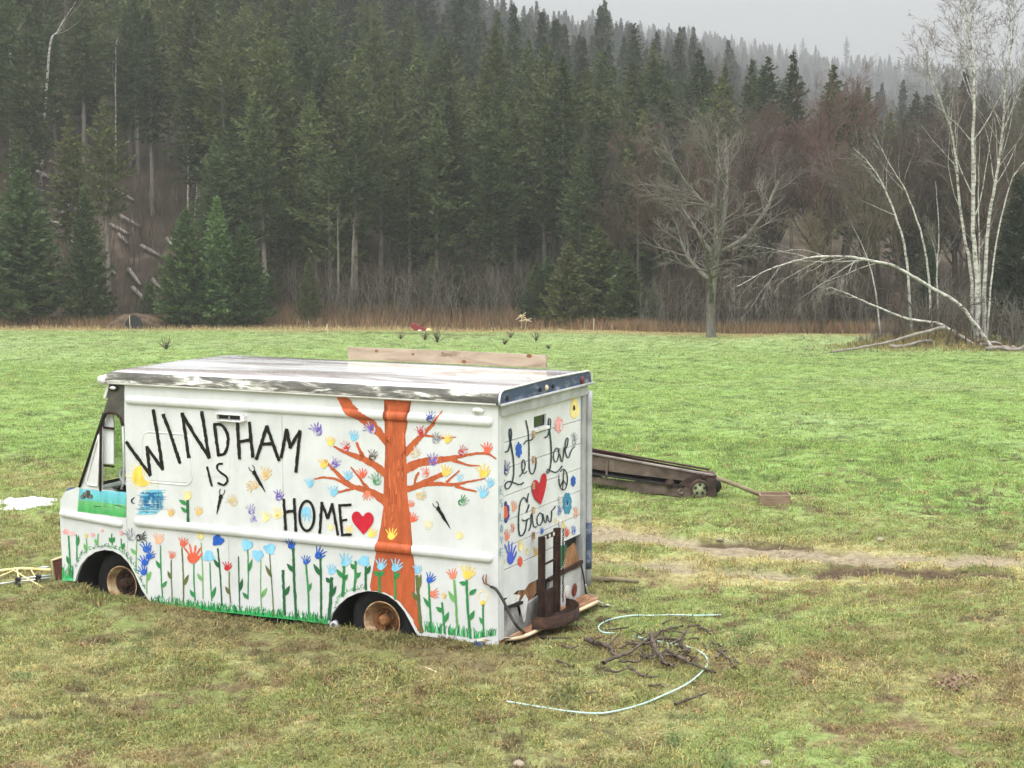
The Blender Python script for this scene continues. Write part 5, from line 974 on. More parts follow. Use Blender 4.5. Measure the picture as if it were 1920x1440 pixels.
Art('painted_hand', layer=3).hand(*K4((300, 255))[0], 26, 180, 'lblue').build(side_art)
letter(K4, [((400, 395), (408, 280), (416, 168)), ((415, 170), (460, 285)), ((460, 285), (495, 178)), ((494, 178), (515, 290), (536, 410))], 5.2)
letter(K4, [((548, 185), (558, 300), (570, 410)), ((545, 190), (635, 184)), ((556, 305), (602, 297)), ((565, 412), (637, 408))], 5.0)
def heart(K, pts, plane, par, lay=4): A_ = Art('painted_heart', plane, layer=lay, cover=1.3); A_.poly([tuple(p) for p in smoothline(K(*pts), 4)[:-1]], 'heart'); A_.build(par, 'red painted heart')
heart(K4, [(727, 408), (690, 365), (650, 315), (640, 270), (662, 238), (695, 240), (722, 272), (745, 248), (778, 243), (803, 275), (798, 320), (760, 375), (727, 408)], 'side', side_art)
# --- dragonflies, sun, small pictures
for K, p, q, w in ((K1, (1590, 985), (1672, 1130), 30), (K1, (1338, 1165), (1308, 1295), 26), (K4, (1290, 215), (1378, 362), 28)):
    A_ = Art('painted_dragonfly', layer=4, cover=1.2); (x0, y0), (x1, y1) = K(p, q); d = np.array([x1 - x0, y1 - y0]); d /= np.hypot(*d); A_.oval(x0, y0, 4, 4.6, 'black'); A_.stroke([(x0, y0), ((x0 + x1) / 2, (y0 + y1) / 2), (x1, y1)], [w / 4 * .8, w / 4 * .8, 1], 'black')
    for sg in (-1, 1): A_.stroke([(x0, y0), (x0 - d[0] * 8 + sg * d[1] * 5, y0 - d[1] * 8 - sg * d[0] * 5), (x0 - d[0] * 14 + sg * d[1] * 4, y0 - d[1] * 14 - sg * d[0] * 4)], 1.6, 'black')
    A_.build(side_art)
A_ = Art('painted_sun', layer=0, cover=1.0); x, y = K1((748, 1010))[0]
for k in range(22): an = 6.283 * k / 22; r1 = 25 + 8 * ((k * 7) % 3) / 2; A_.stroke([(x + 17 * math.cos(an), y + 17 * math.sin(an)), (x + r1 * math.cos(an), y + r1 * math.sin(an))], [2.2, .8], 'lyellow', .7)
A_.oval(x, y, 19, 20, 'yellow', wob=.03); A_.build(side_art, 'yellow painted sun')
A_ = Art('painted_picture', layer=0, cover=.8); A_.poly(K1((762, 1130), (890, 1122), (905, 1160), (900, 1250), (840, 1280), (760, 1290), (752, 1225), (750, 1160)), 'teal', .6); A_.poly(K1((770, 1140), (860, 1135), (870, 1240), (760, 1235)), lin(36, 110, 160)); A_.stroke(K1((868, 1135), (866, 1250)), 2, lin(24, 60, 80)); gg = random.Random(2)
for k in range(26):
    y = 1120 + k * 7; x0 = 745 + gg.uniform(-35, 15) - (25 if y > 1230 else 0); x1 = 895 + gg.uniform(-20, 35) - (40 if y > 1260 else 0); A_.stroke(K1((x0, y), ((x0 + x1) / 2, y + gg.uniform(-4, 4)), (x1, y + gg.uniform(-5, 5))), [1, 2.6, .8], gg.choice(['teal', 'sky', 'teal', lin(40, 110, 165)]), gg.uniform(.5, .75))
A_.build(side_art, 'blue painted square')
A_ = Art('painted_moon', layer=0); A_.stroke(K1((690, 1170), (668, 1190), (672, 1210), (690, 1215)), [1.5, 3.5, 3, 1.5], 'dteal', smooth=3); A_.build(side_art)
A_ = Art('painted_picture', layer=0, cover=.9)       # little landscape on the cab door
for k in range(8):
    t0, t1 = k / 8, (k + 1) / 8; e0, e1 = np.array(K1((275, 1105)))[0], np.array(K1((262, 1275)))[0]; f0, f1 = np.array(K1((628, 1132)))[0], np.array(K1((626, 1320)))[0]; c0, c1 = np.array(lin(112, 196, 212)), np.array(lin(60, 160, 84)); wv = np.array([0, .5 * math.sin(k)])
    cc = c0 * (1 - t0) + c1 * t0 if k < 4 else np.array(lin(120, 178, 120)) * (1 - t0) * 1.2 + c1 * t0
    A_.poly([e0 + (e1 - e0) * t0, f0 + (f1 - f0) * t0 - wv, f0 + (f1 - f0) * t1 + wv, e0 + (e1 - e0) * t1], tuple(cc), .66 + .05 * k)
A_.stroke(K1((275, 1215), (400, 1240), (520, 1225), (625, 1250)), 1.6, 'dgreen', smooth=3); A_.stroke(K1((333, 1190), (337, 1235)), 2.2, 'brown')
for x, y, r in ((330, 1150, 30), (305, 1165, 22), (355, 1165, 24), (340, 1130, 18)): A_.oval(*K1((x, y))[0], r / 4, r / 5, lin(70, 72, 66), cover=.6, seed=x)
A_.build(side_art, 'small painted green landscape with a tree')
# --- flower garden
F = [(K3, (885, 490), (900, 880), 9, 'green', (870, 440, 80, 0, 'peach'), [(888, 665, 848, 600), (897, 805, 935, 755)]), (K3, (965, 600), (974, 912), 9, 'olive', (970, 562, 60, 10, 'salmon'), [(968, 745, 938, 680)]), (K3, (1045, 510), (1058, 930), 10, 'olive', (1055, 465, 84, 5, 'coral'), [(1055, 795, 1098, 705)]), (K3, (1135, 630), (1145, 900), 10, 'green', (1128, 555, 140, 0, 'coral'), [(1140, 880, 1105, 820)]), (K3, (1190, 470), (1205, 890), 8, 'lgreen', (1185, 415, 70, 0, 'lyellow'), [(1198, 755, 1160, 698)]), (K3, (1256, 620), (1270, 905), 9, 'green', (1247, 570, 0, 0, 'lblue'), [(1268, 890, 1302, 795)]), (K3, (1315, 515), (1345, 940), 12, 'dgreen', (1316, 452, 0, 1, 'blue'), [(1328, 660, 1283, 590)]), (K3, (1400, 690), (1412, 920), 9, 'olive', (1385, 645, 84, 0, 'red'), [(1408, 860, 1370, 795)]), (K3, (1470, 575), (1480, 962), 9, 'dgreen', None, [(1478, 835, 1502, 735)]), (K3, (1540, 520), (1541, 892), 9, 'green', (1534, 485, 0, 2, 'lblue'), [(1540, 695, 1574, 590), (1540, 890, 1500, 840)]), (K3, (1638, 600), (1642, 962), 8, 'lgreen', (1615, 562, 0, 3, 'lblue'), [(1642, 880, 1685, 805)]), (K3, (1703, 555), (1735, 1022), 8, 'olive', (1704, 515, 0, 4, 'lblue'), [(1722, 735, 1670, 635)]), (K3, (1803, 680), (1818, 1012), 20, 'dgreen', None, [(1815, 870, 1855, 790)]),
     (K4, (200, 510), (225, 1035), 20, 'dgreen', (180, 480, 96, -15, 'blue'), [(208, 690, 152, 625)]), (K4, (297, 640), (318, 1002), 14, 'green', (295, 600, 70, 0, 'blue'), [(308, 840, 338, 768)]), (K4, (405, 560), (410, 1035), 17, 'dgreen', (398, 550, 90, 25, 'blue'), [(408, 720, 350, 625)]), (K4, (490, 735), (470, 1045), 26, 'dgreen', (486, 670, 80, 0, 'lblue'), [(480, 880, 525, 790), (478, 770, 445, 730)]), (K4, (580, 650), (570, 870), 22, 'green', (590, 598, 96, 10, 'lblue'), [(575, 735, 522, 665), (575, 755, 612, 705)]), (K4, (668, 610), (658, 832), 18, 'green', None, [(665, 670, 630, 625), (662, 735, 710, 690)]), (K4, (745, 650), (746, 822), 18, 'dgreen', (732, 608, 0, 5, 'lblue'), [(745, 710, 782, 640)]), (K4, (848, 690), (850, 842), 20, 'green', (858, 632, 100, 5, 'lblue'), [(848, 720, 885, 680), (845, 720, 805, 680)]), (K4, (962, 690), (966, 892), 18, 'green', (972, 640, 96, 15, 'lblue'), [(963, 740, 1000, 690)]), (K4, (1128, 720), (1160, 1140), 26, 'olive', (1130, 668, 76, 0, 'lblue'), [(1135, 830, 1160, 700), (1130, 900, 1085, 830)]), (K4, (1216, 770), (1238, 1142), 15, 'green', (1228, 735, 84, 20, 'blue'), [(1228, 960, 1175, 875)]), (K4, (1316, 920), (1336, 1142), 16, 'green', (1330, 868, 50, 0, 'gold'), [(1322, 990, 1270, 950), (1332, 1070, 1368, 985)]), (K4, (1408, 755), (1430, 1105), 18, 'lgreen', (1390, 705, 90, -15, 'salmon'), [(1416, 920, 1362, 828)]), (K4, (1500, 755), (1530, 1185), 20, 'green', (1508, 690, 110, 5, 'yellow'), [(1500, 782, 1445, 765), (1520, 860, 1578, 815), (1526, 1050, 1560, 975)]), (K4, (1625, 935), (1630, 1165), 14, 'green', None, [(1630, 1085, 1595, 1025)]),
     (K3, (195, 420), (212, 722), 12, 'green', None, [(206, 635, 180, 565)]), (K3, (254, 410), (258, 600), 9, 'green', None, [(258, 500, 272, 412)]), (K3, (328, 440), (330, 545), 8, 'lgreen', (327, 420, 30, 0, 'yellow'), [(330, 520, 312, 475)]), (K3, (418, 405), (413, 482), 9, 'lgreen', (378, 412, 34, 0, 'pink'), [(412, 480, 392, 440)]), (K3, (520, 405), (525, 482), 9, 'green', (448, 382, 30, 0, 'pink'), [(524, 470, 498, 430), (524, 470, 540, 425)]), (K3, (590, 440), (600, 520), 9, 'green', (590, 400, 40, 0, 'pink'), [(598, 515, 615, 470)]), (K3, (707, 455), (700, 690), 8, 'lgreen', None, [(704, 560, 660, 510)]), (K3, (785, 690), (782, 850), 8, 'lgreen', None, [(783, 760, 815, 680)])]
for K, p, q, w, c, bl, lv in F:
    A_ = Art('painted_flower', layer=2); p2, q2 = K(p, q); md = ((p2[0] + q2[0]) / 2 + 1.2 * math.sin(p[0]), (p2[1] + q2[1]) / 2); A_.stroke([p2, md, q2], w / 4, c, 1.1, smooth=3)
    for x0, y0, x1, y1 in lv: a, b_ = K((x0, y0), (x1, y1)); A_.leaf(*a, *b_, 8.5 if w > 15 else 7, c)
    if bl:
        x, y = K((bl[0], bl[1]))[0]
        if bl[2]: A_.hand(x, y - 1, bl[2] / 4, bl[3], bl[4])
        else: A_.oval(x, y, 10.5, 10, bl[4], wob=.16, seed=bl[3], cover=.9)
    A_.build(side_art)
x, y = K4((1625, 872))[0]; Art('painted_bulb', layer=1).ring(x, y, 9, 10, 1.4, 'lyellow').oval(*K4((1622, 922))[0], 5, 5, 'yellow').build(side_art)
Art('painted_blob', layer=1, cover=.6).oval(*K3((178, 388))[0], 7, 5, 'pink').oval(*K3((222, 402))[0], 6, 4, 'pink').build(side_art)
for x, y, s_, an, c in ((655, 405, 80, -30, 'grey'), (748, 428, 84, 80, 'black')): Art('painted_hand', layer=3).hand(*K3((x, y))[0], s_ / 4, an, c, 'ring').build(side_art)
for x, y, s_, an in ((775, 500, 92, -10), (808, 555, 84, 30), (760, 600, 92, -20), (750, 675, 92, -30)): Art('painted_hand', layer=3).hand(*K3((x, y))[0], s_ / 4, an, 'blue', 'solid').build(side_art)
x, y = K4((1095, 450))[0]
A_ = Art('painted_flower', layer=2); A_.stroke(K1((1088, 1190), (1092, 1350)), 5, 'dgreen'); A_.leaf(*K1((1085, 1225))[0], *K1((1022, 1188))[0], 8, 'green'); A_.leaf(*K1((1085, 1285))[0], *K1((1035, 1240))[0], 7, 'green'); A_.hand(*K1((1085, 1150))[0], 20, 0, 'lyellow'); A_.build(side_art)
# painted grass along the skirt, and round the wheel arches
def skirt(K, p, q, h, c, lay=1, name='painted_grass', n=70, seed=1, band=True):
    g = random.Random(seed); A_ = Art(name, layer=lay, cover=.95); (x0, y0), (x1, y1) = K(p, q); top = []
    if band:
        for k in range(25): t = k / 24; top.append((x0 + (x1 - x0) * t, y0 + (y1 - y0) * t - h * .45 * g.uniform(.7, 1.2)))
        A_.poly(top + [(x1, y1), (x0, y0)], c)
    for k in range(n):
        t = g.random(); x, y = x0 + (x1 - x0) * t, y0 + (y1 - y0) * t - h * .3; A_.stroke([(x, y + 2), (x + g.uniform(-2, 2), y - h * g.uniform(.25, .45)), (x + g.uniform(-4, 4), y - h * g.uniform(.5, .95))], [1.8, 1.4, .6], g.choice(['green', 'dgreen', 'grass', 'bgreen']))
    A_.build(side_art)
skirt(K3, (812, 928), (1300, 985), 15, 'grass', n=90, seed=1); skirt(K3, (1300, 985), (1910, 1052), 15, 'grass', n=110, seed=2); skirt(K4, (205, 1045), (462, 1082), 16, 'bgreen', n=60, seed=3); skirt(K4, (1185, 1150), (1560, 1200), 20, 'lblue', n=80, seed=4, band=False); skirt(K4, (1560, 1195), (1720, 1172), 14, 'lblue', n=40, seed=5, band=False); skirt(K3, (150, 755), (230, 760), 26, 'mint', n=24, seed=6)
for K, pts, s_ in ((K3, [(250, 640), (275, 585), (330, 535), (400, 505), (470, 500), (540, 510), (600, 540), (650, 590), (690, 650), (740, 740), (780, 830)], 1), (K4, [(505, 960), (545, 890), (600, 840), (680, 815), (740, 810)], 2)):
    g = random.Random(s_); A_ = Art('painted_vine', layer=2); Q = smoothline(K(*pts), 6)
    for k in range(len(Q) - 1):
        x, y = Q[k]; an = g.uniform(0, 6.28); A_.stroke([(x, y), (x + 3.5 * math.cos(an), y - 2 + 3.5 * math.sin(an)), (x + 5 * math.cos(an + 1), y - 3 + 5 * math.sin(an + 1))], 1.0, g.choice(['dgreen', 'bgreen', 'green']))
    A_.build(side_art)

# --- the roll-up door: Let Love Grow
def script(K, sts, w): 
    A_ = Art('painted_script', 'rear2', layer=3, cover=1.3)
    for st in sts: A_.stroke(K(*st), w * 1.25, 'dteal', smooth=5)
    A_.build(rear_art)
script(K5, [[(350, 965), (378, 958), (398, 900), (412, 800), (408, 742), (395, 738), (392, 800), (412, 910), (432, 1040), (436, 1150), (424, 1240), (390, 1312), (360, 1320), (350, 1285), (378, 1248), (430, 1258), (490, 1280), (530, 1258)]], 2.1)
script(K5, [[(490, 1200), (520, 1160), (545, 1100), (532, 1040), (515, 1062), (515, 1130), (532, 1172), (562, 1150)]], 1.7); script(K5, [[(552, 660), (572, 760), (582, 900), (582, 1050), (588, 1140), (612, 1180), (640, 1130), (650, 1060), (645, 1020)], [(530, 890), (560, 855), (600, 850), (620, 830)]], 1.8)
script(K5, [[(735, 825), (760, 812), (782, 740), (790, 660), (775, 635), (768, 690), (786, 800), (796, 920), (795, 1050), (776, 1150), (752, 1172), (760, 1130), (800, 1150), (850, 1160), (900, 1100)]], 2.0)
script(K5, [[(845, 925), (820, 970), (822, 1040), (845, 1058), (868, 1000), (865, 940), (845, 925)]], 1.7); script(K5, [[(872, 930), (890, 1045), (905, 1050), (920, 920)]], 1.7); script(K5, [[(918, 965), (950, 900), (958, 840), (942, 832), (930, 900), (936, 980), (960, 1022), (985, 960), (1010, 920), (1025, 915)]], 1.7)
script(K6, [[(540, 25), (528, 75), (530, 110), (502, 60), (470, 95), (455, 160), (450, 250), (450, 340), (462, 402), (488, 400), (512, 350), (522, 285), (528, 262)], [(480, 262), (505, 272), (545, 250)], [(520, 192), (535, 155), (542, 125)]], 2.0)
script(K6, [[(540, 360), (560, 310), (560, 222), (570, 215), (582, 310), (602, 330), (612, 322)]], 1.7); script(K6, [[(640, 200), (616, 240), (618, 295), (640, 312), (664, 270), (662, 215), (640, 200)]], 1.7); script(K6, [[(668, 210), (682, 278), (696, 285), (706, 220), (722, 275), (737, 280), (747, 215), (746, 182), (762, 170), (778, 140)]], 1.7)
heart(K5, [(695, 1470), (640, 1420), (612, 1350), (608, 1280), (632, 1235), (662, 1242), (685, 1268), (700, 1195), (728, 1168), (748, 1195), (748, 1270), (725, 1380), (695, 1470)], 'rear2', rear_art)
A_ = Art('painted_peace_sign', 'rear2', layer=3, cover=1.3); x, y = K5((912, 1230))[0]; A_.ring(x, y, 8.0, 19.5, 1.8, 'black'); A_.stroke(K5((918, 1135), (906, 1332)), 1.7, 'black'); A_.stroke(K5((912, 1235), (882, 1300)), 1.6, 'black'); A_.stroke(K5((912, 1235), (944, 1282)), 1.6, 'black'); A_.build(rear_art)
def star(K, x, y, rx, ry, c, n=7, c2=None, nm='painted_flower'):
    A_ = Art(nm, 'rear2', layer=1, cover=.95); x, y = K((x, y))[0]
    for k in range(n): an = 6.283 * k / n + .4; A_.oval(x + rx * .62 * math.cos(an), y + ry * .62 * math.sin(an), rx * .36, ry * .34, c)
    A_.oval(x, y, rx * .55, ry * .55, c2 or c); 
    if c2: A_.oval(x, y, rx * .2, ry * .2, lin(110, 20, 60))
    A_.build(rear_art)
star(K5, 485, 945, 6.5, 16, 'blue', 6); star(K5, 872, 702, 8.5, 16, 'pink', 6); star(K6, 330, 195, 9, 22, 'navy', 7, 'coral'); star(K6, 888, 115, 9, 22, 'teal', 8, 'lblue'); star(K6, 465, 640, 5, 11, 'coral', 6); star(K5, 1010, 1245, 5, 11, 'blue', 6); star(K6, 300, 620, 6, 17, 'gold', 5)
A_ = Art('painted_seed', 'rear2', layer=1); A_.oval(*K5((1022, 545))[0], 8.5, 20, 'lyellow').oval(*K5((1018, 540))[0], 2.2, 5.4, 'black'); A_.build(rear_art)
for K, x, y, s_, an, c, kd in ((K6, 378, 560, 170, 0, 'violet', 'solid'), (K6, 410, 135, 90, 0, 'peach', 'solid'), (K6, 345, 398, 90, 0, 'salmon', 'solid'), (K6, 396, 330, 84, 0, 'salmon', 'ring'), (K6, 820, 172, 84, 10, 'blue', 'ring'), (K6, 965, 190, 90, 0, 'peach', 'ring'), (K6, 886, 368, 90, 8, 'coral', 'solid'), (K6, 945, 350, 74, 0, 'blue', 'ring'), (K6, 660, 360, 64, 0, 'blue', 'solid'), (K6, 850, 305, 84, 0, 'lyellow', 'solid'), (K6, 470, 490, 90, 0, 'lyellow', 'solid'), (K6, 785, 268, 60, 0, 'lyellow', 'solid'), (K6, 605, 545, 80, 0, 'gold', 'solid'), (K5, 955, 1410, 100, 0, 'blue', 'solid'), (K5, 365, 1110, 130, 0, 'navy', 'ring'), (K5, 1018, 830, 110, 0, 'grey', 'ring'), (K5, 322, 1270, 100, 0, 'grey', 'ring'), (K6, 805, 370, 70, 0, 'peach', 'ring'), (K6, 530, 540, 60, 0, 'lyellow', 'solid')):
    A_ = Art('painted_hand', 'rear2', layer=1); x, y = K((x, y))[0]; A_.hand(0, 0, s_ / 5, an, c, kd); A_.sh = [([(x + u * .62, y + v * 1.15) for u, v in pts], cc, cv) for pts, cc, cv in A_.sh]; A_.build(rear_art)
A_ = Art('painted_patch', 'rear2', layer=1, cover=1.1); A_.poly(K6((805, 505), (850, 490), (885, 490), (872, 560), (855, 640), (835, 700), (810, 725), (800, 690)), lin(30, 110, 78)); A_.build(rear_art, 'dark green painted patch')
# teal letters reading down the near post
LT = {'E': [((1, 0), (0, 0), (0, 1), (1, 1)), ((0, .5), (.8, .5))], 'S': [((1, .1), (.2, 0), (.1, .4), (.9, .6), (.8, 1), (0, .92))], 'L': [((0, 0), (0, 1), (1, 1))], 'O': [((.5, 0), (0, .4), (.1, .9), (.6, 1), (1, .5), (.5, 0))], 'V': [((0, 0), (.5, 1), (1, 0))]}
for ch, yy in zip('ESLOVE', (912, 936, 962, 984, 1006, 1028)):
    A_ = Art('painted_letter', 'rear', layer=2, cover=1.2)
    for st in LT[ch]: A_.stroke([(935.2 + 4.2 * u, yy + 14 * v) for u, v in st], 1.3, 'teal')
    A_.build(rear_art)

# ================================================================== THINGS ROUND THE VAN
mat('board_wood', [(.3, (.13, .095, .065)), (.46, (.28, .215, .155)), (.7, (.40, .325, .24))], 2.6, .75, detail=8, stretch=(.5, 3, 3), bmp=.35, dist=1.2)
mat('rust_brown', [(.3, (.028, .017, .013)), (.55, (.062, .038, .030)), (.75, (.11, .075, .058))], 6, .8, bmp=.6)
mat('rust_grey', [(.3, (.065, .046, .036)), (.6, (.14, .105, .085)), (.75, (.21, .175, .14))], 5, .75, bmp=.5)
mat('dark_red', [(.3, (.032, .012, .012)), (.7, (.07, .026, .024))], 7, .7, bmp=.4)
mat('pulley_green', [(.3, (.16, .17, .10)), (.7, (.30, .32, .19))], 9, .7, bmp=.4)
mat('belt_black', [(.3, (.010, .010, .011)), (.7, (.03, .028, .028))], 8, .6)
mat('pole_wood', [(.3, (.13, .10, .06)), (.7, (.30, .25, .16))], 7, .8, stretch=(.4, 2, 2), bmp=.4)
mat('crate_wood', [(.3, (.15, .10, .07)), (.7, (.28, .20, .14))], 6, .85, stretch=(.5, 2, 2), bmp=.4)
mat('stick_bark', [(.3, (.045, .033, .025)), (.6, (.12, .092, .072)), (.75, (.30, .25, .19))], 14, .9, bmp=.7)
mat('hose_mint', [(.3, (.30, .46, .42)), (.7, (.50, .64, .60))], 10, .45)
mat('yellow_paint', [(.3, (.56, .44, .16)), (.5, (.70, .60, .28)), (.75, (.76, .72, .52))], 9, .6, bmp=.2)
mat('grey_alu', [(.3, (.40, .41, .40)), (.7, (.62, .63, .62))], 9, .4, metal=.4)
mat('snow', [(.3, (.46, .46, .47)), (.7, (.62, .62, .64))], 9, .75, bmp=.7)
mat('tiller_red', [(.3, (.16, .022, .026)), (.7, (.27, .045, .045))], 9, .5)
mat('brown_leaves', [(.3, (.13, .08, .055)), (.55, (.26, .17, .12)), (.75, (.42, .32, .23))], 14, .9)
mat('black_tarp', [(.3, (.012, .013, .014)), (.7, (.03, .03, .032))], 6, .5)
mat('black_cable', [(.3, (.012, .011, .010)), (.7, (.03, .028, .026))], 9, .5)
mat('copper', [(.3, (.13, .05, .03)), (.7, (.30, .15, .09))], 12, .55, metal=.5)
mat('stone', [(.3, (.20, .17, .12)), (.7, (.34, .29, .21))], 9, .85, bmp=.4)
T_ = lambda p: Vector(tuple(map(float, p)))
VL = lambda a, b_, z: T_(van_w(a, b_, z))

# --- the long board standing on the van's roof
e0, e1 = 2.86, .43
v, f = prism([(e0, 2.432), (e0, 2.568), (1.6, 2.572), (e1, 2.566), (e1, 2.432)], [], lambda u, z, w: V3(u, 2.05 + w, z), .04); mb = MB(); mb.add(v, f); o = mb.build('wooden_board', 'board_wood'); o.matrix_world = Matrix.Translation(Vector(VAN_O)) @ Matrix.Rotation(VAN_YAW - math.pi, 4, 'Z'); tag(o, 'long weathered wooden board standing on edge on the van roof', 'board')
mk = lambda nm, mt, mb, par: mb.build(nm, mt, par)
for px, py, r in ((870, 678, .022), (706, 658, .018), (640 + 1025 / 2.909, 540 + 370 / 2.909, .026), (830, 662, .014), (774, 664, .015)):
    a, z = side(px, py, 2.05); mb = MB(); mb.lathe([(r, 0), (r * .8, .003), (.001, .003)], Matrix.Translation(Vector(V3(a, 2.0495, z))) @ Matrix.Rotation(R(90), 4, 'X') @ Matrix.Diagonal((1.3, .8, 1, 1)), 14); k = mb.build('knot', 'rust_hub', o)

# --- rusty rack on the rear bumper
rk = empty('bottle_rack', tuple(VL(-.14, .8, .05)), VAN_YAW - math.pi); tag(rk, 'rusty steel rack with two uprights, chain and round pan on the rear bumper', 'rack')
def rel(a, b_, z): return (-a - .14, b_ - .8, z - .05)
for b_, w_ in ((.745, .05), (1.115, .06)):
    z1_ = .91 if b_ < 1 else .93; mb = MB(); mb.box(rel(-.10, b_, (z1_ + .07) / 2), (.03, w_, z1_ - .07)); mb.box(rel(-.12, b_ + w_ * .45, (z1_ + .07) / 2), (.045, .010, z1_ - .07)); mb.build('upright', 'rust_dark', rk)
mb = MB(); mb.box(rel(-.105, .93, .885), (.02, .36, .045)); mb.build('top_bar', 'rust_dark', rk); mb = MB(); mb.box(rel(-.105, .93, .62), (.015, .36, .018)); mb.build('cross_bar', 'rust_dark', rk); mb = MB(); mb.box(rel(-.09, .93, .20), (.012, .38, .28)); mb.build('back_plate', 'rust_dark', rk)
for k in range(3): mb = MB(); mb.lathe([(.022, 0), (.018, .004), (.001, .004)], Matrix.Translation(rel(-.117, .83 + k * .10, .885)) @ Matrix.Rotation(R(90), 4, 'Y'), 10); mb.build('bolt_hole', 'clear_lens', rk)
mb = MB(); V = []; F = []; N = 28; ca, cb = -.12, .92; ra, rb_ = .27, .42
for k in range(N + 1):
    an = -math.pi / 2 + math.pi * k / N; x, y = ca - ra * math.cos(an), cb + rb_ * math.sin(an); V += [rel(x, y, .055), rel(x, y, .17), rel(x + .012 * math.cos(an), y - .012 * math.sin(an), .17), rel(x + .012 * math.cos(an), y - .012 * math.sin(an), .07)]
for k in range(N):
    for j in range(3): F.append((4 * k + j, 4 * k + j + 1, 4 * k + 5 + j, 4 * k + 4 + j))
c_ = len(V); V.append(rel(ca, cb, .07)); F += [(4 * k + 3, 4 * k + 7, c_) for k in range(N)]; mb.add(V, F); mb.build('pan', 'rust_dark', rk, True)
mb = MB(); rr_ = random.Random(3)
for k in range(34): z = .90 - k * .022; c_ = Vector(rel(-.15, 1.19 + .006 * math.sin(k), z)); mb.tube([c_ + Vector(((.010 if k % 2 else 0) * math.cos(t_), (0 if k % 2 else .012) * math.cos(t_), .016 * math.sin(t_))) for t_ in np.linspace(0, 6.283, 8)], .0035, 4, cap=False)
tag(mb.build('chain', 'rust_dark', rk, True), kind=None)

# --- cables at the van's tail
def cable(name, P, r, mt, label, cat, kids=()):
    mb = MB(); mb.tube(smoothline(P, 7), r, 8); o = mb.build(name, mt, None, True); return tag(o, label, cat)
P = [VL(*side(908, 1100), 0)] ; sp = lambda px, py, b_: T_(van_w(side(px, py, b_)[0], b_, side(px, py, b_)[1]))
pts = [sp(920, 1100, -.02), sp(930, 1105, -.05), sp(943, 1125, -.08), sp(955, 1150, -.1), sp(970, 1175, -.12), T_(G(990, 1192, .015)), T_(G(1020, 1199, .012)), T_(G(1070, 1200, .012))]
o = cable('trailer_cable', pts, .014, 'black_cable', 'thick black cable hanging from the van side to the grass', 'cable')
mb = MB(); c_ = sp(918, 1098, -.03); mb.tube([c_, sp(908, 1094, -.03), sp(905, 1085, -.03), sp(907, 1078, -.03)], .007, 6); mb.tube([c_, sp(912, 1095, -.035), sp(911, 1088, -.035), sp(912, 1077, -.035)], .007, 6); k = mb.build('copper_end', 'copper', o, True)
rp = lambda px, py, a=-.03: T_(van_w(a, *rear(px, py, a)))
cable('wire', [rp(1090, 1060), rp(1094, 1080), rp(1097, 1100), rp(1099, 1115), T_(G(1108, 1128, .02)), T_(G(1125, 1138, .01)), T_(G(1145, 1139, .01))], .009, 'black_cable', 'black wire trailing from the right rear corner of the van', 'cable')
cable('wire', [rp(1098, 1095, -.05), rp(1103, 1112, -.06), T_(G(1113, 1124, .04)), T_(G(1128, 1134, .015)), T_(G(1152, 1138, .008))], .008, 'grey_alu', 'pale grey wire trailing beside the black one at the rear', 'cable')

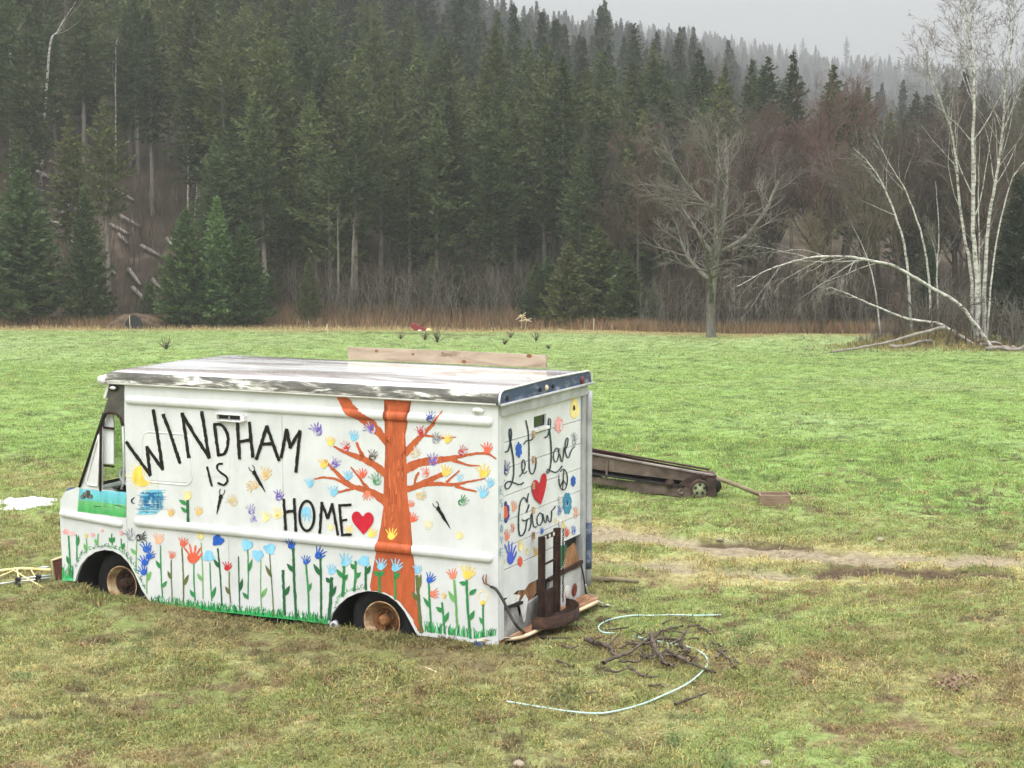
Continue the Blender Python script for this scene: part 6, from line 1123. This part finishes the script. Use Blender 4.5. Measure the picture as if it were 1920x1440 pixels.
# --- hose and brush pile on the grass
hp = [(1352, 1157), (1310, 1158), (1262, 1157), (1222, 1158), (1185, 1158), (1150, 1164), (1128, 1173), (1122, 1182), (1131, 1190), (1160, 1192), (1195, 1199), (1240, 1208), (1285, 1216), (1315, 1228), (1327, 1244), (1318, 1262), (1290, 1286), (1245, 1308), (1195, 1328), (1130, 1342), (1070, 1339), (1010, 1330), (950, 1320)]
mb = MB(); mb.tube(smoothline([T_(G(a, b_, .022)) for a, b_ in hp], 5), .0082, 8); tag(mb.build('garden_hose', 'hose_mint', None, True), 'pale mint garden hose lying in a loop around the sticks', 'hose')
K8 = lambda *pts: [(920 + x / 3.692, 1080 + y / 3.692) for x, y in pts]
sticks = [([(655, 470), (720, 495), (800, 520), (850, 560), (880, 580)], .03, 'pale-ended thick stick at the left of the brush pile', .02), ([(780, 655), (880, 610), (960, 580), (1040, 520), (1110, 470), (1140, 450)], .022, 'long stick running up through the middle of the brush pile', .04), ([(1110, 470), (1200, 420), (1300, 385), (1340, 375)], .02, 'stick pointing up right from the top of the brush pile', .02), ([(1420, 380), (1490, 400), (1530, 430)], .018, 'short bent stick at the upper right of the brush pile', .02), ([(1370, 385), (1450, 370)], .014, 'thin twig above the brush pile', .02), ([(1120, 455), (1130, 540), (1170, 600), (1225, 670)], .028, 'thick stick crossing down through the brush pile', .05), ([(1215, 540), (1300, 600), (1400, 650), (1550, 700)], .026, 'long thick stick slanting down right inside the hose loop', .02), ([(1350, 430), (1310, 480), (1270, 520)], .024, 'forked stub at the right of the brush pile', .05), ([(1320, 500), (1360, 550), (1385, 570)], .024, 'short pale broken stick right of the forked stub', .03), ([(905, 525), (940, 505), (985, 500)], .014, 'small twig on the upper left of the brush pile', .02), ([(1000, 515), (1080, 520), (1180, 490), (1280, 480)], .016, 'slim stick lying across the brush pile', .05), ([(800, 690), (880, 690), (950, 665)], .015, 'thin stick at the lower left of the brush pile', .015), ([(950, 660), (1040, 710), (1150, 725)], .018, 'bent stick at the bottom of the brush pile', .015), ([(880, 625), (960, 640), (1030, 630)], .018, 'short dark stick on the lower left of the brush pile', .03), ([(1060, 600), (1130, 595), (1200, 575)], .018, 'dark stick in the heart of the brush pile', .03), ([(1565, 600), (1610, 560), (1640, 540)], .016, 'short stick, upper one of two right of the hose', .02), ([(1590, 560), (1650, 610), (1710, 675)], .018, 'forked stick lying right of the hose', .02), ([(1670, 580), (1720, 630)], .012, 'small twig at the far right of the sticks', .015), ([(1270, 925), (1380, 895), (1490, 855)], .017, 'lone stick below the hose at the right', .015), ([(490, 512), (560, 515), (610, 512)], .013, 'small dark stick close behind the van bumper', .012), ([(455, 620), (530, 635), (585, 650)], .015, 'curled dark stick left of the brush pile', .015), ([(790, 405), (860, 400), (955, 388)], .015, 'dark stick lying across the hose behind the pile', .03), ([(1100, 780), (1170, 775), (1190, 800)], .012, 'tiny twig inside the hose loop', .012), ([(1420, 590), (1450, 640)], .016, 'pale chip of wood inside the hose bend', .015), ([(1460, 490), (1490, 525)], .014, 'pale chip of wood above the hose bend', .015), ([(1390, 760), (1440, 770)], .010, 'tiny twig touching the hose bend', .012), ([(720, 470), (780, 435)], .010, 'thin pale twig above the thick stick', .012), ([(650, 850), (750, 835)], .010, 'dark twig inside the lower hose arc', .012), ([(1200, 355), (1240, 335)], .012, 'pale chip lying between hose and pile', .012)]
for i, (pts, r, lab, dz) in enumerate(sticks):
    r *= .85; g = np.random.default_rng(i); P = [np.array(G(*p, dz + .025)) + g.normal(0, .008, 3) for p in K8(*pts)]; Q = smoothline(P, 4); n = len(Q); Q = [q + g.normal(0, r * .25, 3) for q in Q]; S = [[*Q[k], *Q[k + 1], r * (1 - .5 * k / n) * g.uniform(.85, 1.1), r * (1 - .5 * (k + 1) / n)] for k in range(n - 1)]
    for k in range(0 if r < .014 else 2):
        j = g.integers(1, n - 1); d = g.normal(0, 1, 3); d[2] = abs(d[2]) * .4; d /= np.linalg.norm(d); S.append([*Q[j], *(Q[j] + d * r * g.uniform(3, 8)), r * .45, r * .2])
    vv, ff = segs_mesh(S, 7); tag(link('stick', nmesh('stick', vv, ff), 'stick_bark', None, True), lab, 'stick', 'sticks on the grass behind the van')
g = np.random.default_rng(55)
for k in range(38):                       # the fine stuff of the pile
    x_, y_ = g.normal(1235, 48), g.normal(1222, 17); an = g.normal(.25, .8); l_ = g.uniform(9, 34); P = [np.array(G(x_ + math.cos(an) * l_ * t_, y_ + math.sin(an) * l_ * t_ * .45, g.uniform(.03, .08))) for t_ in (-.5, 0, .5)]; Q = [q + g.normal(0, .01, 3) for q in smoothline(P, 3)]; r = g.uniform(.004, .010)
    S = [[*Q[j], *Q[j + 1], r, r * .8] for j in range(len(Q) - 1)]; d = g.normal(0, 1, 3); d[2] = abs(d[2]) * .3; S.append([*Q[3], *(Q[3] + d / np.linalg.norm(d) * g.uniform(.04, .12)), r * .7, r * .4]); vv, ff = segs_mesh(S, 5)
    tag(link('twig', nmesh('twig', vv, ff), 'stick_bark', None, True), 'fine broken twig among the sticks of the brush pile', 'twig', 'fine twigs of the brush pile')
mb = MB(); mb.tube([T_(G(1108, 1091, .03)), T_(G(1150, 1091, .03)), T_(G(1198, 1093, .02))], [.03, .03, .02], 8); tag(mb.build('stick', 'pole_wood', None, True), 'straight pole lying on the grass right of the van corner', 'stick')
mb = MB(); mb.tube([T_(G(797, 1253, .01)), T_(G(819, 1263, .012))], .008, 6); tag(mb.build('stick', 'pale_edge', None, True), 'small white stick on the grass below the van', 'stick')
for px, py, s_, lab in ((972, 1436, .045, 'pale stone at the bottom edge below the hose'), (1436, 1436, .05, 'pale stone at the bottom edge right of the hose'), (1650, 1014, .05, 'pale stone beside the dirt track'), (1349, 1014, .05, 'stone on the upper rut of the track')):
    g = np.random.default_rng(int(px)); bm = bmesh.new(); bmesh.ops.create_icosphere(bm, subdivisions=2, radius=s_)
    for v_ in bm.verts: v_.co *= 1 + .35 * (float(vn(v_.co.x * 30 + px, v_.co.y * 30 + v_.co.z * 17, 3)) - .5); v_.co.z *= .6
    me = bpy.data.meshes.new('stone'); bm.to_mesh(me); bm.free(); o = link('stone', me, 'stone', None, True); o.location = G(px, min(py, 1436), .015); tag(o, lab, 'stone')
# leaf heap on the bank
g = np.random.default_rng(5); c_ = G(1795, 1287); V = []
for k in range(150):
    p = c_ + np.array([g.normal(0, .10), g.normal(0, .10), 0]); p[2] = float(gz(p[0], p[1])) + g.uniform(.01, .055); d = g.normal(0, 1, 3); d /= np.linalg.norm(d); w_ = np.cross(d, g.normal(0, 1, 3)); w_ /= np.linalg.norm(w_); V += [p - d * .02, p + w_ * .013, p + d * .02, p - w_ * .013]
tag(link('leaf_heap', nmesh('leaf_heap', np.array(V), np.arange(len(V)).reshape(-1, 4)), 'brown_leaves'), 'small heap of dry brown leaves on the bank at the right', 'leaves')

# --- hay conveyor behind the van
CD = float(G(1312, 937)[1]); c0_ = at(1352, 905, CD); c1_ = at(1060, 842, CD + 1.3)
cvx = empty('hay_conveyor', (float(c0_[0]), CD, float(gz(c0_[0], CD)))); tag(cvx, 'rusty old hay conveyor with pulley wheel lying behind the van', 'conveyor')
lp = lambda px, py, dy=0.0: Vector(at(px, py, np.interp(px, [1060, 1360], [CD + 1.3, CD]) + dy)) - cvx.location
WD = .52
for dy, nm in ((0, 'near'), (WD, 'far')):
    mb = MB(); v, f = prism([(1090, 848), (1090, 876), (1180, 889), (1335, 908), (1340, 898), (1325, 893)], [], lambda u, z, w_: tuple(lp(u, z) + Vector((0, dy + w_, 0))), .012); mb.add(v, f); mb.build('side_rail', 'rust_grey' if dy == 0 else 'dark_red', cvx)
    mb = MB(); mb.bar(lp(1085, 846, 0) + Vector((0, dy, 0)), lp(1338, 891, 0) + Vector((0, dy, 0)), .05, .022); mb.build('top_flange', 'dark_red' if dy else 'dead_wood', cvx)
mb = MB(); mb.bar(lp(1085, 896), lp(1300, 923), .02, .10); mb.build('lower_rail', 'rust_grey', cvx); mb = MB(); mb.bar(lp(1085, 886) + Vector((0, WD, 0)), lp(1300, 915) + Vector((0, WD, 0)), .02, .06); mb.build('lower_rail', 'rust_brown', cvx)
mb = MB(); P4 = [lp(1085, 862) + Vector((0, .02, 0)), lp(1325, 905) + Vector((0, .02, 0)), lp(1325, 905) + Vector((0, WD - .02, 0)), lp(1085, 862) + Vector((0, WD - .02, 0))]; mb.add(P4, [(0, 1, 2, 3)]); mb.build('trough_floor', 'dark_red', cvx)
mb = MB(); mb.bar(lp(1088, 884) + Vector((0, .1, 0)), lp(1290, 912) + Vector((0, .1, 0)), .3, .02); mb.build('return_belt', 'belt_black', cvx)
for px in (1138,): mb = MB(); mb.bar(lp(px, 862, -.01), lp(px - 1, 899, -.01), .03, .045, (0, 1, 0)); mb.build('strut', 'rust_grey', cvx)
mb = MB(); mb.bar(lp(1100, 888, .05), lp(1130, 897, .05), .02, .05); mb.build('strut', 'dark_red', cvx)
mb = MB(); v, f = prism([(1192, 902), (1172, 924), (1180, 929), (1200, 925), (1238, 926), (1262, 930), (1300, 934), (1300, 920), (1280, 912)], [], lambda u, z, w_: tuple(lp(u, z, -.03) + Vector((0, w_, 0))), .02); mb.add(v, f); mb.build('skid_plate', 'rust_grey', cvx)
mb = MB(); v, f = prism([(1300, 890), (1338, 897), (1345, 930), (1300, 935), (1268, 928), (1275, 905)], [], lambda u, z, w_: tuple(lp(u, z, -.012) + Vector((0, w_, 0))), .015); mb.add(v, f); mb.build('head_plate', 'rust_brown', cvx)
def disc(mb, px, py, r, prof, dy=-.03, n=24): Mx = Matrix.Translation(lp(px, py, dy)) @ Matrix.Rotation(R(90), 4, 'X') @ Matrix.Rotation(0, 4, 'Z'); mb.lathe([(r * a, b_) for a, b_ in prof], Mx, n); return Mx
mb = MB(); Mx = disc(mb, 1312, 917, .145, [(.72, .02), (.74, .03), (.95, .035), (1, .02), (1, -.03), (.95, -.04)], -.05); mb.build('pulley_rim', 'rust_brown', cvx, True)
mb = MB(); disc(mb, 1312, 917, .145, [(.76, .012), (.4, .02), (.15, .03), (.001, .03)], -.05); pw = mb.build('pulley', 'pulley_green', cvx, True)
for k in range(5): an = k * 1.2566 + .3; mb = MB(); mb.lathe([(.023, .024), (.02, .026), (.001, .026)], Mx @ Matrix.Translation((.068 * math.cos(an), .068 * math.sin(an), 0)), 12); mb.build('pulley_hole', 'belt_black', pw)
mb = MB(); disc(mb, 1277, 921, .05, [(1, -.02), (1, .03), (.7, .035), (.5, .02), (.001, .02)]); mb.build('small_pulley', 'rust_grey', cvx, True); mb = MB(); disc(mb, 1256, 907, .07, [(1, -.02), (1, .02), (.8, .03), (.3, .03), (.25, .05), (.001, .05)]); mb.build('motor_mount', 'rust_brown', cvx, True)
mb = MB(); c_ = lp(1338, 912, .0); mb.tube([c_ + Vector((0, .03, 0)), c_ + Vector((0, WD, 0))], .12, 16); mb.tube([lp(1322, 906) + Vector((0, .03, .02)), lp(1322, 906) + Vector((0, WD, .02))], .08, 12); mb.build('drive_roller', 'belt_black', cvx, True)
mb = MB(); mb.box(lp(1330, 897) + Vector((0, .2, .02)), (.22, .4, .06)); mb.build('head_cover', 'dark_red', cvx, bevel=.015)
mb = MB(); P_ = lp(1075, 880); mb.bar(P_ + Vector((-.2, .1, 0)), Vector((P_.x - .3, P_.y + .1, -.05)), .05, .05, (0, 1, 0)); mb.bar(P_ + Vector((-.2, WD - .1, 0)), Vector((P_.x - .3, P_.y + WD - .1, -.05)), .05, .05, (0, 1, 0)); mb.build('support_leg', 'rust_brown', cvx)
# the drawbar pole and the box at its end
mb = MB(); mb.tube([T_(at(1343, 896, CD + .05)), T_(at(1385, 911, CD + .0)), T_(at(1428, 929, CD - .1))], .032, 8); tag(mb.build('wooden_pole', 'pole_wood', None, True), 'thin wooden pole slanting from the conveyor down to a small box', 'pole')
b0_ = G(1452, 946); bx = empty('wooden_box', tuple(b0_), R(-4)); tag(bx, 'small open brown wooden box on the grass at the pole end', 'box')
for nm, c_, d_ in (('box_side', (0, -.10, .075), (.44, .025, .16)), ('box_side', (0, .12, .085), (.44, .025, .16)), ('box_end', (-.21, .01, .075), (.025, .20, .16)), ('box_end', (.21, .01, .075), (.025, .20, .16)), ('box_floor', (0, .01, .03), (.40, .20, .02))): mb = MB(); mb.box(c_, d_); mb.build(nm, 'crate_wood', bx, bevel=.004)

# --- yellow frame by the front bumper
fr_ = empty('antenna_frame', tuple(G(60, 1090))); tag(fr_, 'faded yellow tubular frame with dark brackets by the front bumper', 'frame'); YF = 17.35
def fp(px, py, dy=0.0):
    P = at(px, py, YF + dy)
    if P[2] < float(gz(P[0], P[1])) + .03: P = G(px, py, .03)
    return T_(P) - fr_.location
mb = MB(); mb.tube([fp(-30, 1069), fp(0, 1070), fp(40, 1071), fp(75, 1072.5), fp(95, 1073.5)], .018, 10); mb.build('boom', 'yellow_paint', fr_, True)
for pts in ([(-4, 1087), (25, 1075), (27, 1074)], [(26, 1074), (50, 1089), (80, 1106)], [(32, 1072), (35, 1088)], [(58, 1073), (65, 1084)]): mb = MB(); mb.tube([fp(*p, -.06) for p in pts], .009, 7); mb.build('strut', 'yellow_paint', fr_, True)
for pts in ([(70, 1066), (80, 1063), (92, 1063)], [(72, 1069), (92, 1067)], [(38, 1090), (70, 1086), (95, 1084)], [(40, 1095), (72, 1091), (96, 1088)], [(-4, 1100), (30, 1096)]): mb = MB(); mb.tube([fp(*p, .08) for p in pts], .010, 7); mb.build('rod', 'grey_alu', fr_, True)
for px, py in ((33, 1096), (71, 1091)): mb = MB(); mb.box(fp(px, py), (.05, .05, .10), Matrix.Rotation(.3, 3, 'Y')); mb.tube([fp(px - 3, py - 7), fp(px + 1, py), fp(px + 4, py + 6)], .016, 7); mb.build('bracket', 'belt_black', fr_, bevel=.006)

# --- patch of old snow at the left
g = np.random.default_rng(4); V = []; F = []; N = 70; x0_, y0_ = G(25, 945)[:2]
P0, P1 = G(-75, 978), G(60, 918); xs = np.linspace(P0[0] - .3, P0[0] + 1.9, N); ys = np.linspace(P0[1] - .2, P1[1] + .4, N); X, Y_ = np.meshgrid(xs, ys); Z = gz(X.ravel(), Y_.ravel()); qx = (X.ravel() - (P0[0] + .25)) / .68; qy = (Y_.ravel() - (P0[1] + P1[1]) / 2) / 1.5; hgt = .06 - .34 * (qx ** 2 + qy ** 2) + 1.5 * (fbm(X.ravel() * 1.6, Y_.ravel() * 1.1, 51) - .5) + .4 * (fbm(X.ravel() * 6, Y_.ravel() * 6, 52) - .5)
Vs = np.stack([X.ravel(), Y_.ravel(), Z + np.minimum(hgt * .35, .07) - .0], 1); i = (np.arange(N - 1)[:, None] * N + np.arange(N - 1)).ravel(); Fq = np.stack([i, i + 1, i + N + 1, i + N], 1); Fq = Fq[(hgt[Fq].max(1) > 0)]; us, inv = np.unique(Fq, return_inverse=True)
tag(link('snow_patch', nmesh('snow_patch', Vs[us], inv.reshape(Fq.shape)), 'snow', None, True), 'ragged patch of old white snow on the grass at the left', 'snow')

# --- far end of the field: tiller, root mound, stakes, weeds
Yt = 90.0; pt = at(792, 624, Yt); tl = empty('garden_tiller', gpt(pt[0], Yt)); tag(tl, 'red garden tiller with a yellow wheel at the far field edge', 'tiller'); tp_ = lambda px, py, dy=0.0: T_(at(px, py, Yt + dy)) - tl.location
mb = MB(); v, f = prism([(770, 608), (778, 606), (786, 611), (800, 617), (804, 622), (782, 624), (774, 617)], [], lambda u, z, w_: tuple(tp_(u, z, -.25) + Vector((0, w_, 0))), .5); mb.add(v, f); mb.build('engine', 'tiller_red', tl, bevel=.03)
mb = MB(); mb.box(tp_(776, 611), (.28, .4, .2)); mb.build('fuel_tank', 'tiller_red', tl, bevel=.03)
for dy in (-.2, .2): mb = MB(); mb.tube([tp_(783, 614, dy), tp_(796, 606, dy), tp_(804, 600, dy)], .025, 6); mb.build('handle', 'bumper_red', tl, True)
for px, py, r, mt in ((787, 622, .13, 'old_white'), (803.5, 621, .17, 'yellow_paint')):
    for dy in (-.3, .3): mb = MB(); Mx = Matrix.Translation(tp_(px, py, dy)) @ Matrix.Rotation(R(90), 4, 'X'); mb.lathe([(.001, .03), (r * .5, .03), (r * .9, .02), (r, -.02), (r * .9, -.05), (.001, -.05)], Mx, 16); mb.build('wheel', mt, tl, True)
Ym = 93.0; pm = at(258, 606, Ym); g = np.random.default_rng(2); bm = bmesh.new(); bmesh.ops.create_uvsphere(bm, u_segments=40, v_segments=20, radius=1)
for v_ in bm.verts: n_ = 1 + .5 * (float(fbm(np.array([v_.co.x * 3 + 5]), np.array([v_.co.y * 3 + v_.co.z * 4]), 6)[0]) - .5); v_.co = Vector((v_.co.x * 2.1, v_.co.y * .8, max(v_.co.z, -.3) * 1.0 * (1 - .45 * abs(v_.co.x)))) * n_
me = bpy.data.meshes.new('root_mound'); bm.to_mesh(me); bm.free(); mat('soil_mound', [(.3, (.035, .025, .017)), (.5, (.085, .058, .036)), (.7, (.15, .10, .06))], 5, .95, bmp=.8); mo = link('soil_mound', me, 'soil_mound', None, True); mo.location = gpt(pm[0], Ym); tag(mo, 'brown heap of soil with a black patch at the far field edge', 'mound')
mb = MB(); v, f = prism([(-.55, 0), (-.45, .5), (-.2, .85), (.1, .95), (.4, .75), (.55, .35), (.6, 0)], [], lambda u, z, w_: (u - .05, -.98 + w_, z), .2); mb.add(v, f); mb.build('black_plate', 'black_tarp', mo, bevel=.04)  # solid black plate on the front of the mound
for k, (px, py, h) in enumerate(((245, 629, 1.05), (580, 617, .5), (614, 634, .75), (274, 632, .3), (846, 608, .7), (853, 612, .8), (1112, 634, 1.0))):
    p = G(px, py); mb = MB(); mb.tube([T_(p) + Vector((0, 0, -.1)), T_(p) + Vector((.03 * (k - 3) * .5, 0, h))], .014, 6); tag(mb.build('stake', 'pale_edge', None, True), ['thin pale stake before the soil mound', 'short pale stake with a crossbar near the brush', 'thin pale stake above the left end of the roof board', 'short stub of a stake near the soil mound', 'thin stalk standing right of the tiller', 'taller thin stalk right of the tiller', 'leaning pale stalk before the light green pine'][k], 'stake')
for k, (px, py, w_) in enumerate(((751, 636, .5), (797, 638, .6), (820, 642, .8), (946, 647, .4), (1005, 640, .6), (312, 655, .7), (957, 634, .5), (1030, 655, .3))):
    p = np.array(G(px, py)); g = np.random.default_rng(k + 90); S = []
    for j in range(16):
        d = np.array([g.normal(0, .5), g.normal(0, .4), 1.]); d /= np.linalg.norm(d); w_ = w_ * 1.0; q = p + d * w_ * g.uniform(.3, .65); S.append([*p, *q, .016, .008]); d2 = d + g.normal(0, .5, 3); S.append([*q, *(q + d2 / np.linalg.norm(d2) * w_ * .35), .009, .005])
    vv, ff = segs_mesh(S, 4); tag(link('weed', nmesh('weed', vv, ff), 'brown_twigs'), ['dead weed in the grass left of the tiller', 'dead weed just below the tiller', 'widest dead weed, right below the tiller', 'upright dead weed above the middle of the board', 'dead weed above the right end of the board', 'curled dead weed beyond the front of the roof', 'low dead weed beside the upright one', 'tiny dead weed above the board end'][k], 'weed', 'dead weeds in the far field')
# white-yellow dead plant stalks at the brush
for k, (px, py, h) in enumerate(((977, 622, .85), (985, 621, .6))):
    p = at(px, py, 92.5); p = np.array(gpt(p[0], 92.5)); g = np.random.default_rng(k); S = [[*(p + [0, 0, -.1]), *(p + [.05, 0, h]), .05, .04]]
    for j in range(14): a = p + np.array([.05, 0, h]) ; d = g.normal(0, 1, 3); S.append([*(a + d * .03), *(a + d * .16), .04, .02])
    vv, ff = segs_mesh(S, 5); tag(link('dead_stalk', nmesh('dead_stalk', vv, ff), 'pale_edge'), ['taller pale dead stalk at the rust-coloured grass', 'shorter pale dead stalk beside the taller one'][k], 'plant')
